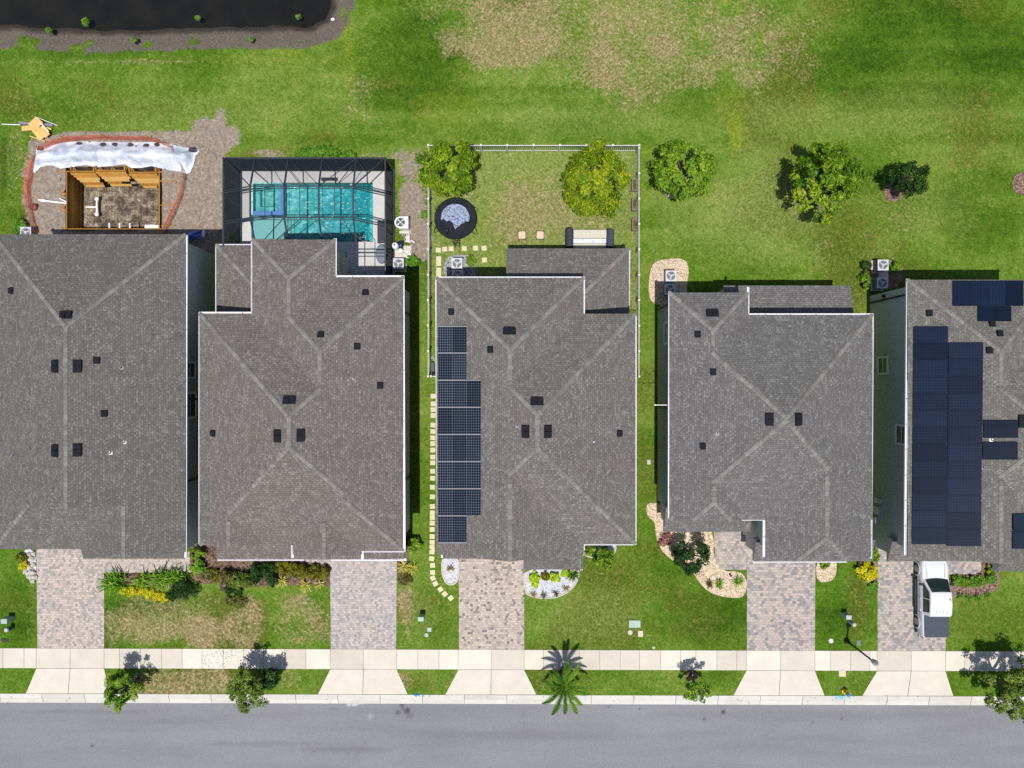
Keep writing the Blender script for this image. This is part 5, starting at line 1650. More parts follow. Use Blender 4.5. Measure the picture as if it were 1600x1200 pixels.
world_thing(mb, 'drain_pipe', M_PVC, 'white T-shaped drain pipe on the floor of the pool pit', 'pipe', smooth=True)
for xx, lb in ((171, 'leftmost'), (187, 'middle'), (203, 'rightmost')):
    mb = MB(); mb.tube([S3(xx, 349, -.5), S3(xx, 356.5, -.4)], .06, 8); world_thing(mb, 'pipe_stub', M_PVC, f'{lb} of three short white pipe stubs at the lower edge of the pit', 'pipe', 'white pipe stubs in the pit')
mb = MB(); mb.box(-.5, .5, -.16, .16, 0, .25); solo(mb, 'skimmer_box', M_PVC, tuple(S3(239.5, 356, -.6)), 'white skimmer box in the lower right corner of the pit', 'skimmer box', bevel=.05)
mb = MB(); mb.tube([S3(60, 312, .12), S3(80, 315, .15), S3(104, 317.5, .12)], .07, 8); mb.tube([S3(93, 310, .16), S3(104, 315.5, .14)], .05, 8); mb.blob(tuple(S3(68, 313.5, .14)), (.2, .12, .1), 2)
world_thing(mb, 'water_pipe', M_PVC, 'bent white pipes lying on the dirt left of the pit', 'pipe', smooth=True)
mb = MB(); mb.blob((0, 0, .12), (.22, .26, .16), 5, 10, 8); solo(mb, 'red_bag', simple('dull red plastic', lin(150, 60, 62, .6), .6), (*G(57, 324), .05), 'small dull red bag on the dirt left of the pit', 'bag', smooth=True)

# tarp
TP = [(57, 233), (61, 229), (72, 230), (95, 224), (120, 221.5), (160, 222), (200, 223), (240, 223), (262, 225), (280, 229), (300, 233), (309, 233), (313, 237), (307, 243), (304, 256), (299, 269), (292, 273), (285, 269), (268, 267), (245, 262), (238, 260), (222, 263), (205, 263), (196, 257), (176, 260), (152, 262), (135, 258), (112, 262), (96, 264), (84, 259), (74, 259), (64, 262), (57, 270), (54, 273), (53, 258), (56, 248)]
st = .09
xs = np.arange(G(50, 0)[0], G(316, 0)[0], st); ys = np.arange(G(0, 276)[1], G(0, 218)[1], st)
X, Y = np.meshgrid(xs, ys)
P_ = [G(*p) for p in TP]
ins = in_poly(X, Y, P_); dp = np.where(ins, dist_poly(X, Y, P_), 0)
fold = .5 * sstep(0, .9, dp) + .3 * np.abs(fbm(X * .5 + Y * .6, Y * 1.4, .7, 81, 2) - .5) * sstep(0, .4, dp) + .05 * fbm(X * .6, Y * 2, 1.6, 82, 2)
ridge = .3 * np.exp(-((Y - (G(0, 249)[1] + .12 * np.sin(X * .8))) / .35) ** 2) * sstep(0, .5, dp)
Z = .08 + fold + ridge
# pull border vertices on to the outline so that it is not stair-stepped
idx = -np.ones(X.shape, int); keep = ins
V = []; F = []
for j in range(X.shape[0] - 1):
    for i in range(X.shape[1] - 1):
        if keep[j, i] and keep[j, i + 1] and keep[j + 1, i] and keep[j + 1, i + 1]:
            for jj, ii in ((j, i), (j, i + 1), (j + 1, i + 1), (j + 1, i)):
                if idx[jj, ii] < 0: idx[jj, ii] = len(V); V.append((X[jj, ii], Y[jj, ii], Z[jj, ii]))
            F.append((idx[j, i], idx[j, i + 1], idx[j + 1, i + 1], idx[j + 1, i]))
cnt = np.zeros(len(V), int)
for f_ in F:
    for k in f_: cnt[k] += 1
for k in range(len(V)):
    if cnt[k] < 4:
        best = None
        for i in range(len(P_)):
            (ax, ay), (bx, by) = P_[i], P_[(i + 1) % len(P_)]
            dx, dy = bx - ax, by - ay; t_ = max(0, min(1, ((V[k][0] - ax) * dx + (V[k][1] - ay) * dy) / (dx * dx + dy * dy)))
            q = (ax + dx * t_, ay + dy * t_); d_ = math.hypot(q[0] - V[k][0], q[1] - V[k][1])
            if best is None or d_ < best[0]: best = (d_, q)
        V[k] = (best[1][0], best[1][1], .1)
mb = MB(); mb.shared(V, F)
t = NT('white plastic sheeting'); n_ = t.noise(t.pos(), 2.2, 4, .6)
n3 = t.noise(t.pos(), .9, 3, .6)  # blue-grey patches paint translucent folds and sky reflection into the colour
t.bsdf(t.mix(t.rng(n3, .42, .62), t.ramp(n_, [(.3, lin(170, 182, 204, .74)), (.6, lin(206, 214, 228, .76))]), t.ramp(n_, [(.3, lin(214, 218, 228, .8)), (.6, lin(234, 238, 244, .82))])), .35, t.bump(t.noise(t.pos(), 2.2, 4, .55), .5, .12), .5)
world_thing(mb, 'plastic_tarp', t.m, 'crumpled white plastic sheet along the top of the pool pit', 'tarp', smooth=True)
M_CLOD = simple('dark soil clod', lin(84, 74, 70, .6), .95, vary=.3, scale=12)
for i, (x_, y_, s_) in enumerate(((61, 231, .2), (62, 234, .14), (122, 224, .16), (159, 226, .2), (177, 225, .18), (180, 230, .18), (202, 226, .18), (211, 228, .12), (227, 227, .2), (243, 225, .16), (301, 236, .2), (193, 242, .12))):
    mb = MB(); mb.blob((0, 0, 0), (s_ * 1.2, s_ * .9, s_ * .55), i, 9, 6, amp=.6)
    solo(mb, 'soil_clod', M_CLOD, (*G(x_, y_, .4), .25 if y_ < 236 else .6), 'dark clump of soil weighing down the white plastic sheet', 'soil clump', 'soil clumps on the plastic sheet', smooth=False)

# orange safety fence
t = NT('orange safety netting'); sx = t.n('ShaderNodeSeparateXYZ'); t.l(t.uv(), sx.inputs[0])
fx = t.math('LESS_THAN', t.math('FRACT', t.math('MULTIPLY', sx.outputs[0], 13)), .34); fy = t.math('LESS_THAN', t.math('FRACT', t.math('MULTIPLY', sx.outputs[1], 10)), .3)
hole = t.math('MULTIPLY', t.math('SUBTRACT', 1, fx), t.math('SUBTRACT', 1, fy))
df = t.bsdf(lin(214, 100, 62, .68), .6); tr = t.n('ShaderNodeBsdfTransparent'); mx = t.n('ShaderNodeMixShader')
t.l(hole, mx.inputs[0]); t.l(df.outputs[0], mx.inputs[1]); t.l(tr.outputs[0], mx.inputs[2]); t.l(mx.outputs[0], t.out.inputs[0])
M_NET = t.m
def net(path, label):
    """path: (px, py, lean_dx, lean_dy) ground line and how far the sagging top edge falls outward, px"""
    mb = MB(); L = 0; n = len(path)
    pts = []
    for i in range(n - 1):
        for k in range(6):
            f = k / 6; pts.append([path[i][c] + (path[i + 1][c] - path[i][c]) * f for c in range(4)])
    pts.append(list(path[-1]))
    prev = None
    for i, (x_, y_, dx, dy) in enumerate(pts):
        rows = []
        for k in range(6):
            f = k / 5; h = .55 * math.sin(f * 1.9) * (.75 + .3 * mnoise.noise(Vector((i * .3, k * .4, 1))))
            p = G3(x_ + dx * f * .65, y_ + dy * f * .65, 0); rows.append(Vector((p.x, p.y, .1 + h)))
        if prev:
            dL = (rows[0] - prev[0]).length
            for k in range(5):
                mb.face([prev[k], rows[k], rows[k + 1], prev[k + 1]], 0, [(L, k / 5), (L + dL, k / 5), (L + dL, (k + 1) / 5), (L, (k + 1) / 5)])
            L += dL
        prev = rows
    r_ = empty('safety_fence', (*G(path[0][0], path[0][1]), 0), label, 'safety fence', 'orange netting round the pit')
    mb.build('net', M_NET, r_, r_.location)
    for (x_, y_, dx, dy) in path[::2]:
        m2 = MB(); p = G3(x_ + dx * .4, y_ + dy * .4, 0); m2.tube([p - Vector((0, 0, .2)), p + Vector((0, 0, .95))], .025, 5); m2.build('stake', M_LUM, r_, r_.location)
net([(64, 364, -6, 0), (57, 345, -8, 0), (52, 325, -10, 0), (50, 305, -12, 0), (52, 285, -13, 0), (54, 265, -11, -3), (60, 248, -7, -5)], 'orange safety netting sagging on the left side of the pool pit')
net([(68, 238, -2, -6), (85, 228, -1, -8), (105, 222, 0, -8), (135, 219, 0, -7), (170, 219, 0, -6), (205, 220, 0, -6), (236, 220, 1, -6), (252, 226, 4, -5)], 'orange safety netting running along the upper edge of the white plastic sheet')
net([(254, 227, 5, -4), (268, 233, 6, -3), (276, 246, 7, -1), (284, 262, 8, 1), (287, 280, 9, 2), (280, 305, 12, 5), (268, 330, 14, 6), (258, 350, 14, 7), (253, 366, 12, 4)], 'orange safety netting curving down the right side of the pool pit')

# lumber heap upper left
def board(px, py, L, w, t_, ang, label, mat=M_PLY, z=.08, tilt=0.0, name='plywood_sheet', cat='plywood', group='scrap boards'):
    mb = MB(); mb.box(-L / 2, L / 2, -w / 2, w / 2, 0, t_); o = solo(mb, name, mat, (*G(px, py, z), z), label, cat, group)
    o.rotation_euler = (tilt, tilt * .5, math.radians(ang)); return o
M_PURP = simple('lilac plastic pipe', lin(150, 132, 158, .7), .5)
board(57, 194.5, 2.45, .16, .1, -4, 'long lilac-grey board lying under the plywood scraps', M_PURP, .05, name='long_board', cat='board')
board(56, 193, .78, .62, .04, 48, 'topmost tan plywood piece of the scrap heap', z=.34, tilt=.18)
board(44, 201, .8, .34, .12, 6, 'leftmost tan plywood piece of the scrap heap', z=.16)
board(61, 208, .95, .6, .05, -52, 'large tan plywood piece at the lower end of the scrap heap', z=.24, tilt=.1)
board(69, 206, .85, .42, .05, -48, 'narrower tan plywood piece overlapping the large lower piece', z=.33, tilt=-.08)
board(59, 217, 1.15, .09, .06, -19, 'single tan stud at the bottom of the scrap heap', z=.1, name='wood_stud', cat='stud')
board(71, 200, .8, .06, .05, -48, 'white pipe offcut leaning on the scrap heap', M_PVC, .3, name='pipe_offcut', cat='pipe')
board(77, 201, .4, .12, .08, -20, 'short yellow block at the right of the scrap heap', simple('yellow wood', lin(226, 206, 96, .7), .7), .12, name='wood_block', cat='block')
mb = MB(); mb.tube([G3(3, 194, .05), G3(32, 195, .1)], .03, 6); world_thing(mb, 'thin_pole', M_PVC, 'thin white pole reaching the left picture edge from the scrap heap', 'pole')
mb = MB(); mb.tube([G3(57, 183, .35), G3(90, 196, .06)], .02, 6); world_thing(mb, 'thin_pole', M_PVC, 'thin pale pole slanting down to the right of the scrap heap', 'pole')
# blue tarp at house corner
mb = MB(); TB = [(289, 372), (300, 364), (318, 362), (322, 364), (320, 374), (312, 372), (306, 374), (298, 380), (289, 382)]
V = [(*G(x_, y_), .25 + .15 * ((i * 7) % 3)) for i, (x_, y_) in enumerate(TB)] + [(*G(304, 371), .75)]
mb.shared(V, [(i, (i + 1) % len(TB), len(TB)) for i in range(len(TB))][::-1])
world_thing(mb, 'blue_tarp', simple('blue tarpaulin', lin(70, 110, 200, .75), .45, vary=.15), 'shaded blue tarp draped at the upper right corner of the left house', 'tarp')
mb = MB(); mb.blob((0, 0, .2), (.1, .32, .2), 3); solo(mb, 'white_sack', M_PVC, (*G(321, 367), .1), 'white crumpled sack at the corner of the blue tarp', 'sack')

# ------------------------------------------------------------------ white fence round the backyard of house 3
M_FENCE = simple('weathered white vinyl', lin(222, 219, 214, .68), .5, vary=.05)
def fence(p0, p1, label, npost, inward, h=1.28):
    """picket fence from ground point p0 to p1 (metres)"""
    a, b = Vector((*p0, 0)), Vector((*p1, 0)); d = b - a; L = d.length; d.normalize(); n = Vector((-d.y, d.x, 0))
    r_ = empty('picket_fence', tuple((a + b) / 2), label, 'fence', 'white fence round the backyard'); o = r_.location
    M = Matrix(((d.x, n.x, 0, a.x), (d.y, n.y, 0, a.y), (0, 0, 1, 0), (0, 0, 0, 1)))
    for k in range(npost + 1):
        x_ = L * k / npost
        mb = MB(); mb.box(x_ - .05, x_ + .05, -.05, .05, -.1, h + .06, mtx=M); ps = mb.build('post', M_FENCE, r_, o)
        mb = MB(); mb.box(x_ - .07, x_ + .07, -.07, .07, h + .062, h + .10, mtx=M); mb.build('post_cap', M_FENCE, ps, o)
        if k == npost: break
        w = L / npost; mb = MB()
        mb.box(x_ + .067, x_ + w - .067, -.025, .025, h - .09, h, mtx=M); mb.box(x_ + .067, x_ + w - .067, -.02, .02, .1, .18, mtx=M)
        m = int(w / .15)
        for i in range(m):
            c = x_ + .067 + (w - .134) * (i + .5) / m
            mb.box(c - .015, c + .015, -.012, .012, .201, h - .101, mtx=M)
        mb.build('panel', M_FENCE, r_, o)


FX0, FX1 = G(669, 0, 1.3)[0], G(998.5, 0, 1.3)[0]
FY1, FY0 = G(0, 227, 1.3)[1], G(0, 588, 1.3)[1]
fence((FX0, FY1), (FX1, FY1), 'white picket fence along the back of the fenced yard, below the open lawn', 8, 0)
fence((FX0, FY0), (FX0, FY1 - .2), 'white picket fence down the left side of the fenced yard, by the trampoline', 9, 0)
fence((FX1, FY0), (FX1, FY1 - .2), 'white picket fence down the right side of the fenced yard, by the planters', 9, 0)
fence((FX0 + .2, FY0), (EX(682) + .3, FY0), 'short white fence piece joining the left side fence to the house wall', 1, 0)

# trampoline
tx, ty = G(711.5, 342, .7)
tr_ = empty('trampoline', (tx, ty, 0), 'round black trampoline with a speckled white mat below the lime tree', 'trampoline')
RT = 1.48
mb = MB(); mb.lathe([(RT - .42, .80), (RT - .40, .83), (RT, .84), (RT + .03, .80), (RT, .76), (RT - .42, .78)], 40)
mb.build('safety_pad', simple('glossy black vinyl pad', (.007, .008, .011), .22, spec=.5, vary=.4, bump=.8, scale=3), tr_)
mb = MB(); mb.lathe([(RT - .43, .775), (RT - .43, .79), (0.001, .77)], 40); mb.build('jumping_mat', simple('black woven mat', (.035, .032, .032), .9), tr_)
t = NT('black spotted sheet'); n_ = t.noise(t.obj(), 9, 4, .75)
t.bsdf(t.ramp(n_, [(.40, (.03, .03, .04, 1)), (.49, lin(150, 166, 200, .66)), (.75, lin(186, 198, 222, .7))]), .6)  # white cover sheet with scattered black spots
pts = []
rr = random.Random(5)
for k in range(22):
    a_ = math.radians(-8 + 196 * k / 21); pts.append((math.cos(a_) * 1.02, math.sin(a_) * 1.0 + .05))
for (x_, y_) in ((-1.0, -.12), (-.82, -.02), (-.62, -.2), (-.38, -.12), (-.2, -.3), (-.06, -.62), (.02, -.78), (.14, -.6), (.3, -.52), (.42, -.38), (.62, -.3), (.74, -.2), (.92, -.22)): pts.append((x_, y_))
mb = MB(); mb.prism(pts, .795, .812); mb.build('mat_cover', t.m, tr_)
for k in range(6):
    a_ = math.radians(28 + 60 * k); c, s_ = math.cos(a_), math.sin(a_)
    mb = MB(); lp = []
    for q in np.linspace(-1, 1, 9): 
        rad = RT + .02 + .3 * math.cos(q * 1.57); w = q * .2
        lp.append((c * rad - s_ * w, s_ * rad + c * w, .78 - .76 * math.cos(q * 1.57)))
    mb.tube(lp, .022, 6); mb.build('leg', M_DKMET, tr_)
mb = MB()
for sx in (-.17, .17): mb.tube([(sx + .1, -RT - .02, .78), (sx + .1, -RT - .42, 0)], .02, 6)
for k in range(3): z_ = .2 + .22 * k; y_ = -RT - .02 - .4 * (1 - z_ / .78); mb.tube([(-.07, y_, z_), (.27, y_, z_)], .02, 6)
mb.build('ladder', M_DKMET, tr_)
for a_ in (math.radians(248),):
    mb = MB(); x_, y_ = RT * math.cos(a_), RT * math.sin(a_); mb.tube([(x_, y_, .8), (x_ + .02, y_ + .35, 1.5)], .025, 6); mb.blob((x_ + .02, y_ + .37, 1.52), (.1, .1, .1)); mb.build('net_pole', M_DKMET, tr_)

# patio swing
sx_, sy_ = G(922, 371, 1.0)
sw = empty('patio_swing', (sx_, sy_, 0), 'patio lounge with dark curved ends and a pale striped middle by the back porch', 'patio lounge')
M_CVR = simple('charcoal cover cloth', lin(58, 68, 80, .6), .7, vary=.1)
M_CAN = simple('beige canvas', lin(214, 210, 192, .68), .85, vary=.06)
mb = MB()
prof = [(-1.72, .0), (-1.74, .5), (-1.66, .85), (-1.45, .98), (-1.24, .88), (-1.16, .55), (-1.16, 0)]
def extr(prof, y0_, y1_):
    n = len(prof); V = [(x_, y0_, z_) for x_, z_ in prof] + [(x_, y1_, z_) for x_, z_ in prof]
    F = [tuple(range(n)), tuple(range(2 * n - 1, n - 1, -1))] + [(i, i + n, (i + 1) % n + n, (i + 1) % n) for i in range(n)]
    return V, F
V, F = extr(prof, -.62, .72); mb.shared(V, F); mb.build('end_cover', M_CVR, sw, bevel=.06)
mb = MB(); V, F = extr([(1.22, 0), (1.22, .86), (1.3, .92), (1.68, .92), (1.74, .84), (1.74, 0)], -.62, .62); mb.shared(V, F); mb.build('end_cover', M_CVR, sw, bevel=.04)
mb = MB()
for k in range(4): x_ = -1.15 + k * .59; mb.box(x_, x_ + .585, .02, .62, .56, .68)
mb.build('seat_back', M_CAN, sw, bevel=.03)
t = NT('speckled pale cushion'); n_ = t.noise(t.obj(), 7, 4, .7)
t.bsdf(t.ramp(n_, [(.4, lin(176, 178, 188, .7)), (.52, lin(236, 238, 244, .76))]), .8)
mb = MB(); mb.box(-1.15, 1.2, -.32, .0, .42, .56); mb.build('cushion', t.m, sw, bevel=.05)
mb = MB(); mb.box(-1.15, 1.2, -.62, -.33, .3, .42); mb.build('footrest', M_CAN, sw, bevel=.03)
mb = MB(); mb.box(-1.1, 1.15, -.6, .6, .05, .29); mb.build('frame', M_DKMET, sw)

for i, (x_, lb, an) in enumerate(((815.5, 'left one of two small square beige stools on the worn grass', 5), (843.5, 'right one of two small square beige stools, nearer the lounge', -2))):
    r_ = empty('garden_stool', (*G(x_, 369.5), 0), lb, 'stool', 'two square stools'); r_.rotation_euler = (0, 0, math.radians(an))
    mb = MB(); mb.box(-.24, .24, -.26, .26, .42, .5); mb.build('seat', simple('beige cushion', lin(226, 204, 176, .68), .85), r_, bevel=.03)
    mb = MB(); mb.box(-.22, .22, -.27, -.262, .3, .4); mb.build('rail', M_BLACK, r_)
    for ax in (-.25, .25):
        for ay in (-.27, .27): mb = MB(); mb.box(ax - .025, ax + .025, ay - .025, ay + .025, 0, .5); mb.build('leg', M_BLACK, r_)

M_CEDAR = simple('weathered grey brown wood', lin(150, 134, 124, .62), .85, vary=.2)
for i, (y_, lb) in enumerate(((289, 'raised planter box nearest the back fence, half under the yellow tree'), (320, 'middle raised planter box along the right fence'), (351, 'lowest raised planter box along the right fence'))):
    r_ = empty('planter_box', (*G(991 + i * .3, y_, .4), 0), lb, 'planter', 'raised planters by the fence')
    mb = MB()
    for q in ((-.19, -.13, -.42, .42), (.13, .19, -.42, .42), (-.129, .129, -.42, -.36), (-.129, .129, .36, .42)): mb.box(q[0], q[1], q[2], q[3], .1, .5)
    for ax in (-.16, .16):
        for ay in (-.39, .39): mb.box(ax - .02, ax + .02, ay - .02, ay + .02, 0, .098)
    mb.build('frame', M_CEDAR, r_)
    mb = MB(); mb.box(-.128, .128, -.358, .358, .2, .44); mb.build('soil', M_SOILBED, r_)
    rg = np.random.RandomState(i); C = np.stack([rg.uniform(-.08, .08, 60), rg.uniform(-.3, .3, 60), rg.uniform(.45, .55, 60)], 1)
    Vv, tn = leaf_cloud(C, rg.normal(size=(60, 3)) * .5 + np.array([0, 0, 1]), np.full(60, .04), rg.rand(60), rng=rg); leaf_obj('seedlings', Vv, tn, LM_OAK, r_)

# ------------------------------------------------------------------ air conditioners, pump pad
def ac_proto():
    r_ = empty('air_conditioner', (0, 0, 0), 'x', 'air conditioner', 'air conditioners')
    mb = MB(); mb.box(-.46, .46, -.46, .46, .0, .09); mb.build('pad', M_CONCL, r_)
    mb = MB(); mb.box(-.37, .37, -.37, .37, .1, .8); mb.build('cabinet', simple('cabinet louvre grey', lin(150, 155, 160, .6), .5), r_, bevel=.06)
    mb = MB(); mb.box(-.385, .385, -.385, .385, .802, .85); mb.build('top_cover', M_ACBODY, r_, bevel=.05)
    mb = MB(); mb.lathe([(.31, .851), (.31, .858), (.3, .86)], 28); g = mb.build('fan_grille', M_ACDK, r_)
    mb = MB(); mb.lathe([(.085, .862), (.09, .88), (.06, .9)], 14)
    for k in range(3):
        a_ = 2.09 * k + .4; d = Vector((math.cos(a_), math.sin(a_), 0)); e = Vector((-d.y, d.x, 0))
        mb.face([d * .09 + e * -.03 + Vector((0, 0, .868)), d * .27 + e * -.07 + Vector((0, 0, .864)), d * .27 + e * .05 + Vector((0, 0, .876)), d * .09 + e * .04 + Vector((0, 0, .872))])
    mb.build('fan', M_ACBODY, g)
    mb = MB()
    for rad in (.12, .18, .24, .3):
        mb.tube([(rad * math.cos(q), rad * math.sin(q), .885) for q in np.linspace(0, 6.3, 26)], .006, 4, cap=False)
    for k in range(8): q = k * .785; mb.tube([(.08 * math.cos(q), .08 * math.sin(q), .885), (.31 * math.cos(q), .31 * math.sin(q), .87)], .006, 4)
    mb.build('guard', M_ACBODY, g)
    return r_


ac = ac_proto()
for i, (x_, y_, lb) in enumerate(((714, 411.5, 'sunlit air conditioner on grey gravel behind the blue-panel house'), (715, 430, 'shaded air conditioner on grey gravel, half under the eave of the blue-panel house'),
                                  (1048.5, 431, 'sunlit air conditioner on the beige gravel pad'), (1047, 452, 'shaded air conditioner on the beige gravel pad, half under the gutter'),
                                  (1380, 414, 'sunlit air conditioner between green shrubs at the far right house'), (1379, 442, 'shaded air conditioner below the sunlit one at the far right house'),
                                  (622.5, 412, 'air conditioner below the pool pumps'), (40, 363, 'air conditioner cut off by the far left roof edge'))):
    o = ac if i == 0 else copy_tree(ac)
    o.location = (*G(x_, y_, .85), 0); o['label'] = lb
for i, (x_, y_, w_, h_, lb) in enumerate(((1379, 428, .7, 1.9, 'shaded concrete pad between the far right air conditioners'),)):
    mb = MB(); mb.box(-w_ / 2, w_ / 2, -h_ / 2, h_ / 2, 0, .06); solo(mb, 'equipment_pad', M_CONCL, (*G(x_, y_), .08), lb, 'concrete pad')
# heat pump
r_ = empty('pool_heater', (*G(628, 348, .8), 0), 'white pool heater with a round fan on its left, beside the pool cage', 'pool heater')
mb = MB(); P = [(.46, -.4), (.46, .46)] + [(-.1 + .44 * math.cos(q), .03 + .43 * math.sin(q)) for q in np.linspace(1.57, 4.71, 12)]
mb.prism(P, .06, .82); mb.build('cabinet', simple('white enamel', lin(236, 236, 238, .8), .4), r_, bevel=.03)
mb = MB(); mb.lathe([(.32, .822), (.32, .835)], 26, (-.1, .03, 0)); g = mb.build('fan_grille', M_ACDK, r_)
mb = MB(); mb.lathe([(.07, .836), (.07, .86)], 12, (-.1, .03, 0))
for k in range(4):
    a_ = 1.57 * k + .5; mb.face([(-.1 + .28 * math.cos(a_), .03 + .28 * math.sin(a_), .85), (-.1 + .28 * math.cos(a_ + .5), .03 + .28 * math.sin(a_ + .5), .84), (-.1, .03, .846)])
mb.build('fan', M_ACBODY, g)
mb = MB(); mb.box(-.3, .55, -.62, -.42, 0, .08); mb.build('pad', M_CONCL, r_)
# pump and filter
mb = MB(); mb.box(-.62, .62, -.45, .45, 0, .08); solo(mb, 'equipment_pad', M_CONCL, (*G(630, 394), .03), 'pale concrete pad under the pool pump pipes', 'concrete pad')
r_ = empty('pool_filter', (*G(617, 383.5, .8), .08), 'white domed pool filter tank at the cage corner', 'pool filter')
mb = MB(); mb.lathe([(.2, 0), (.24, .1), (.24, .7), (.18, .85), (.07, .9)], 18); mb.build('tank', M_PVC, r_, smooth=True); mb = MB(); mb.lathe([(.06, .9), (.06, 1.0)], 10); mb.build('valve', M_BLACK, r_)
r_ = empty('pool_pump', (*G(626, 386, .4), .08), 'dark blue pool pump right of the white filter tank', 'pump')
mb = MB(); mb.tube([(0, .42, .3), (0, -.1, .3)], .15, 12); mb.build('motor', simple('navy motor paint', lin(36, 56, 96, .7), .4), r_, smooth=True); mb = MB(); mb.lathe([(.17, 0), (.18, .35), (.14, .45)], 14, (0, -.28, 0)); mb.build('strainer', M_PVC, r_)
mb = MB()
for (a_, b_) in (((636, 366), (636, 376)), ((639, 362), (639, 379)), ((633, 377), (642, 377.5)), ((642, 375), (648, 379)), ((633, 371), (639, 371)), ((628, 392), (642, 392)), ((640, 392), (642, 402)), ((630, 395), (636, 401))):
    mb.tube([G3(*a_, .25), G3(*b_, .25)], .05, 7)
world_thing(mb, 'pool_pipes', M_PVC, 'tangle of white pool pipes between the heater and the pump pad', 'pipes', smooth=True)

# hoses
def coil(px, py, r, n, label, mat, sx=1, sy=1):
    mb = MB(); mb.tube([(sx * (r - .03 * k / 20) * math.cos(k * .3), sy * (r - .03 * k / 20) * math.sin(k * .3), .03 + .03 * (k // 21)) for k in range(21 * n)], .022, 6)
    solo(mb, 'garden_hose', mat, (*G(px, py), .0), label, 'hose')
coil(675.5, 567, .3, 3, 'pale coiled hose in the corner of the left fence', simple('pale green hose', lin(170, 190, 176, .7), .5), .7, 1.6)
coil(985, 412, .22, 2, 'green coiled hose beside the back porch roof', simple('green hose', lin(50, 130, 70, .7), .5), .6, 1.3)
mb = MB(); mb.box(-.12, .12, -.5, .5, .0, .35); o = solo(mb, 'hose_box', simple('dark teal plastic', lin(52, 66, 66, .6), .5), (*G(677, 577), 0), 'dark box under the coiled hose at the left fence', 'box', bevel=.03)

# ------------------------------------------------------------------ stepping stones
M_STEP = simple('cream stepping stone', lin(230, 220, 182, .64), .85, vary=.08, scale=5)
st0 = None
def stone(px, py, ang, label, group):
    global st0
    if st0 is None:
        mb = MB(); mb.box(-.18, .18, -.17, .17, 0, .05); st0 = mb.build('stepping_stone', M_STEP, bevel=.015); o = st0
    else:
        o = st0.copy(); COL.objects.link(o)
    o.location = (*G(px, py), .015); o.rotation_euler = (0, 0, math.radians(ang)); tag(o, label, 'stepping stone', group)
rr = random.Random(12)
ys = [619, 631, 640, 649, 664, 674, 684, 693, 703, 714, 723, 736, 747, 761, 776, 791, 801, 808.5, 817, 827, 838, 847, 855, 862]
for i, y_ in enumerate(ys): stone(677 - i * .08, y_, rr.uniform(-6, 6), 'square cream stone in the straight line along the blue-panel house', 'stones along the house')
for i, (x_, y_, a_, lb) in enumerate(((674.6, 872.5, -10, 'cream stone straight left of the white gutter spout'), (676, 883, 6, 'cream stone left of the small white bed, upper'), (676, 894, 2, 'cream stone left of the small white bed, lower'), (676.5, 903, 25, 'cream stone where the line begins to bend'),
                                  (680.5, 911.5, 32, 'first turned stone after the bend of the line'), (688.3, 920.5, 34, 'second turned stone after the bend of the line'), (695, 927.8, 40, 'third turned stone after the bend of the line'), (704.5, 934, 36, 'last stone of the line, nearest the tan driveway'))):
    stone(x_, y_, a_, lb, 'stones at the bend')
for x_, y_ in ((685, 391), (695, 389.5), (705, 389), (725.5, 388.5), (743, 388), (756.5, 388)): stone(x_, y_, rr.uniform(-5, 5), 'square cream stone in the row below the trampoline', 'stones below the trampoline')
stone(757, 406.5, 3, 'single cream stone below the right end of the trampoline row', None)
for y_ in (404.5, 412, 422, 429.5): stone(685.5, y_, rr.uniform(-5, 5), 'square cream stone left of the grey gravel air conditioner bed', 'stones by the gravel bed')

# ------------------------------------------------------------------ utilities
M_UGRN = simple('pale utility green', lin(172, 196, 184, .66), .6)
M_UGRY = simple('utility grey plastic', lin(190, 194, 190, .66), .6)
def pedestal(px, py, w, d, h, label, mat, cap=None):
    x_, y_ = G(px, py, h); r_ = empty('utility_pedestal', (x_, y_, 0), label, 'utility box', 'utility boxes')
    mb = MB(); mb.box(-w / 2, w / 2, -d / 2, d / 2, 0, h - .1); mb.build('body', mat, r_, bevel=.015)
    mb = MB(); mb.box(-w / 2 - .02, w / 2 + .02, -d / 2 - .02, d / 2 + .02, h - .098, h); mb.build('cap', cap or mat, r_, bevel=.02)
pedestal(657.5, 967.5, .36, .26, .9, 'grey-green utility box casting a short shadow left of the tan driveway', M_UGRN)
pedestal(1326.5, 965, .34, .26, .85, 'grey utility box above the street lamp', M_UGRY)
pedestal(6, 971, .4, .3, .8, 'grey utility box at the left picture edge', M_UGRN)
def rpost(px, py, r, h, label, mat):
    x_, y_ = G(px, py, h); r_ = empty('utility_post', (x_, y_, 0), label, 'utility post', 'utility boxes')
    mb = MB(); mb.lathe([(r, 0), (r, h - .1), (r * 1.05, h - .08)], 14); mb.build('body', mat, r_, smooth=False); mb = MB(); mb.lathe([(r * 1.1, h - .078), (r * .9, h), (r * .3, h + .02)], 14); mb.build('cap', M_UGRY, r_)
rpost(1335.5, 976.5, .14, .8, 'round pale green utility post beside the grey utility box', M_UGRN); rpost(9, 985, .15, .7, 'round dark utility post at the left picture edge', simple('teal post', lin(70, 110, 108, .6), .5))
def lid(px, py, w, d, label, mat, rnd=False, ang=0, h=.05):
    mb = MB()
    if rnd: mb.lathe([(w / 2, 0), (w / 2, h), (w * .42, h + .012)], 20)
    else: mb.box(-w / 2, w / 2, -d / 2, d / 2, 0, h); mb.box(-w * .4, w * .4, -d * .4, d * .4, h + .001, h + .012)
    o = solo(mb, 'meter_box', mat, (*G(px, py), .0), label, 'meter box', 'flush boxes in the lawn'); o.rotation_euler = (0, 0, math.radians(ang))
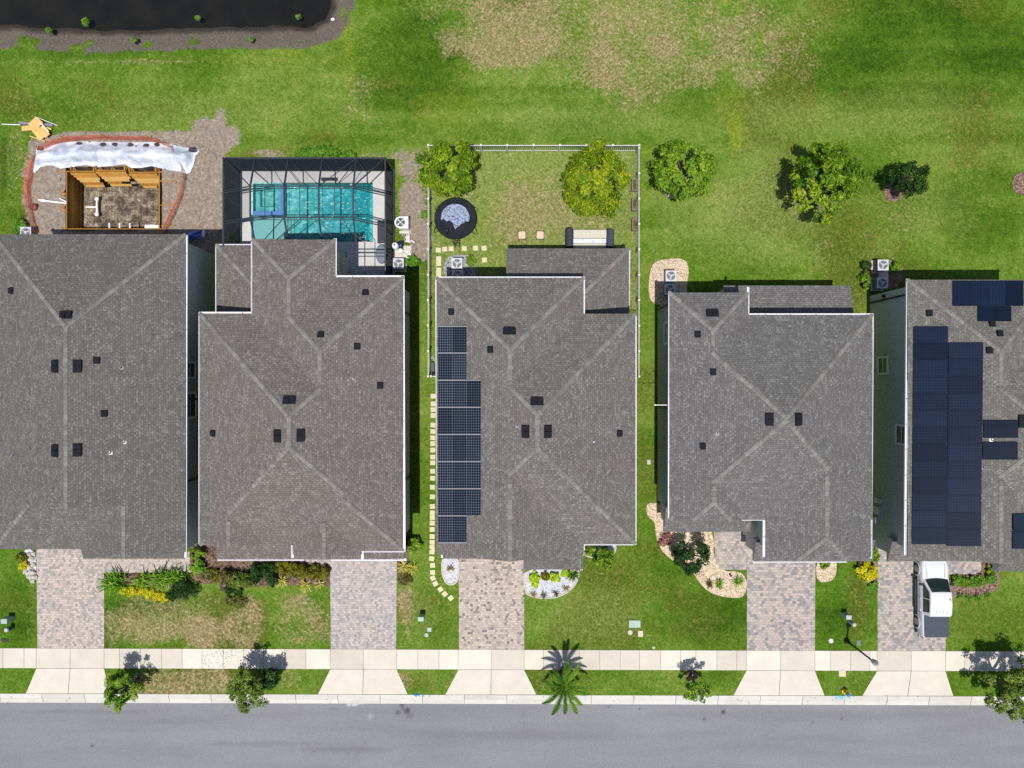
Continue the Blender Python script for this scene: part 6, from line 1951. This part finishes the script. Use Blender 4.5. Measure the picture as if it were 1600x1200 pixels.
lid(671, 983.5, .3, .3, 'small square pale lid below the grey-green utility box', M_UGRN); lid(666.5, 992, .3, .3, 'small round pale lid nearest the sidewalk, left of the tan driveway', M_UGRN, True)
lid(991.5, 974.5, .82, .52, 'large pale green rectangular lid in the middle lawn', M_UGRN, h=.09)
M_PNKL = simple('pinkish plastic lid', lin(226, 200, 192, .66), .7)
lid(984.5, 988, .34, .34, 'round pinkish lid below the large green lid', M_PNKL, True); lid(1000.5, 990, .36, .44, 'rectangular pinkish lid below the large green lid', M_PNKL)
lid(1298, 1001, .36, .36, 'round sandy lid in the lawn left of the street lamp', M_CONCL, True); lid(1341, 1004.5, .3, .4, 'grey rectangular lid right of the street lamp', simple('grey lid', lin(130, 136, 124, .6), .7))
lid(1013.5, 722, .26, .34, 'pale square lid on the grass beside the slate-grey house', M_UGRY); lid(1021, 1011.5, .2, .16, 'tiny grey lid touching the sidewalk', M_UGRY)
lid(8, 1000, .5, .2, 'dark lid at the left picture edge', M_DKMET)

# street lamp
lx, ly = G(1322.5, 1001)
lp = empty('street_lamp', (lx, ly, 0), 'black street lamp leaning in view over the sidewalk at the right', 'street lamp')
mb = MB(); mb.lathe([(.22, 0), (.2, .12), (.12, .3), (.1, .6), (.07, .8)], 14); mb.build('base', M_BLACK, lp, smooth=True)
mb = MB(); mb.tube([(0, 0, .7), (0, 0, 3.75)], [.07, .055], 10); mb.build('pole', M_BLACK, lp, smooth=True)
mb = MB(); mb.lathe([(.06, 3.7), (.16, 3.78), (.17, 3.95), (.19, 4.1), (.16, 4.14)], 14); lh = mb.build('lantern', simple('frosted lantern', lin(206, 214, 222, .8), .35), lp, smooth=True)
mb = MB(); mb.lathe([(.2, 4.13), (.17, 4.2), (.06, 4.42), (.02, 4.5)], 14); mb.build('cap', simple('grey lamp cap', lin(176, 182, 186, .66), .4), lh, smooth=True)

# hydrant and kerb marks
r_ = empty('fire_hydrant', (*G(1319, 1079.5), 0), 'yellow fire hydrant with a blue top on the small verge', 'fire hydrant')
M_HYD = simple('hydrant yellow', lin(250, 196, 20, .85), .4); M_HYB = simple('hydrant blue', lin(40, 130, 214, .75), .4)
mb = MB(); mb.lathe([(.17, 0), (.17, .05), (.11, .06), (.11, .5), (.15, .52), (.15, .58)], 16); mb.tube([(-.24, 0, .42), (.24, 0, .42)], .06, 10); mb.tube([(0, -.22, .38), (0, 0, .38)], .08, 10); mb.build('barrel', M_HYD, r_, smooth=False)
mb = MB(); mb.lathe([(.15, .582), (.14, .68), (.08, .76), (.03, .8)], 16); mb.build('bonnet', M_HYB, r_, smooth=True)
M_BLUEP = simple('blue road paint', lin(50, 160, 226, .75), .7); M_CYANP = simple('cyan road paint', lin(60, 190, 220, .75), .7)
cu = bpy.data.curves.new('kerb_number', 'FONT'); cu.body = 'DW167'; cu.size = .34; cu.extrude = .002; cu.align_x = 'CENTER'; cu.offset = .012
o = bpy.data.objects.new('kerb_number', cu); COL.objects.link(o); x_, y_ = G(1317, 1091.8); o.location = (x_, y_, .042); cu.materials.append(M_CYANP)
bpy.context.view_layer.update()
me_ = bpy.data.meshes.new_from_object(o); o2 = bpy.data.objects.new('kerb_number', me_); COL.objects.link(o2); o2.location = o.location
bpy.data.objects.remove(o); o2.name = 'kerb_number'; o = o2
tag(o, 'blue hand painted letters and numbers on the kerb below the hydrant', 'painted number')
mb = MB(); mk = lambda ax, ay, bx, by, w=.03: mb.tube([G3(ax, ay, .038), G3(bx, by, .038)], w, 4)
mk(646, 1086, 655, 1086, .05); mk(650, 1083.8, 650, 1089, .05); mk(661.5, 1084.5, 661, 1089); mk(672, 1084.5, 671, 1088.5); mk(686, 1085.5, 685, 1089, .018); mk(655, 1084.5, 655.4, 1089.5, .02)
world_thing(mb, 'paint_marks', M_BLUEP, 'blue sprayed cross and dashes on the kerb left of the middle driveway', 'paint marks')
mb = MB(); mb.box(-.25, .25, -.21, .21, -.02, .0315); mb.box(-.09, .09, -.1, .1, .0325, .036, 1); solo(mb, 'tactile_pad', [M_WALK, simple('yellow paint', lin(238, 214, 60, .75), .6)], (*G(1316, 1052.5), 0), 'small square concrete pad with a yellow mark at the sidewalk edge', 'concrete pad')
mb = MB(); mb.lathe([(.06, 0), (.02, .28)], 8); mb.lathe([(.08, .281), (.03, .36)], 8); solo(mb, 'path_light', M_BLACK, (*G(1140, 898), .03), 'tiny dark path light in the beige gravel bed', 'path light')
mb = MB(); mb.blob((0, 0, .1), (.16, .1, .12), 4); solo(mb, 'litter', M_PVC, (*G(519, 28), -.3), 'white scrap of litter on the bank at the right end of the pond', 'litter')
M_ROCK = simple('pale limestone rock', lin(206, 200, 188, .66), .9, vary=.2, scale=8, bump=.4)
for i, (x_, y_, s_) in enumerate(((36, 866, .16), (41, 871, .2), (46, 866, .18), (50, 873, .22), (53, 864, .16), (54, 882, .2), (47, 886, .24), (41, 893, .2), (51, 893, .26), (55, 901, .22), (47, 900, .2), (52, 908, .18), (44, 880, .16))):
    mb = MB(); mb.blob((0, 0, s_ * .4), (s_, s_ * .85, s_ * .6), i + 3, 10, 7, amp=.5); solo(mb, 'white_rock', M_ROCK, (*G(x_, y_), .02), 'white rock in the heap left of the first paved driveway', 'rock', 'white rocks by the first driveway')

# ------------------------------------------------------------------ pickup truck
M_WHT = simple('white car paint', lin(238, 240, 246, .66), .25, vary=.01, coat=.6, spec=.5)
M_TON = simple('grey tonneau vinyl', lin(72, 80, 92, .62), .75, vary=.05)
M_CGL = simple('tinted car glass', (.01, .022, .022), .05, spec=.8, vary=.02)
tk = empty('pickup_truck', (30.12, -15.25, 0), 'white pickup truck with a dark grey bed cover, parked on the far right driveway', 'pickup truck')
def loft(mb, secs, mi=0):
    """secs: list of (y, [(x,z)...]) rings with equal count, closed"""
    n = len(secs[0][1]); V = []
    for y_, ring in secs: V += [(x_, y_, z_) for x_, z_ in ring]
    F = []
    for i in range(len(secs) - 1):
        for k in range(n): F.append((i * n + k, i * n + (k + 1) % n, (i + 1) * n + (k + 1) % n, (i + 1) * n + k))
    F.append(tuple(range(n))[::-1]); F.append(tuple((len(secs) - 1) * n + k for k in range(n)))
    mb.shared(V, F, mi)
def ring(w, z0, z1, tuck=.06, r=.07):
    return [(-w + tuck, z0), (w - tuck, z0), (w, z0 + .2), (w, z1 - .22), (w - .035, z1 - r), (w - .035 - r, z1), (-w + .035 + r, z1), (-w + .035, z1 - r), (-w, z1 - .22), (-w, z0 + .2)]
mb = MB()
loft(mb, [(-2.78, ring(.9, .5, 1.16)), (-2.7, ring(.96, .45, 1.2)), (-1.12, ring(.985, .42, 1.2)), (-1.1, ring(.985, .42, 1.16)), (1.15, ring(.985, .42, 1.14)), (1.25, ring(.985, .42, 1.16)), (2.3, ring(.96, .42, 1.08)), (2.62, ring(.9, .45, 1.0)), (2.76, ring(.8, .5, .9))])
body = mb.build('body', M_WHT, tk, smooth=False, bevel=.03)
mb = MB()
def cring(wb, wt, z0, z1): return [(-wb, z0), (wb, z0), (wt, z1 - .05), (wt - .12, z1), (-wt + .12, z1), (-wt, z1 - .05)]
loft(mb, [(-1.1, cring(.93, .76, 1.1, 1.72)), (-.95, cring(.93, .755, 1.1, 1.83)), (-.2, cring(.93, .76, 1.1, 1.88)), (.42, cring(.93, .74, 1.1, 1.85)), (.62, cring(.93, .74, 1.1, 1.8)), (1.42, cring(.93, .86, 1.1, 1.16))])
mb.build('cab', M_WHT, tk, bevel=.03)
mb = MB()                               # windscreen, side and rear glass set just proud of the cab
ws = [(-.66, .64, 1.815), (.66, .64, 1.815), (.80, 1.36, 1.222), (-.80, 1.36, 1.222)]
nz = Vector((0, .59, .8)); mid = [(-.40, .66, 1.835), (0, .67, 1.84), (.40, .66, 1.835)]
top = [Vector(ws[0])] + [Vector(m) for m in mid] + [Vector(ws[1])]; bot = [Vector(ws[3]), Vector((-.4, 1.42, 1.212)), Vector((0, 1.44, 1.208)), Vector((.4, 1.42, 1.212)), Vector(ws[2])]
V = [v + nz * .012 for v in top] + [v + nz * .012 for v in bot]
mb.shared(V, [(i, i + 1, i + 6, i + 5)[::-1] for i in range(4)])
mb.build('windscreen', M_CGL, tk)
for sg in (-1, 1):
    mb = MB(); xb_, xt_ = .93 * sg + .008 * sg, .765 * sg + .01 * sg
    def side(y_, f): return (xb_ + (xt_ - xb_) * f, y_, 1.16 + .6 * f)
    P = [side(1.18, .04), side(.62, .86), side(.1, .93), side(.1, .04)]; mb.face(P if sg < 0 else P[::-1]); mb.build('side_window', M_CGL, tk)
    mb = MB(); P = [side(.04, .04), side(.04, .93), side(-.82, .9), side(-.92, .04)]; mb.face(P if sg < 0 else P[::-1]); mb.build('side_window', M_CGL, tk)
    mb = MB(); mb.box(*sorted((sg * .99, sg * 1.2)), .98, 1.12, 1.14, 1.34); mb.build('mirror', M_BLACK, tk, bevel=.03)
    mb = MB(); mb.box(*sorted((sg * .97, sg * 1.06)), -1.0, 1.2, .36, .42); mb.build('running_board', M_BLACK, tk)
    for y_ in (.0, -.85): mb = MB(); mb.box(*sorted((sg * .987, sg * 1.01)), y_ - .09, y_ + .09, .96, 1.0); mb.build('door_handle', M_WHT, tk)
    for y_ in (-1.85, 1.95):
        mb = MB(); mb.tube([(sg * .7, y_, .39), (sg * .965, y_, .39)], .39, 24); wl = mb.build('wheel', M_RUB, tk, smooth=False, bevel=.03)
        mb = MB(); mb.tube([(sg * .95, y_, .39), (sg * .975, y_, .39)], .25, 20); mb.build('rim', M_STEEL, wl)
        mb = MB(); Pt = [(sg * .968, y_ + .47 * math.cos(q), .40 + .47 * math.sin(q)) for q in np.linspace(-.25, 3.39, 16)]; mb.tube(Pt, .035, 5); mb.build('wheel_arch', M_WHT, tk)
    mb = MB(); mb.box(*sorted((sg * .8, sg * .93)), -2.8, -2.72, .85, 1.12); mb.build('tail_light', simple('red lens', (.35, .01, .01), .2), tk)
    mb = MB(); mb.box(*sorted((sg * .55, sg * .86)), 2.6, 2.74, .72, .9); mb.build('headlight', simple('clear lens', (.6, .62, .64), .1), tk)
mb = MB(); n = 6
loft(mb, [(-2.74, [(-.8, 1.19), (.8, 1.19), (.8, 1.23), (-.8, 1.23)]), (-2.62, [(-.86, 1.19), (.86, 1.19), (.86, 1.25), (-.86, 1.25)]), (-1.16, [(-.88, 1.19), (.88, 1.19), (.88, 1.25), (-.88, 1.25)])])
for y_ in (-1.6, -2.1): mb.box(-.87, .87, y_ - .012, y_ + .012, 1.2, 1.256)
mb.build('bed_cover', M_TON, tk)
mb = MB(); mb.box(-.93, .93, -2.9, -2.76, .5, .66); mb.build('bumper', M_STEEL, tk, bevel=.03); mb = MB(); mb.box(-.88, .88, 2.7, 2.86, .45, .68); mb.build('bumper', M_STEEL, tk, bevel=.03)
mb = MB(); mb.box(-.5, .5, 2.69, 2.775, .7, .88); mb.build('grille', M_BLACK, tk)
M_GAP = simple('panel gap', (.05, .05, .055), .6)
mb = MB()
for sg in (-1, 1):
    mb.tube([(sg * .62, 1.5, 1.172), (sg * .68, 2.3, 1.095), (sg * .6, 2.66, .97)], .008, 4)
    for y_ in (1.2, .06, -1.02): mb.tube([(sg * .989, y_, .55), (sg * .989, y_, 1.0), (sg * .96, y_, 1.12)], .009, 4)
    mb.tube([(sg * .3, 1.43, 1.235), (sg * .02, 1.2, 1.4)], .012, 4)
for k in range(4): mb.tube([(-.36 + k * .24, -.62, 1.874), (-.36 + k * .24, -.9, 1.84)], .006, 4)
mb.build('panel_seams', M_GAP, tk)
mb = MB(); mb.tube([(.55, .2, 1.88), (.55, .12, 1.98)], .03, 6); mb.build('rod_fitting', M_BLACK, tk)  # short aerial on the cab roof
mb = MB(); mb.box(-.5, .5, -1.118, -1.104, 1.28, 1.62); mb.build('rear_window', M_CGL, tk)

# ------------------------------------------------------------------ grass blades over the lawn (uncountable)
def grass(n=170000):
    rg = np.random.RandomState(77)
    x = rg.uniform(-38.5, 38.5, n); y = rg.uniform(-22.8, 29.5, n)
    px, py = x * S + 800, 600 - y * S
    i = np.clip(((x - GRID['x0']) / GRID['st']).astype(int), 0, GRID['Z'].shape[1] - 2); j = np.clip(((y - GRID['y0']) / GRID['st']).astype(int), 0, GRID['Z'].shape[0] - 2)
    ok = (GRID['dirt'][j, i] < .35 + .3 * rg.rand(n)) & (GRID['bank'][j, i] < .4 + .4 * rg.rand(n)) & (GRID['wet'][j, i] < .5)
    ok &= ~in_poly(px, py, POND)
    # verge and pavement
    sy0, sy1 = yline(px, 1012.8), yline(px, 1043.8)
    ok &= ~((py > sy0) & (py < sy1)) & (py < CURB_Y(px) - .5)
    for a_, b_, c_, d_ in APR:
        ok &= ~in_poly(px, py, [(a_, 1040), (b_, 1040), (d_, 1090), (c_, 1090)])
    for pl in EXCL: ok &= ~in_poly(px, py, pl)
    ok &= ~((px > 366) & (px < 622) & (py > 258) & (py < 440))
    ok &= ~((px > 48) & (px < 318) & (py > 218) & (py < 374))
    for b in h1.hi + h2.hi + h3.hi + h4.hi + h5.hi:
        x0_, x1_, y0_, y1_ = b.r; ok &= ~((x > x0_ + .3) & (x < x1_ - .3) & (y > y0_ + .3) & (y < y1_ - .3))
    x, y, i, j = x[ok], y[ok], i[ok], j[ok]; m = len(x)
    a = rg.uniform(0, 6.283, m); L = rg.uniform(.05, .13, m); wd = rg.uniform(.012, .03, m); hz = rg.uniform(.03, .09, m)
    z = GRID['Z'][j, i]
    d = np.stack([np.cos(a), np.sin(a), np.zeros(m)], 1); e = np.stack([-np.sin(a), np.cos(a), np.zeros(m)], 1)
    B = np.stack([x, y, z - .005], 1)
    V = np.stack([B - e * wd[:, None], B + e * wd[:, None], B + d * L[:, None] + np.array([0, 0, 1]) * hz[:, None]], 1).reshape(-1, 3)
    me = bpy.data.meshes.new('grass_blades')
    me.vertices.add(3 * m); me.vertices.foreach_set('co', V.astype(np.float32).ravel())
    me.loops.add(3 * m); me.loops.foreach_set('vertex_index', np.arange(3 * m, dtype=np.int32))
    me.polygons.add(m); me.polygons.foreach_set('loop_start', np.arange(0, 3 * m, 3, dtype=np.int32)); me.update(calc_edges=True)
    for nm in ('dry', 'dirt', 'lush', 'bank', 'wet', 'olive', 'yellow', 'pale'):
        at = me.attributes.new(nm, 'FLOAT', 'POINT'); at.data.foreach_set('value', np.repeat(GRID[nm][j, i], 3).astype(np.float32))
    me.materials.append(bpy.data.materials['lawn and soil'])
    o = bpy.data.objects.new('grass_blades', me); COL.objects.link(o); tag(o, 'short grass blades all over the lawns', 'grass', None, 'stuff')


grass()


def leaf_litter(n, area, seed, label, name='leaf_litter'):
    rg = np.random.RandomState(seed)
    px = rg.uniform(area[0], area[1], n); py = rg.uniform(area[2], area[3], n)
    keep = vnoise(px, py, .05, seed) > .42; px, py = px[keep], py[keep]; m = len(px)
    C = np.stack([(px - 800) / S, (600 - py) / S, np.full(m, .045)], 1)
    V, tn = leaf_cloud(C, rg.normal(size=(m, 3)) * .25 + np.array([0, 0, 1]), rg.uniform(.02, .05, m), rg.rand(m), rng=rg)
    o = leaf_obj(name, V, tn, leaf_mat('dead leaf brown', lin(30, 24, 20, .6), lin(54, 44, 36, .6), lin(90, 72, 54, .6)))
    tag(o, label, 'leaf litter', None, 'stuff')


leaf_litter(300, (318, 440, 1013, 1043), 5, 'dark fallen leaves scattered over the sidewalk slabs')
leaf_litter(60, (752, 800, 880, 912), 6, 'dark fallen leaves on the tan and charcoal driveway')
leaf_litter(160, (0, 1600, 1086, 1100), 8, 'dry leaf crumbs in the kerb gutter')


def clods(n, areas, seed, label):
    """loose lumps of soil strewn over the bare ground"""
    rg = np.random.RandomState(seed); P = []
    for (x0_, x1_, y0_, y1_, k) in areas: P.append(np.stack([rg.uniform(x0_, x1_, k), rg.uniform(y0_, y1_, k)], 1))
    P = np.concatenate(P); x = (P[:, 0] - 800) / S; y = (600 - P[:, 1]) / S
    i = np.clip(((x - GRID['x0']) / GRID['st']).astype(int), 0, GRID['Z'].shape[1] - 1); j = np.clip(((y - GRID['y0']) / GRID['st']).astype(int), 0, GRID['Z'].shape[0] - 1)
    ok = (GRID['dirt'][j, i] > .5) & ~((P[:, 0] > 102) & (P[:, 0] < 256) & (P[:, 1] > 258) & (P[:, 1] < 362)) & ~((P[:, 0] > 340) & (P[:, 0] < 620) & (P[:, 1] > 245))
    x, y, z = x[ok], y[ok], GRID['Z'][j, i][ok]; m = len(x)
    r = rg.gamma(2.2, .022, m) + .015; o8 = np.array([[1, 0, 0], [-1, 0, 0], [0, 1, 0], [0, -1, 0], [0, 0, 1], [0, 0, -.3]])
    V = np.stack([x, y, z], 1)[:, None, :] + (o8[None] * r[:, None, None]) * rg.uniform(.6, 1.3, (m, 6, 1)) * np.array([1.2, 1.2, .8])
    V = V.reshape(-1, 3); F = np.array([[0, 2, 4], [2, 1, 4], [1, 3, 4], [3, 0, 4], [2, 0, 5], [1, 2, 5], [3, 1, 5], [0, 3, 5]])
    Fa = (F[None] + (np.arange(m) * 6)[:, None, None]).reshape(-1, 3)
    me = bpy.data.meshes.new('loose_soil'); me.from_pydata(V.tolist(), [], Fa.tolist()); me.materials.append(simple('loose soil', lin(168, 153, 140, .64), .95, vary=.3, scale=5))
    o = bpy.data.objects.new('loose_soil', me); COL.objects.link(o); tag(o, label, 'soil', None, 'stuff')


clods(2600, [(45, 350, 205, 372, 1800), (300, 345, 180, 250, 300), (622, 668, 230, 410, 400), (312, 342, 370, 490, 200)], 3, 'loose lumps of soil on the bare ground')
